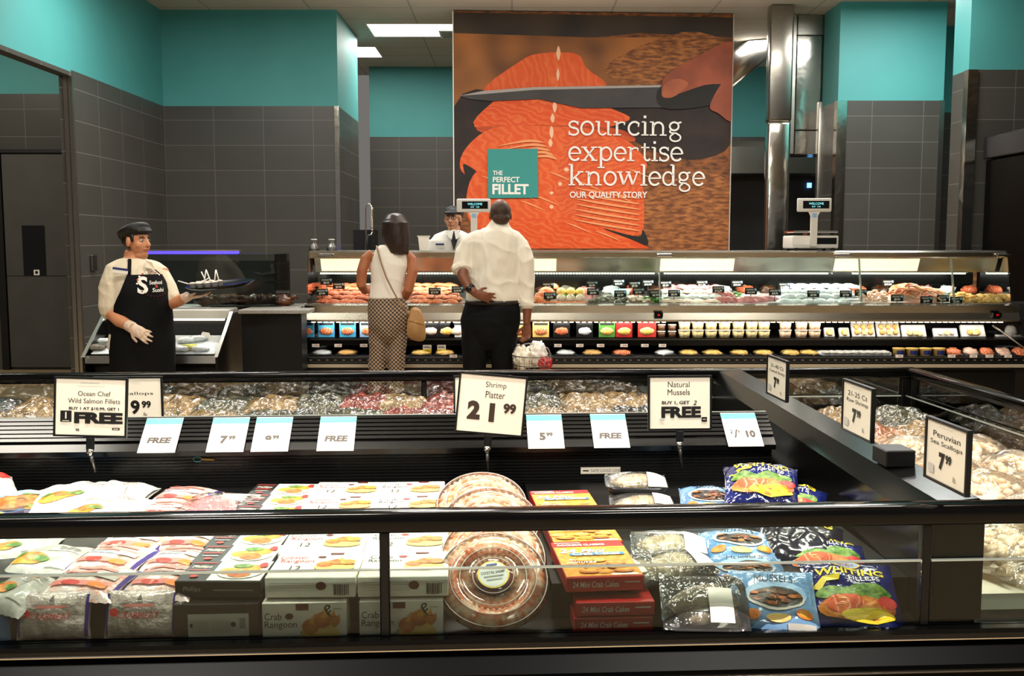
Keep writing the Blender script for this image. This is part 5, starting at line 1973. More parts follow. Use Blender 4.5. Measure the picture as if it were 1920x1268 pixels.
for k, (px, py, zz, rz, rx, w, d, lab) in enumerate([
        (1333, 930, .70, -12, 16, .19, .19, 'light blue mussel bag behind the rail beside the dark pole'),
        (1385, 1012, .69, -8, 14, .19, .17, 'light blue mussel bag just under the rail'),
        (1400, 1062, .66, -4, 20, .20, .15, 'light blue mussel bag squeezed between two others'),
        (1452, 1110, .64, -8, 40, .20, .175, 'light blue mussel bag at the front glass, bowl of mussels printed on it')]):
    p = fz(px, py, zz)
    bag('mussel_bag', lab, FM @ T(p.x, p.y, zz - .03) @ RZ(rz) @ RX(rx), w, d, .035, 'mussel bag', mussel_art(w, d), 'bag', None, .008, k * 5)


def whiting_art(w, d):
    return [('d', -w * .02, d * .4, w * .16, d * .07, 'goldlight'), ('d', -w * .02, d * .4, w * .14, d * .055, 'skyblue'), ('t', 'Great', -w * .02, d * .4, d * .06, 'crimson', .01, .2), ('t', 'WHITING', 0, d * .26, d * .12, 'yellow', .02, .1, w * .72), ('t', 'FILLETS', w * .12, d * .14, d * .08, 'paperwhite', .0, .1),
            ('p', [(-w * .42, d * .05), (-w * .3, d * .18), (-w * .12, d * .2), (-w * .14, d * .13), (-w * .27, d * .11), (-w * .34, -.0)], 'yellow'),
            ('d', -w * .2, -d * .05, w * .2, d * .1, 'food green'), ('d', w * .15, -d * .03, w * .24, d * .09, 'food green'), ('d', 0, -d * .24, w * .4, d * .15, 'food amber'), ('d', -w * .12, -d * .2, w * .2, d * .12, 'salmon deep'), ('d', w * .1, -d * .33, w * .28, d * .08, 'yellow'), ('d', w * .32, -d * .16, w * .1, d * .08, 'crimson'), ('d', w * .24, -d * .12, w * .1, d * .05, 'paperwhite')]


for k, (px, py, zz, rz, rx, w, d, mt, lab) in enumerate([
        (1428, 893, .77, -14, 20, .22, .21, 'navy bag', 'topmost navy whiting bag at the back with yellow lettering'),
        (1470, 930, .72, -22, 14, .24, .22, 'navy bag', 'navy whiting bag behind the rail, wrinkled and shiny'),
        (1500, 1000, .70, -18, 14, .23, .20, 'dark bag', 'dark side of a whiting bag just under the rail'),
        (1545, 1035, .67, -10, 22, .22, .16, 'navy bag', 'navy whiting bag half covered behind the front one'),
        (1596, 1098, .645, -8, 37, .22, .20, 'navy bag', 'navy whiting bag at the front glass with fish and vegetable picture')]):
    p = fz(px, py, zz)
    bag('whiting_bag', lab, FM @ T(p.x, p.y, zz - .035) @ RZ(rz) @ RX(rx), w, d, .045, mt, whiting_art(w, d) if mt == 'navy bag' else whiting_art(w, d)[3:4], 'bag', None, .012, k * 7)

# ------------------------------------------------------------------ far bin stock
mat('vac tan', '#54432b', .16, color2='#8a7350', nscale=22, coat=.35, bump=.6, bscale=30)
mat('vac grey', '#2a2b29', .16, color2='#55533f', nscale=22, coat=.35, bump=.6, bscale=30)
mat('vac red', '#4c1c18', .14, color2='#7d4036', nscale=22, coat=.35, bump=.6, bscale=30)
mat('vac salmon', '#7c4428', .14, color2='#94785a', nscale=16, coat=.35, bump=.6, bscale=30)
mat('vac dark', '#20211f', .14, color2='#3d3e3a', nscale=12, coat=1, bump=.7, bscale=30)
kinds = {'vac tan': 'tan vacuum packed fish', 'vac grey': 'grey vacuum packed fish', 'vac red': 'red vacuum packed meat', 'vac salmon': 'salmon coloured vacuum pack', 'vac dark': 'dark vacuum pack'}
PAT = ['vac tan', 'vac salmon', 'vac tan', 'vac tan', 'vac dark', 'vac tan', 'vac tan', 'vac grey', 'vac tan', 'vac grey', 'vac tan', 'vac grey', 'vac red', 'vac tan', 'vac grey', 'vac tan', 'vac grey', 'vac dark']
rows = [(1.70, .712), (1.97, .728), (2.21, .752)]
for r_, (v, z) in enumerate(rows):
    for k in range(18):
        u = -2.55 + k * .2 + R.uniform(-.03, .03)
        if u > .80 or (4 <= k <= 5 and r_ == 1):
            continue
        mt = PAT[(k + (r_ if k % 3 else 0)) % 18]
        where_ = ['near the ridge', 'in the middle row', 'against the far glass'][r_]
        bag('vacuum_pack', '%s in the far bin, lying %s' % (kinds[mt], where_), FM @ T(u, v, z - .035) @ RZ(R.uniform(-15, 15)) @ RX(R.uniform(2, 8)), .26, .30, .048, mt, (), 'vacuum pack', 'vacuum packs in the far bin', .026, k * 3 + r_, 18)
    m = MB()
m = MB()
m.box(UL + .02, .92, 1.37, VF - .06, .63, .650, 'black satin')
m.build('stock_riser', e)
for k in range(6):
    u, v = fv(352 + (k % 3) * 40, 745, 2.0).x + .02 * (k // 3), 1.9 + .13 * (k // 3)
    e3 = empty('round_tub', '%s round lidded tub among the vacuum packs in the far bin' % ['first', 'middle', 'third', 'fourth', 'fifth', 'sixth'][k], 'tub', FM @ T(u, v, .6505))
    m = MB()
    m.lathe([(0, 0), (.04, 0), (.05, .065), (0, .065)], 'vac tan', 24)
    m.build('cup', e3)
    m = MB()
    m.lathe([(.045, .066), (.053, .066), (.053, .074), (.046, .074), (.044, .070), (0, .070)], 'thin plastic', 24)
    m.build('lid', e3)

# ------------------------------------------------------------------ end bin: bags of scallops
mat('scallop', '#d8b88c', .3, color2='#eedfc4', nscale=16, coat=.7)
for k in range(15):
    v = .30 + (k // 3) * .29
    u = 1.325 + (k % 3) * .25 + .012 * v
    e3 = empty('scallop_bag', 'bag of cream scallops, %s from the near glass, %s of the end bin' % (NB[k // 3], ['divider side', 'middle', 'outer side'][k % 3]), 'bag', FM @ T(u, v, .612) @ RZ(R.uniform(-20, 20)))
    m = MB()
    r = random.Random(k)
    for q in range(120):
        x, y = r.uniform(-.113, .113), r.uniform(-.13, .13)
        h_ = .085 * (1 - (x / .14) ** 2) * (1 - (y / .16) ** 2)
        m.ell((x, y, max(.014, h_ * r.uniform(.7, 1))), (.017, .016, .013), 'scallop', lump=.25, seed=q, nu=8, nv=5)
    m.build('scallop_filling', e3)
    m = MB()
    m.grid(lambda uu_, vv: ((uu_ - .5) * .275, (vv - .5) * .31, .104 * max(0, 1 - abs(2 * uu_ - 1) ** 2.6) * max(0, 1 - abs(2 * vv - 1) ** 2.6) + .006 + .008 * noise.noise(Vector((uu_ * 7, vv * 7, k)))), 18, 18, 'film')
    m.build('film', e3)

for k in range(6):
    v, u = 1.78 + (k // 3) * .29, 1.34 + (k % 3) * .25
    bag('vacuum_pack', '%s of fish at the far end of the end bin' % kinds[['vac tan', 'vac salmon', 'vac tan', 'vac tan', 'vac tan', 'vac grey', 'vac salmon', 'vac tan', 'vac dark'][k]], FM @ T(u, v, .625 + .02 * (k // 3)) @ RZ(R.uniform(-25, 25)) @ RX(5), .27, .31, .07, ['vac tan', 'vac salmon', 'vac tan', 'vac tan', 'vac tan', 'vac grey', 'vac salmon', 'vac tan', 'vac dark'][k], (), 'vacuum pack', 'vacuum packs in the end bin', .03, k + 60, 20)

# ------------------------------------------------------------------ signs
def sign(label, M, w, h, art, pole=0, clampy=0, back=False):
    e3 = empty('price_sign', label, 'sign', M)
    t = .006
    m = MB()
    m.box(-w / 2 - t, w / 2 + t, -.006, .006, h / 2, h / 2 + t, 'black satin')
    m.box(-w / 2 - t, w / 2 + t, -.006, .006, -h / 2 - t, -h / 2, 'black satin')
    m.box(-w / 2 - t, -w / 2, -.006, .006, -h / 2, h / 2, 'black satin')
    m.box(w / 2, w / 2 + t, -.006, .006, -h / 2, h / 2, 'black satin')
    m.build('frame', e3)
    m = MB()
    m.box(-w / 2, w / 2, -.002, .002, -h / 2, h / 2, 'papercream')
    m.art(art, front(-.002))
    m.build('card', e3)
    if pole:
        m = MB()
        m.box(-.012, .012, -.006, .008, -h / 2 - .05, -h / 2 - t, 'black satin', .003)
        m.tube([(0, 0, -h / 2 - .045), (0, 0, -h / 2 - .065)], .011, 'chrome', 12)
        m.build('clamp', e3)
        m = MB()
        m.tube([(0, 0, -h / 2 - .06), (.012, .02, -h / 2 - pole)], .006, 'dull metal', 10)
        m.build('pole', e3)
    return e3


def price(big, small, x, z, s, m='ink', gap=.5):
    vs = text_geo(big, .04)
    bw = vs[2] / vs[3] * s
    ws = text_geo(small, .035)
    sw = ws[2] / ws[3] * s * .48
    return [('t', big, x - sw / 2, z, s, m, .06), ('t', small, x + bw / 2 + s * .10, z + s * .24, s * .52, m, .05)]


def big_sign(px0, px1, pyt, pyb, v, roll, label, art, pole=.13, yaw=0, pitch=-4):
    c = fv((px0 + px1) / 2, (pyt + pyb) / 2, v)
    s = (v + 2.15) / FPX
    w, h = (px1 - px0) * s - .012, (pyb - pyt) * s - .012
    return sign(label, FM @ T(*c) @ RZ(yaw) @ RY(roll) @ RX(pitch), w, h, art(w, h), pole)


big_sign(104, 237, 708, 819, 1.03, 2, 'framed sign for wild salmon fillets, nearest the outer end, with FREE in thick letters', lambda w, h: [
    ('r', -w * .15, h * .42, w * .12, h * .435, 'greylight'), ('r', -w * .2, h * .37, w * .2, h * .38, 'greylight'), ('t', 'Ocean Chef', w * .05, h * .24, h * .085, 'ink', 0, 0, w * .47), ('t', 'Wild Salmon Fillets', w * .05, h * .11, h * .085, 'ink', 0, 0, w * .75), ('t', 'BUY 1 AT $10.99, GET 1', w * .05, -h * .03, h * .06, 'ink', .03, 0, w * .72),
    ('r', -w * .43, -h * .27, -w * .27, -h * .07, 'ink'), ('t', '1', -w * .35, -h * .155, h * .12, 'papercream', .02), ('r', -w * .4, -h * .255, -w * .30, -h * .245, 'papercream'), ('t', 'FREE', w * .12, -h * .19, h * .20, 'ink', .06, 0, w * .70), ('t', '98', -w * .18, -h * .41, h * .05, 'ink', .03), ('r', w * .32, -h * .40, w * .43, -h * .36, 'ink'), ('r', w * .34, -h * .385, w * .41, -h * .375, 'papercream')], .12)
big_sign(178, 304, 706, 786, 1.45, 0, 'framed scallops sign half hidden behind the wild salmon sign', lambda w, h: [('t', 'Scallops', w * .13, h * .1, h * .10, 'ink', 0, 0, w * .5), ('t', '9', w * .1, -h * .24, h * .36, 'ink', .04), ('t', '99', w * .27, -h * .17, h * .18, 'ink', .04), ('t', 'lb', w * .25, -h * .42, h * .09, 'ink'), ('r', w * .05, h * .38, w * .2, h * .39, 'greylight')], 0, 0, 0)
big_sign(856, 986, 701, 816, 1.03, 5.5, 'framed shrimp platter sign tilted over the round platters', lambda w, h: [('t', 'Shrimp', w * .05, h * .33, h * .13, 'inkbrown', 0, 0, w * .32), ('t', 'Platter', w * .05, h * .17, h * .12, 'inkbrown', 0, 0, w * .3), ('t', '2', -w * .26, -h * .12, h * .33, 'inkbrown', .065), ('t', '1', w * .02, -h * .14, h * .33, 'inkbrown', .07), ('t', '99', w * .29, -h * .05, h * .18, 'inkbrown', .05)], .13)
big_sign(1213, 1336, 703, 808, 1.03, 0, 'framed natural mussels sign over the fish trays', lambda w, h: [('t', 'Natural', -w * .02, h * .36, h * .11, 'ink', 0, 0, w * .36), ('t', 'Mussels', -w * .02, h * .21, h * .11, 'ink', 0, 0, w * .37), ('t', 'BUY 1, GET', -w * .07, 0, h * .075, 'ink', .03, 0, w * .46), ('t', '2', w * .25, 0, h * .09, 'ink', .02, .3), ('t', 'FREE', w * .02, -h * .18, h * .22, 'ink', .05, 0, w * .66), ('r', w * .36, -h * .37, w * .45, -h * .28, 'ink'), ('r', w * .38, -h * .33, w * .43, -h * .32, 'papercream'), ('r', -w * .34, -h * .35, -w * .27, -h * .3, 'greylight')], .13)
big_sign(850, 960, 704, 776, 1.5, 0, 'framed sign almost hidden behind the shrimp platter sign', lambda w, h: [], 0)


def side_sign(pl, pr, pyt, pyb, u, label, l1, l2, big, small):
    a, b = fu(pl, (pyt + pyb) / 2 - 12, u), fu(pr, (pyt + pyb) / 2 + 12, u)
    w = abs(a.y - b.y) - .012
    top, bot = fu(pl, pyt, u), fu(pl, pyb, u)
    h = top.z - bot.z - .012
    c = (top + bot) / 2
    art = [('r', -w * .2, h * .42, w * .15, h * .43, 'greylight'), ('t', l1, 0, h * .29, h * .1, 'ink', 0, 0, w * min(.72, .085 * len(l1))), ('t', l2, 0, h * .14, h * .1, 'ink', 0, 0, w * min(.8, .075 * len(l2)))] + price(big, small, -.02 * w, -h * .15, h * .30) + [('t', 'lb.', w * .25, -h * .36, h * .09, 'ink'), ('r', -w * .42, -h * .4, -w * .28, -h * .24, 'greylight')]
    return sign(label, FM @ T(u, (a.y + b.y) / 2, max(c.z, .862 + h / 2 + .006)) @ RZ(-90), w, h, art)


side_sign(1738, 1818, 778, 895, n0.x + .03, 'framed Peruvian sea scallops sign on the divider, nearest the front rail', 'Peruvian', 'Sea Scallops', '7', '99')
side_sign(1582, 1638, 709, 806, n0.x + .06, 'framed raw shrimp sign standing midway along the divider', '21-25 Ct', 'Raw Shrimp', '7', '99')
side_sign(1440, 1477, 664, 738, n0.x + .085, 'framed cooked shrimp sign at the far end of the divider', '31-40 Ct', 'Cooked Shrimp', '7', '99')

# hanging price tags with a teal edge
SL = (Vector((1.2, .862)) - Vector((1.085, .77)))
for (px, py, txt, lab) in [(312, 793, 'FREE', 'teal edged FREE tag nearest the wild salmon sign'), (436, 791, '7|99', 'teal edged tag priced seven, beside the nearest FREE tag'), (517, 791, '9|99', 'teal edged tag priced nine, in the middle of the outer group'), (636, 788, 'FREE', 'teal edged FREE tag on its own before the shrimp sign'), (1019, 786, '5|99', 'teal edged tag priced five, just past the shrimp sign'), (1138, 783, 'FREE', 'teal edged FREE tag between shrimp and mussels signs'), (1381, 783, '2/$10', 'teal edged tag at the end of the ridge, past the mussels sign')]:
    c = fv(px, py, 1.195)
    e3 = empty('hanging_price_tag', lab, 'price tag', FM @ T(c.x, 1.192, .858) @ RX(-51.5), 'teal edged price tags on the ridge')
    w, h = .121, .150
    m = MB()
    m.box(-w / 2, w / 2, -.0075, -.006, -h, 0, 'white')
    a = [('r', -w / 2, -.028, w / 2, -.002, 'tealprint')]
    if txt == 'FREE':
        a += [('t', 'FREE', .0, -.098, .025, 'inkbrown', .05, .1, w * .64), ('t', 'BUY 1, GET 2', 0, -.076, .010, 'grey', .02, 0, w * .6)]
    elif '|' in txt:
        b_, s_ = txt.split('|')
        a += price(b_, s_, .0, -.098, .034, 'inkbrown') + [('r', -w * .2, -.072, w * .25, -.070, 'greylight'), ('r', -w * .3, -.132, -w * .05, -.128, 'greylight')]
    else:
        a += [('t', '2', -.038, -.085, .016, 'inkbrown', .02), ('t', '/', -.024, -.094, .036, 'inkbrown', .02), ('t', '$', -.013, -.085, .012, 'inkbrown', .02), ('t', '10', .026, -.096, .030, 'inkbrown', .05)]
    m.art(a, front(-.0075))
    m.build('card', e3)
    m = MB()
    m.box(-w / 2, w / 2, -.006, .0, -.004, .004, 'clear plastic')
    m.build('clip', e3)

# small wire loop on the wall of the bin
m = MB()
c = fv(382, 861, 1.12)
m.tube([(.014 * cos(t * .4) - .02, 0, .008 * sin(t * .4)) for t in range(16)], .0012, 'tealprint', 6, closed=True)
m.tube([(-.006, 0, 0), (.035, 0, -.002)], .0035, 'goldlight', 8)
tag(m.build('key_loop', None, FM @ T(c.x, 1.118, c.z)), 'small teal loop with brass tip on the black freezer wall', 'key loop')


# ================================================================== PEOPLE
def bake_remesh(mb, name, voxel, parent=None, its=4, folds=0):
    """one continuous surface from overlapping volumes; each new face keeps the material of the volume under it"""
    src = mb.build(name + '_src')
    md = src.modifiers.new('r', 'REMESH')
    md.mode, md.voxel_size, md.use_smooth_shade = 'VOXEL', voxel, True
    sm = src.modifiers.new('s', 'SMOOTH')
    sm.factor, sm.iterations = .5, its
    dg = bpy.context.evaluated_depsgraph_get()
    me = bpy.data.meshes.new_from_object(src.evaluated_get(dg))
    me.name = name
    tree = BVHTree.FromPolygons([tuple(v) for v in mb.v], mb.f)
    me.materials.clear()
    for n_ in mb.names:
        me.materials.append(MATS[n_])
    if len(mb.names) > 1:
        for p in me.polygons:
            hit = tree.find_nearest(p.center)
            p.material_index = mb.m[hit[2]] if hit[2] is not None else 0
    if folds:
        nn = [v.normal.copy() for v in me.vertices]
        for v, nv in zip(me.vertices, nn):
            c = v.co
            a_ = noise.noise(Vector((c.x * 5 + c.z * 4.5, c.y * 5, c.z * 3.2 - c.x * 4)))
            b_ = noise.noise(Vector((c.x * 9 - c.z * 6, c.y * 8 + 7, c.z * 5)))
            v.co = c + nv * folds * ((1 - abs(a_) * 2.2) ** 3 * .8 + b_ * .7 - .3)
    me.polygons.foreach_set('use_smooth', [True] * len(me.polygons))
    old = src.data
    bpy.data.objects.remove(src)
    bpy.data.meshes.remove(old)
    o = bpy.data.objects.new(name, me)
    COL.objects.link(o)
    if parent:
        o.parent = parent
    return o


def rp(ring, a, off=0):
    """point on a body ring (centre, half width, half depth, yaw in degrees): a = -90 is the front"""
    c, rx, ry, yaw = ring
    y = radians(yaw)
    ca, sa = cos(a), sin(a)
    p = 1 if len(ring) < 5 else 1
    return c + Vector((cos(y), sin(y), 0)) * ((rx + off) * ca) + Vector((-sin(y), cos(y), 0)) * ((ry + off) * sa)


def loft(mb, rings, m, n=24, off=0):
    vs, fs = [], []
    for r_ in rings:
        for j in range(n):
            vs.append(rp(r_, 2 * pi * j / n, off))
    k = len(rings)
    for i in range(k - 1):
        for j in range(n):
            fs.append((i * n + j, i * n + (j + 1) % n, (i + 1) * n + (j + 1) % n, (i + 1) * n + j))
    fs += [tuple(range(n))[::-1], tuple(range((k - 1) * n, k * n))]
    return mb.add(vs, fs, m, True)


def shell(mb, rings, a0, a1, m, off=.012, th=.006, n=24, sub=3):
    """open cloth panel lying over body rings"""
    R2 = []
    for i in range(len(rings) - 1):
        for s in range(sub):
            t = s / sub
            R2.append(tuple([rings[i][0].lerp(rings[i + 1][0], t)] + [rings[i][q] + (rings[i + 1][q] - rings[i][q]) * t for q in (1, 2, 3)]))
    R2.append(rings[-1])
    aa = (lambda t: (a0[0] + (a0[1] - a0[0]) * t, a1[0] + (a1[1] - a1[0]) * t)) if isinstance(a0, tuple) else (lambda t: (a0, a1))
    for o_ in (off, off - th):
        def f(u, v):
            i = min(len(R2) - 1, int(round(v * (len(R2) - 1))))
            b0, b1 = aa(v)
            return rp(R2[i], radians(b0 + (b1 - b0) * u), o_)
        mb.grid(f, n, len(R2) - 1, m)
    return mb


def head_geo(mb, c, M, skin, s=1.0):
    """head centred at c; M turns it (face looks to -y before turning)"""
    def w(x, y, z):
        return c + M @ (Vector((x, y, z)) * s)
    r3 = M.to_3x3()
    mb.ell(w(0, .012, .030), (.074 * s, .094 * s, .088 * s), skin, r3, 20, 14)
    mb.ell(w(0, -.022, -.030), (.060 * s, .068 * s, .080 * s), skin, r3, 20, 14)
    mb.ell(w(0, -.050, -.088), (.034 * s, .030 * s, .024 * s), skin, r3)
    mb.ell(w(.034, -.048, -.028), (.028 * s, .026 * s, .030 * s), skin, r3)
    mb.ell(w(-.034, -.048, -.028), (.028 * s, .026 * s, .030 * s), skin, r3)
    mb.tube([w(0, -.080, .018), w(0, -.094, -.008), w(0, -.106, -.030)], [.009 * s, .011 * s, .014 * s], skin, 10, roundcap=True)
    for sg in (1, -1):
        mb.ell(w(.076 * sg, .008, -.008), (.010 * s, .020 * s, .032 * s), skin, r3)
        mb.ell(w(.010 * sg, -.096, -.033), (.009 * s, .010 * s, .008 * s), skin, r3)
    mb.ell(w(0, -.080, -.058), (.026 * s, .014 * s, .012 * s), skin, r3)
    return w


def face_parts(w, M, parent, s=1.0, brow='hair dark', iris='iris brown', lip='lips'):
    r3 = M.to_3x3()
    for sg in (1, -1):
        m = MB()
        m.ell(w(.031 * sg, -.0735, .004), (.0145 * s, .010 * s, .0062 * s), 'eye white', r3, 12, 8)
        m.ell(w(.031 * sg, -.0825, .004), (.0062 * s, .003 * s, .0058 * s), iris, r3, 10, 6)
        m.build('eye', parent)
        m = MB()
        m.tube([w(.014 * sg, -.086, .022), w(.032 * sg, -.085, .028), w(.050 * sg, -.070, .022)], [.003 * s, .0045 * s, .002 * s], brow, 6)
        m.build('eyebrow', parent)
    m = MB()
    m.tube([w(-.024, -.085, -.062), w(0, -.096, -.059), w(.024, -.085, -.062)], [.003 * s, .007 * s, .003 * s], lip, 8)
    m.build('mouth', parent)


def hand_geo(mb, wrist, d, nrm, thumb, m, L=.18, curl=25, spread=7, size=1.0):
    """palm, four fingers and a thumb: d towards the finger tips, nrm out of the palm, thumb = +1/-1 side"""
    d = d.normalized()
    nrm = (nrm - d * nrm.dot(d)).normalized()
    sd = d.cross(nrm).normalized() * thumb
    z = size
    mb.tube([wrist - d * .01, wrist + d * .03 * z, wrist + d * .07 * z, wrist + d * .095 * z], [(.026 * z, .020 * z), (.036 * z, .018 * z), (.042 * z, .016 * z), (.038 * z, .013 * z)], m, 12, ref=nrm if False else sd.cross(d), roundcap=True)
    for k, (o, ln) in enumerate(((.030, .072), (.011, .082), (-.009, .076), (-.028, .058))):
        base = wrist + d * (.09 - .006 * abs(k - 1)) * z + sd * o * z
        dr = (d + sd * radians(spread) * (1.4 - k)).normalized()
        pts, cur, a = [base - dr * .01], base, radians(curl) * (.6 + .12 * k)
        for seg in (.45, .32, .23):
            step = dr * cos(a) + nrm * sin(a)
            pts.append(cur)
            cur = cur + step * ln * seg * z
            a += radians(curl) * .9
        pts.append(cur)
        mb.tube(pts, [.0095 * z, .0095 * z, .009 * z, .0085 * z, .007 * z], m, 8, roundcap=True)
    b = wrist + d * .025 * z + sd * .026 * z
    mb.tube([b, b + (d * .5 + sd * .75 + nrm * .3).normalized() * .035 * z, b + (d * .75 + sd * .6 + nrm * .35).normalized() * .068 * z], [.014 * z, .0115 * z, .009 * z], m, 8, roundcap=True)


mat('skin light', '#cf8f68', .5, color2='#c4825c', nscale=14, sss=.1)
mat('skin tan', '#a9663f', .5, color2='#9c5b37', nscale=14)
mat('skin brown', '#7a452a', .5, color2='#6d3c24', nscale=14)
mat('skin fair', '#c8906e', .5, color2='#bd8462', nscale=14)
mat('glove', '#d9b9a0', .25, color2='#e6cdb8', nscale=30, bump=.4, bscale=60)
mat('hair dark', '#17110d', .45, color2='#261b14', nscale=40, stretch=(6, 6, .6))
mat('hair brown', '#20140e', .4, color2='#35221a', nscale=60, stretch=(8, 8, .5))
mat('hair short', '#2b1c13', .7, color2='#4c2f1e', nscale=25)
mat('eye white', '#d9d2c8', .3)
mat('iris brown', '#1d120b', .2)
mat('lips', '#a3524a', .45)
mat('lips dark', '#9a5c4a', .5)
mat('shirt white', '#ebe3d3', .7, color2='#e3dac8', nscale=5, bump=1.0, bscale=5, stretch=(1.6, 1, .7))
mat('shirt cream', '#e6d9c0', .7, color2='#ddcfb4', nscale=5, bump=1.0, bscale=6, stretch=(1.5, 1, .8))
mat('top white', '#efe7da', .7, bump=.1, bscale=12)
mat('coat white', '#dcd9d0', .7, bump=.3, bscale=8)
mat('trousers black', '#070708', .8, spec=.15, color2='#0b0b0d', nscale=6, bump=.3, bscale=7)
mat('apron black', '#070708', .7, spec=.15, color2='#0a0a0c', nscale=5, bump=.3, bscale=6)
mat('cap black', '#0c0c0d', .6, bump=.3, bscale=20)
mat('tan leather', '#b58a5a', .45, color2='#ab804f', nscale=15)
mat('strap leather', '#8b6a4a', .5)
mat('watch black', '#0a0a0a', .3)
mat('belt', '#1a120d', .4)


def flower_mat(name):
    N = NT(name)
    b = N.n('ShaderNodeBsdfPrincipled', Roughness=.75)
    tc = N.n('ShaderNodeTexCoord')
    mpn = N.n('ShaderNodeMapping')
    mpn.inputs['Scale'].default_value = (46, .01, 46)
    mpn.inputs['Rotation'].default_value = (0, radians(45), 0)
    N.l(tc.outputs['Object'], mpn.inputs[0])
    v = N.n('ShaderNodeTexVoronoi', Scale=1.0, Randomness=0)
    N.l(mpn.outputs[0], v.inputs['Vector'])
    cr = N.n('ShaderNodeValToRGB')
    cr.color_ramp.interpolation = 'CONSTANT'
    e_ = cr.color_ramp.elements
    e_[0].position, e_[0].color = 0, lin('#241a15')
    e_[1].position, e_[1].color = .16, lin('#c2a98a')
    for pz, hx in ((.30, '#7d4a35'), (.35, '#c2a98a'), (.40, '#211814')):
        x = e_.new(pz)
        x.color = lin(hx)
    N.l(v.outputs['Distance'], cr.inputs[0])
    N.l(cr.outputs[0], b.inputs['Base Color'])
    N.l(b.outputs[0], N.out.inputs[0])
    MATS[name] = N.m


flower_mat('flower cloth')


def rings_px(Y, yaw, rows_):
    """rows of (px centre, py, half width px, half depth m, dy)"""
    out = []
    for r_ in rows_:
        px, py, hw, hd = r_[:4]
        dy = r_[4] if len(r_) > 4 else 0
        out.append((at(px, py, Y + dy), hw / FPX * Y, hd, yaw))
    return out


# ---------------------------------------------------------------- man in white shirt, seen from behind
Y0 = 7.45
P = lambda px, py, dy=0: at(px, py, Y0 + dy)
gz = lambda px, z_, dy=0: Vector((at(px, 700, Y0 + dy).x, Y0 + dy, z_))
m = MB()
Mh = Matrix.Rotation(radians(188), 4, 'Z') @ Matrix.Rotation(radians(12), 4, 'X')
hc = P(938, 404, .03)
w_ = head_geo(m, hc, Mh, 'skin brown', 1.02)
m.tube([P(937, 420, .03), P(935, 445, .0), P(932, 470, 0)], [.058, .062, .08], 'skin brown', 14)
loft(m, rings_px(Y0, 0, [(930, 440, 24, .05), (929, 455, 46, .09), (926, 490, 44, .10), (925, 530, 40, .095), (922, 570, 42, .10), (920, 600, 46, .11)]), 'skin brown')
# legs inside the trousers, shoes below
for px, kx, fx in ((892, 886, 884), (948, 946, 950)):
    m.tube([P(px, 590), gz(kx, .52, .0), gz(fx, .08)], [.085, .058, .042], 'skin brown', 12)
    m.tube([gz(fx, .045, .08), gz(fx, .045, -.06), gz(fx, .035, .02), gz(fx, .03, .16)], [.03, .04, .04, .03], 'skin brown', 10)
# left arm bent, hand on the small of the back
m.tube([P(890, 458), P(867, 492, -.03), P(868, 520, -.10), P(880, 540, -.16), P(891, 550, -.185)], [.055, .05, .042, .035, .028], 'skin brown', 12)
hand_geo(m, P(891, 551, -.185), P(918, 559, -.165) - P(891, 551, -.185), Vector((0, 1, 0)), 1, 'skin brown', curl=10, size=.95)
# right arm straight down to the basket
m.tube([P(964, 458), P(988, 505, -.02), P(989, 560, -.03), P(988, 608, -.05)], [.055, .05, .042, .028], 'skin brown', 12)
hand_geo(m, P(988, 609, -.05), Vector((-.05, .0, -1)), Vector((-.35, -1, 0)), 1, 'skin brown', curl=44, spread=3)
man = bake_remesh(m, 'person', .0058)
tag(man, 'man seen from behind in white shirt and black trousers, basket in hand', 'person')
m = MB()
loft(m, rings_px(Y0, 0, [(936, 418, 18, .062, .02), (935, 427, 25, .07, .01), (933, 434, 40, .085), (930, 444, 50, .10), (928, 458, 53, .112), (928, 480, 53, .12), (927, 505, 51, .122), (926, 535, 50, .122), (925, 555, 51, .125), (924, 570, 49, .12)]), 'shirt white')
m.tube([P(896, 446), P(880, 458), P(870, 478, -.02), P(866, 503, -.05)], [.065, .072, .070, .064], 'shirt white', 14, roundcap=True)
m.tube([P(864, 498, -.05), P(866, 507, -.065)], [.070, .070], 'shirt white', 14)
m.tube([P(962, 446), P(976, 460), P(986, 490, -.02), P(989, 540, -.03), P(988, 572, -.035)], [.062, .068, .064, .055, .050], 'shirt white', 14, roundcap=True)
m.tube([P(988, 564, -.035), P(988, 574, -.035)], [.054, .054], 'shirt white', 14)
m.tube([P(936, 415, .03), P(937, 422, .02)], [.068, .072], 'shirt white', 14)
bake_remesh(m, 'shirt', .008, man, 3, .010)
m = MB()
loft(m, rings_px(Y0, 0, [(923, 566, 50, .124), (922, 580, 54, .135), (919, 600, 57, .145), (918, 620, 55, .14), (918, 640, 46, .12), (918, 655, 34, .09)]), 'trousers black')
for pts in ([P(893, 610), P(891, 660), gz(889, .5), gz(886, .10)], [P(945, 610), P(941, 660), gz(944, .5), gz(949, .10)]):
    m.tube(pts, [.118, .105, .085, .068], 'trousers black', 16)
for fx in (884, 950):
    m.tube([gz(fx, .05, -.09), gz(fx, .05, .04), gz(fx, .04, .19)], [.045, .05, .04], 'trousers black', 12, roundcap=True)
bake_remesh(m, 'trousers', .009, man, 3, .007)
m = MB()
r_ = rings_px(Y0, 0, [(923, 563, 51, .127), (923, 570, 51.5, .129)])
loft(m, r_, 'belt')
m.build('belt', man)
m = MB()
rr3 = Mh.to_3x3()
m.ell(w_(0, .022, .020), (.079, .096, .084), 'hair short', rr3, 24, 16, lump=.03, lscale=9)
m.ell(w_(0, .050, -.035), (.066, .062, .050), 'hair short', rr3, 20, 12, lump=.03, lscale=9)
hh = bake_remesh(m, 'hair', .006, man, 2)
m = MB()
pc = P(882, 541, -.165)
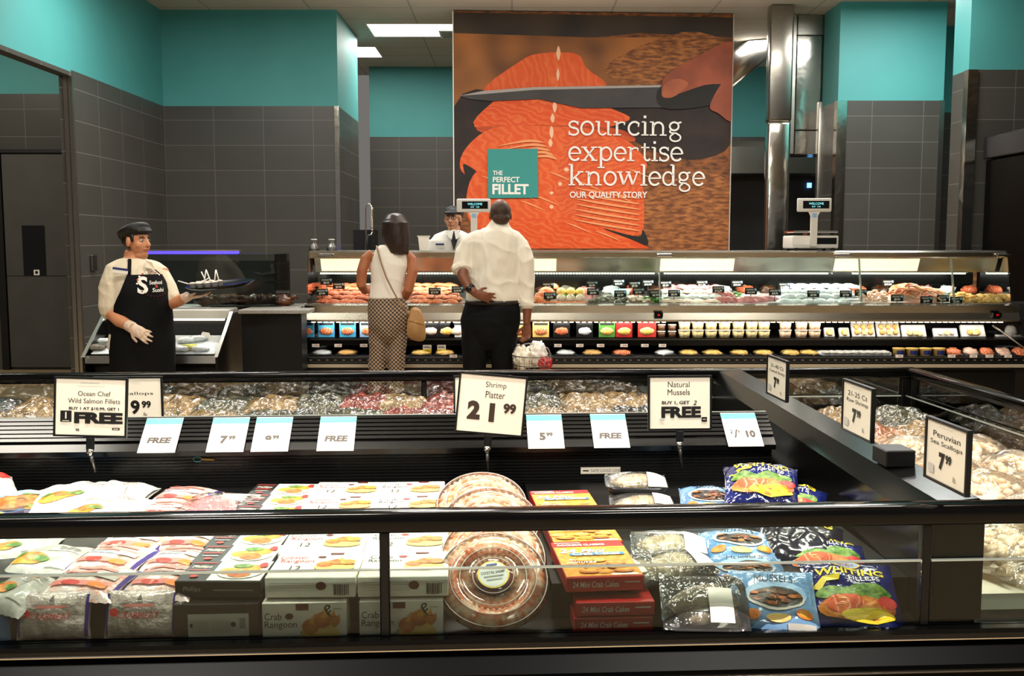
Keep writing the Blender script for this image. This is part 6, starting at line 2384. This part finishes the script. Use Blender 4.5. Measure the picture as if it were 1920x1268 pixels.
ax = (P(891, 550, -.185) - P(872, 527, -.12)).normalized()
m.tube([pc - ax * .012, pc + ax * .012], [.037, .037], 'watch black', 16)
m.tube([pc + Vector((-.01, -.036, 0)), pc + Vector((-.012, -.046, 0))], [.02, .02], 'watch black', 14)
m.build('wristwatch', man)

# shopping basket in his hand
BC = P(997, 700, -.10)
e = empty('shopping_basket', 'wire shopping basket with a white plastic bag, hanging from the man\'s hand', 'basket', T(BC.x, BC.y, 0))
zt = P(992, 664, -.05).z
m = MB()
for z_, k in ((zt, 1), (zt - .07, .97), (zt - .14, .94), (zt - .2, .9)):
    m.tube([(.145 * k * cos(t), .19 * k * sin(t), z_) for t in [2 * pi * q / 28 for q in range(28)]], .004, 'dull metal', 5, closed=True)
for q in range(22):
    t = 2 * pi * q / 22
    m.tube([(.145 * cos(t), .19 * sin(t), zt), (.13 * cos(t), .17 * sin(t), zt - .2)], .0025, 'dull metal', 5)
m.build('wire_body', e)
m = MB()
hz = P(990, 641, -.05).z
m.tube([(-.143, 0, zt), (-.12, 0, zt + .05), (-.05, 0, hz - .012), (-.02, 0, hz - .008), (.05, 0, hz - .02), (.12, 0, zt + .05), (.143, 0, zt)], .005, 'grey', 8)
m.build('handle', e)
for k, (x, y, z_, r3_, mt, nm, lb) in enumerate([(-.07, -.03, zt - .02, (.065, .07, .085), 'papercream', 'grocery_bag', 'beige plastic bag in the shopping basket'), (.04, .02, zt + .01, (.07, .07, .09), 'white bag', 'grocery_bag', 'white crumpled plastic bag in the shopping basket'), (.10, -.05, zt - .06, (.05, .05, .05), 'red', 'red_packet', 'red packet at the edge of the shopping basket')]):
    m = MB()
    m.ell((0, 0, 0), r3_, mt, None, 36, 26, lump=.4, seed=k, lscale=3.2)
    tag(m.build(nm, None, T(BC.x + x, BC.y + y, z_)), lb, 'bag')

# ---------------------------------------------------------------- woman with long dark hair
Y0 = 7.6
m = MB()
Mh = Matrix.Rotation(radians(172), 4, 'Z') @ Matrix.Rotation(radians(14), 4, 'X')
hc = P(742, 430, .02)
w_ = head_geo(m, hc, Mh, 'skin tan', .96)
m.tube([P(740, 448, .03), P(736, 470, 0)], [.048, .055], 'skin tan', 12)
loft(m, rings_px(Y0, 0, [(733, 466, 20, .05), (732, 476, 33, .07), (731, 500, 30, .08), (728, 530, 26, .08), (726, 555, 29, .085), (728, 580, 36, .10)]), 'skin tan')
m.tube([P(698, 474), P(686, 485), P(679, 508, -.02), P(677, 534, -.03), P(684, 545, .08), P(700, 540, .22)], [.035, .042, .042, .038, .033, .026], 'skin tan', 12)
hand_geo(m, P(700, 540, .22), Vector((.5, 1, .1)), Vector((0, 0, -1)), -1, 'skin tan', curl=25, size=.88)
m.tube([P(760, 474), P(771, 486), P(774, 508, -.02), P(765, 545, -.04), P(760, 556, .02), P(752, 545, .2)], [.035, .043, .043, .040, .035, .027], 'skin tan', 12)
hand_geo(m, P(752, 545, .2), Vector((-.3, 1, .1)), Vector((0, 0, -1)), 1, 'skin tan', curl=25, size=.88)
for px, fx in ((712, 708), (744, 740)):
    m.tube([P(px, 590), gz(fx, .48), gz(fx, .08)], [.075, .05, .038], 'skin tan', 12)
    m.tube([gz(fx, .04, -.05), gz(fx, .035, .02), gz(fx, .03, .15)], [.03, .035, .028], 'skin tan', 10)
wom = bake_remesh(m, 'person', .0058)
tag(wom, 'woman seen from behind in white sleeveless top and patterned trousers', 'person')
m = MB()
loft(m, rings_px(Y0, 0, [(732, 460, 20, .055), (732, 467, 28, .070), (732, 480, 34, .086), (730, 500, 36, .094), (727, 530, 31, .09), (724, 550, 31, .092), (724, 560, 33, .096)]), 'top white')
bake_remesh(m, 'sleeveless_top', .008, wom, 3, .004)
m = MB()
loft(m, rings_px(Y0, 0, [(724, 558, 33, .098), (727, 572, 38, .11), (729, 590, 40, .125), (729, 612, 39, .12), (728, 630, 30, .10), (727, 642, 18, .06)]), 'flower cloth')
for pts in ([P(711, 600), P(709, 650), gz(706, .42), gz(703, .05)], [P(748, 600), P(744, 650), gz(742, .42), gz(739, .05)]):
    m.tube(pts, [.084, .073, .064, .074], 'flower cloth', 16)
bake_remesh(m, 'trousers', .009, wom, 3, .006)
m = MB()
hr = rings_px(Y0, 0, [(741, 400, 6, .04, .03), (741, 403, 15, .085, .02), (741, 412, 21, .108, .01), (741, 428, 22.5, .105, .0), (742, 442, 23, .095, -.02), (744, 455, 22, .08, -.03), (746, 465, 19, .06, -.05), (748, 473, 15, .04, -.06), (750, 478, 7, .02, -.06)])
loft(m, hr, 'hair brown', 20)
for q in range(22):
    a_ = radians(-170 + 160 * q / 21)
    x_, y_ = 22.5 * cos(a_), .105 * sin(a_)
    e_ = R.uniform(-6, 6)
    m.tube([P(741 + x_ * .5, 406, .01 + y_ * .7), P(741 + x_ * .95, 418, y_), P(742 + x_ * 1.02, 440, y_), P(745 + x_ * .95, 458 + e_ * .3, y_ * .9 - .01), P(748 + x_ * .75, 472 + e_, y_ * .75 - .02)], [.012, .017, .017, .014, .005], 'hair brown', 7, roundcap=True)
bake_remesh(m, 'hair', .0055, wom, 1)
# shoulder bag
BGc = P(781, 608, -.06)
e = empty('shoulder_bag', 'tan leather shoulder bag on a long thin strap across the woman\'s back', 'bag', T(*BGc))
s_ = Y0 / FPX
m = MB()
pr = smooth([(-15 * s_, -24 * s_), (14 * s_, -30 * s_), (15 * s_, 2 * s_), (6 * s_, 27 * s_), (-9 * s_, 30 * s_), (-16 * s_, 8 * s_)], 5)
bm_ = bmesh.new()
vsf = [bm_.verts.new((a, -.035, b)) for a, b in pr]
bm_.faces.new(vsf)
g_ = bmesh.ops.extrude_face_region(bm_, geom=bm_.faces[:])
for v in g_['geom']:
    if isinstance(v, bmesh.types.BMVert):
        v.co.y += .07
bmesh.ops.recalc_face_normals(bm_, faces=bm_.faces[:])
bmesh.ops.bevel(bm_, geom=[ed for ed in bm_.edges if abs(ed.verts[0].co.y - ed.verts[1].co.y) < .001], offset=.01, segments=2, affect='EDGES')
m.bm(bm_, 'tan leather', True)
m.build('bag_body', e)
m = MB()
m.prism([(-14 * s_, 8 * s_), (15 * s_, 0), (6 * s_, 26 * s_), (-8 * s_, 28 * s_)], -.041, -.034, 'tan leather', 1)
m.box(-.008, .012, -.045, -.04, .018, .028, 'gold')
m.build('flap', e)
m = MB()
sp = [P(706, 461, -.03), P(707, 466, -.075), P(714, 492, -.118), P(724, 520, -.125), P(738, 548, -.13), P(748, 565, -.145), P(766, 592, -.10), P(771, 585, -.07)]
m.tube([q - BGc for q in sp], [(.006, .003)] * len(sp), 'strap leather', 8)
sp = [P(706, 461, -.03), P(708, 462, .04), P(716, 480, .10)]
m.tube([q - BGc for q in sp], [(.006, .003)] * 3, 'strap leather', 8)
m.build('strap', e)

# ---------------------------------------------------------------- clerk behind the counter
Y0 = 9.45
m = MB()
Mh = Matrix.Rotation(radians(-12), 4, 'Z')
hc = P(849, 410)
w_ = head_geo(m, hc, Mh, 'skin fair', 1.0)
m.tube([P(851, 424, .02), P(852, 445, .02)], [.058, .065], 'skin fair', 12)
loft(m, rings_px(Y0, 0, [(851, 436, 12, .05), (848, 444, 32, .08), (846, 460, 38, .10), (845, 490, 36, .11), (845, 540, 34, .11), (845, 600, 34, .12)]), 'skin fair')
for px in (832, 858):
    m.tube([P(px, 590), gz(px, .5), gz(px, .08)], [.085, .06, .042], 'skin fair', 12)
    m.tube([gz(px, .04, .03), gz(px, .035, -.04), gz(px, .03, -.16)], [.035, .04, .03], 'skin fair', 10)
m.tube([P(815, 455), P(808, 500, -.03), P(812, 545, -.12), P(826, 560, -.25)], [.055, .05, .042, .03], 'skin fair', 12)
hand_geo(m, P(826, 560, -.25), Vector((.5, -1, 0)), Vector((0, 0, -1)), 1, 'skin fair', curl=25)
m.tube([P(880, 455), P(886, 500, -.03), P(882, 545, -.12), P(868, 560, -.25)], [.055, .05, .042, .03], 'skin fair', 12)
hand_geo(m, P(868, 560, -.25), Vector((-.5, -1, 0)), Vector((0, 0, -1)), -1, 'skin fair', curl=25)
clk = bake_remesh(m, 'person', .006)
tag(clk, 'clerk in cap, glasses and white coat standing behind the fish counter', 'person')
face_parts(w_, Mh, clk, 1.0)
m = MB()
cr_ = rings_px(Y0, 0, [(850, 432, 15, .075), (848, 440, 33, .095), (847, 452, 41, .115), (846, 480, 42, .125), (845, 540, 41, .13), (845, 620, 42, .14)])
loft(m, cr_, 'coat white')
m.tube([P(816, 452), P(808, 500, -.03), P(812, 540, -.10)], [.075, .066, .058], 'coat white', 14)
m.tube([P(881, 452), P(886, 500, -.03), P(882, 540, -.10)], [.075, .066, .058], 'coat white', 14)
bake_remesh(m, 'white_coat', .009, clk, 2)
m = MB()
for sg in (-1, 1):
    m.prism([(0, 0), (sg * .05, -.02), (sg * .055, -.07), (sg * .02, -.10)], -.004, .004, 'coat white', 1)
m.M = Matrix.Identity(4)
lap = m.build('collar', clk)
lap.matrix_basis = T(*P(851, 430, -.13)) @ RX(-12)
m = MB()
pp = [P(842, 433, -.115), P(862, 433, -.115), P(856, 455, -.135), P(851, 470, -.14), P(847, 455, -.135)]
m.add(pp + [q + Vector((0, .02, 0)) for q in pp], [(0, 1, 2, 3, 4), (9, 8, 7, 6, 5), (0, 5, 6, 1), (1, 6, 7, 2), (2, 7, 8, 3), (3, 8, 9, 4), (4, 9, 5, 0)], 'black satin')
m.build('dark_shirt', clk)
m = MB()
b0 = P(825, 461, -.135)
m.box(b0.x - .04, b0.x + .04, b0.y - .012, b0.y - .006, b0.z - .02, b0.z + .02, 'paperwhite')
m.box(b0.x - .04, b0.x + .04, b0.y - .014, b0.y - .011, b0.z + .006, b0.z + .022, 'navy')
m.build('name_badge', clk)
m = MB()
rr3 = Mh.to_3x3()
m.ell(w_(0, .016, .060), (.083, .100, .062), 'cap black', rr3, 24, 14)
m.tube([w_(-.06, -.060, .055), w_(0, -.125, .045), w_(.06, -.060, .055)], [.012, .018, .012], 'cap black', 10)
m.ell(w_(0, -.092, .052), (.066, .050, .010), 'cap black', rr3)
bake_remesh(m, 'cap', .006, clk, 2)
m = MB()
m.ell(w_(0, .03, -.005), (.080, .080, .045), 'hair dark', rr3, 18, 10)
m.build('hair', clk)
m = MB()
for sg in (1, -1):
    m.tube([w_(.031 * sg + .022 * cos(t), -.092, .003 + .016 * sin(t)) for t in [2 * pi * q / 16 for q in range(16)]], .0022, 'black satin', 5, closed=True)
    m.tube([w_(.053 * sg, -.090, .006), w_(.078 * sg, -.01, .008)], .002, 'black satin', 5)
m.tube([w_(-.009, -.093, .006), w_(.009, -.093, .006)], .002, 'black satin', 5)
m.build('glasses', clk)

# ---------------------------------------------------------------- woman in apron with a tray
Y0 = 7.0
YAW = 42
m = MB()
Mh = Matrix.Rotation(radians(66), 4, 'Z') @ Matrix.Rotation(radians(-3), 4, 'X')
hc = P(257, 453)
w_ = head_geo(m, hc, Mh, 'skin light', 1.02)
m.tube([P(252, 470, .01), P(250, 492, .02)], [.062, .075], 'skin light', 14)
m.ell(P(264, 479, -.01), (.05, .05, .032), 'skin light')
TR = rings_px(Y0, YAW, [(252, 478, 15, .055), (251, 488, 24, .07), (252, 498, 44, .10), (255, 520, 50, .135), (260, 545, 51, .165), (263, 570, 50, .165), (265, 600, 52, .175), (266, 640, 55, .18), (266, 680, 52, .17)])
loft(m, [(c_, rx * .9, ry * .9, yw) for c_, rx, ry, yw in TR], 'skin light')
# her right arm (near): bent, gloved hand before the apron
EL = P(206, 583, -.10)
m.tube([P(216, 505, -.06), P(206, 550, -.10), EL, P(225, 602, -.20), P(246, 613, -.27)], [.07, .066, .056, .046, .034], 'skin light', 14)
hand_geo(m, P(246, 613, -.27), P(285, 638, -.30) - P(246, 613, -.27), Vector((.3, .8, -.3)), -1, 'glove', curl=24, spread=7, size=1.05)
m.tube([P(240, 610, -.255), P(249, 615, -.28)], [.040, .040], 'glove', 12)
# her left arm (far): forearm forward under the tray
WR = P(352, 556, -.02)
m.tube([P(298, 508, .10), P(312, 545, .08), P(318, 572, .05), P(336, 564, .01), WR], [.066, .062, .052, .042, .032], 'skin light', 14)
hand_geo(m, WR, Vector((1, .0, .05)), Vector((0, 0, 1)), 1, 'glove', curl=12, spread=8, size=1.0)
m.tube([P(345, 560, -.01), P(354, 555, -.02)], [.036, .036], 'glove', 12)
for sx_ in (-1, 1):
    o_ = Vector((cos(radians(YAW)), sin(radians(YAW)), 0)) * .10 * sx_
    b_ = Vector((P(266, 680).x, Y0, 0)) + o_
    m.tube([b_ + Vector((0, 0, .85)), b_ + Vector((0, 0, .45)), b_ + Vector((0, 0, .08))], [.10, .065, .045], 'skin light', 12)
    fw = Vector((sin(radians(YAW)), -cos(radians(YAW)), 0))
    m.tube([b_ - fw * .05 + Vector((0, 0, .045)), b_ + fw * .05 + Vector((0, 0, .04)), b_ + fw * .17 + Vector((0, 0, .032))], [.035, .042, .032], 'skin light', 10)
emp = bake_remesh(m, 'person', .006)
tag(emp, 'woman in black apron and cap holding a tray with gloved hands', 'person')
face_parts(w_, Mh, emp, 1.02)
m = MB()
loft(m, rings_px(Y0, YAW, [(251, 484, 20, .075), (251, 490, 33, .095), (251, 498, 45, .115), (254, 520, 53, .15), (259, 545, 54, .178), (262, 570, 53, .178), (263, 600, 55, .185), (262, 640, 58, .19), (262, 652, 58, .19)]), 'shirt cream')
m.tube([P(233, 501, -.04), P(220, 510, -.06), P(211, 535, -.09), P(208, 577, -.10)], [.07, .088, .090, .086], 'shirt cream', 16, roundcap=True)
m.tube([P(282, 503, .08), P(298, 514, .10), P(312, 540, .08), P(320, 560, .06)], [.065, .078, .076, .070], 'shirt cream', 16, roundcap=True)
bake_remesh(m, 'shirt', .009, emp, 3, .007)
m = MB()
for sg, q0 in ((-1, P(243, 484, -.09)), (1, P(272, 488, -.06))):
    m.add([q0, q0 + Vector((.035 * sg + .02, -.02, -.015)), q0 + Vector((.05 * sg + .03, -.035, -.065)), q0 + Vector((.015, -.04, -.05)), q0 + Vector((0, .012, 0)), q0 + Vector((.035 * sg + .02, -.008, -.015)), q0 + Vector((.05 * sg + .03, -.023, -.065)), q0 + Vector((.015, -.028, -.05))],
          [(0, 1, 2, 3), (7, 6, 5, 4), (0, 4, 5, 1), (1, 5, 6, 2), (2, 6, 7, 3), (3, 7, 4, 0)], 'shirt cream')
m.build('collar', emp)
m = MB()
AP = rings_px(Y0, YAW, [(254, 514, 53, .152), (259, 545, 55, .182), (262, 570, 54, .184), (263, 600, 56, .192), (263, 640, 60, .20), (263, 700, 60, .20), (263, 745, 60, .20)])
shell(m, AP[:3], (-122, -160), (-50, -15), 'apron black', .016, .008)
shell(m, AP[2:], (-160, -170), (-15, 0), 'apron black', .016, .008, 30)
ap = m.build('apron', emp)
m = MB()
for a_, top in ((-118, P(243, 486, -.10)), (-56, P(275, 492, -.06))):
    m.tube([rp(AP[0], radians(a_), .016), top], [(.012, .004), (.012, .004)], 'apron black', 8)
m.build('apron_strap', ap)
m = MB()


def chest(x, z, e_):
    a_ = radians(-84) + x / .17
    zc = P(260, 533).z + z
    i0 = 0 if zc > AP[1][0].z else 1
    A_, B_ = AP[i0], AP[i0 + 1]
    t = (A_[0].z - zc) / (A_[0].z - B_[0].z)
    rg = (A_[0].lerp(B_[0], t), A_[1] + (B_[1] - A_[1]) * t, A_[2] + (B_[2] - A_[2]) * t, YAW)
    return rp(rg, a_, .019 + e_)


m.art([('t', 'S', -.045, .0, .12, 'paperwhite', .03, .2, .065), ('t', 'Seafood', .035, .016, .026, 'paperwhite', .01, .3, .085), ('t', '&', .03, -.010, .022, 'red', .02), ('t', 'Sushi', .035, -.036, .028, 'paperwhite', .01, .3, .075)] +
      [('d', .015 + .085 * cos(radians(t)), .005 + .085 * sin(radians(t)), .006, .006, 'crimson' if (t // 22) % 2 else 'paperwhite') for t in range(50, 180, 18)] +
      [('d', .015 + .085 * cos(radians(t)), .005 + .085 * sin(radians(t)), .004, .004, 'maroon') for t in range(215, 320, 12)], chest)
m.build('apron_emblem', ap)
m = MB()
b0 = rp(AP[0], radians(-128), .02)
m.M = T(*(b0 + Vector((-.02, 0, .03)))) @ RZ(YAW - 30) @ RY(8)
m.box(-.05, .05, -.008, 0, -.018, .016, 'paperwhite')
m.box(-.05, .05, -.010, 0, .004, .018, 'navy')
m.build('name_badge', emp)
m = MB()
for sx_ in (-1, 1):
    o_ = Vector((cos(radians(YAW)), sin(radians(YAW)), 0)) * .10 * sx_
    b_ = Vector((P(266, 680).x, Y0, 0)) + o_
    m.tube([b_ + Vector((0, 0, .92)), b_ + Vector((0, 0, .45)), b_ + Vector((0, 0, .06))], [.125, .095, .08], 'trousers black', 14)
loft(m, rings_px(Y0, YAW, [(264, 630, 57, .185), (264, 665, 57, .185), (264, 700, 50, .17)]), 'trousers black')
bake_remesh(m, 'trousers', .011, emp, 2)
m = MB()
rr3 = Mh.to_3x3()
m.ell(w_(0, .022, .080), (.106, .122, .044), 'cap black', rr3 @ Matrix.Rotation(radians(-16), 3, 'X'), 26, 14)
m.ell(w_(0, .016, .052), (.082, .100, .040), 'cap black', rr3, 24, 12)
m.ell(w_(0, .085, .045), (.075, .045, .050), 'cap black', rr3, 20, 12)
m.ell(w_(0, -.074, .066), (.070, .040, .018), 'cap black', rr3)
m.ell(w_(0, -.030, .080), (.088, .070, .036), 'cap black', rr3, 24, 12)
bake_remesh(m, 'cap', .006, emp, 2)
m = MB()
m.ell(w_(0, .036, .008), (.080, .076, .060), 'hair dark', rr3, 18, 12)
m.ell(w_(0, .004, .040), (.079, .072, .034), 'hair dark', rr3, 18, 12)
for sg in (1, -1):
    m.ell(w_(.069 * sg, -.024, .018), (.008, .016, .030), 'hair dark', rr3)
bake_remesh(m, 'hair', .006, emp, 2)

# tray with sample cups
tc = P(414, 537, -.02)
e = empty('serving_tray', 'round black serving tray carried by the apron woman', 'tray', T(*tc) @ RY(-5) @ RX(4))
m = MB()
tr = 63 / FPX * Y0
m.lathe([(0, 0), (tr * .88, 0), (tr, .018), (tr * 1.01, .022), (tr * .97, .020), (tr * .86, .006), (0, .006)], 'black gloss', 40)
m.build('tray_body', e)
NC = ['front', 'second', 'third', 'fourth', 'fifth', 'sixth', 'seventh', 'eighth']
for k, (px, py, dy) in enumerate([(362, 537, -.03), (375, 536, -.07), (389, 535, -.09), (402, 534, -.07), (412, 533, -.02), (382, 532, .03), (396, 530, .05), (372, 533, .01)]):
    c = P(px, py, dy - .02)
    base = e.matrix_basis @ (e.matrix_basis.inverted() @ c)
    lc = e.matrix_basis.inverted() @ c
    lc.z = .0065
    e3 = empty('sample_cup', 'small white sample cup on the black tray, %s from the woman' % ['nearest', 'second', 'third', 'fourth', 'farthest', 'fifth', 'sixth', 'seventh'][k], 'cup', e.matrix_basis @ T(*lc), 'sample cups on the tray')
    m = MB()
    m.lathe([(.018, 0), (.028, .034), (.030, .035), (.026, .033), (.016, .004), (0, .004)], 'white', 16)
    m.build('paper_cup', e3)
    m = MB()
    m.ell((0, 0, .03), (.025, .025, .012), 'fish cream', None, 10, 6, lump=.4, seed=k)
    m.build('sample', e3)
    if k != 1:
        m = MB()
        tx, ty = [(-.10, 0), (0, 0), (-.03, .0), (.02, .01), (-.01, -.01), (.03, 0), (-.03, .02), (.08, .02)][k]
        m.tube([(0, 0, .02), (tx, ty, .115 if abs(tx) < .06 else .06)], .0045, 'white', 6)
        m.build('fork_handle', e3)
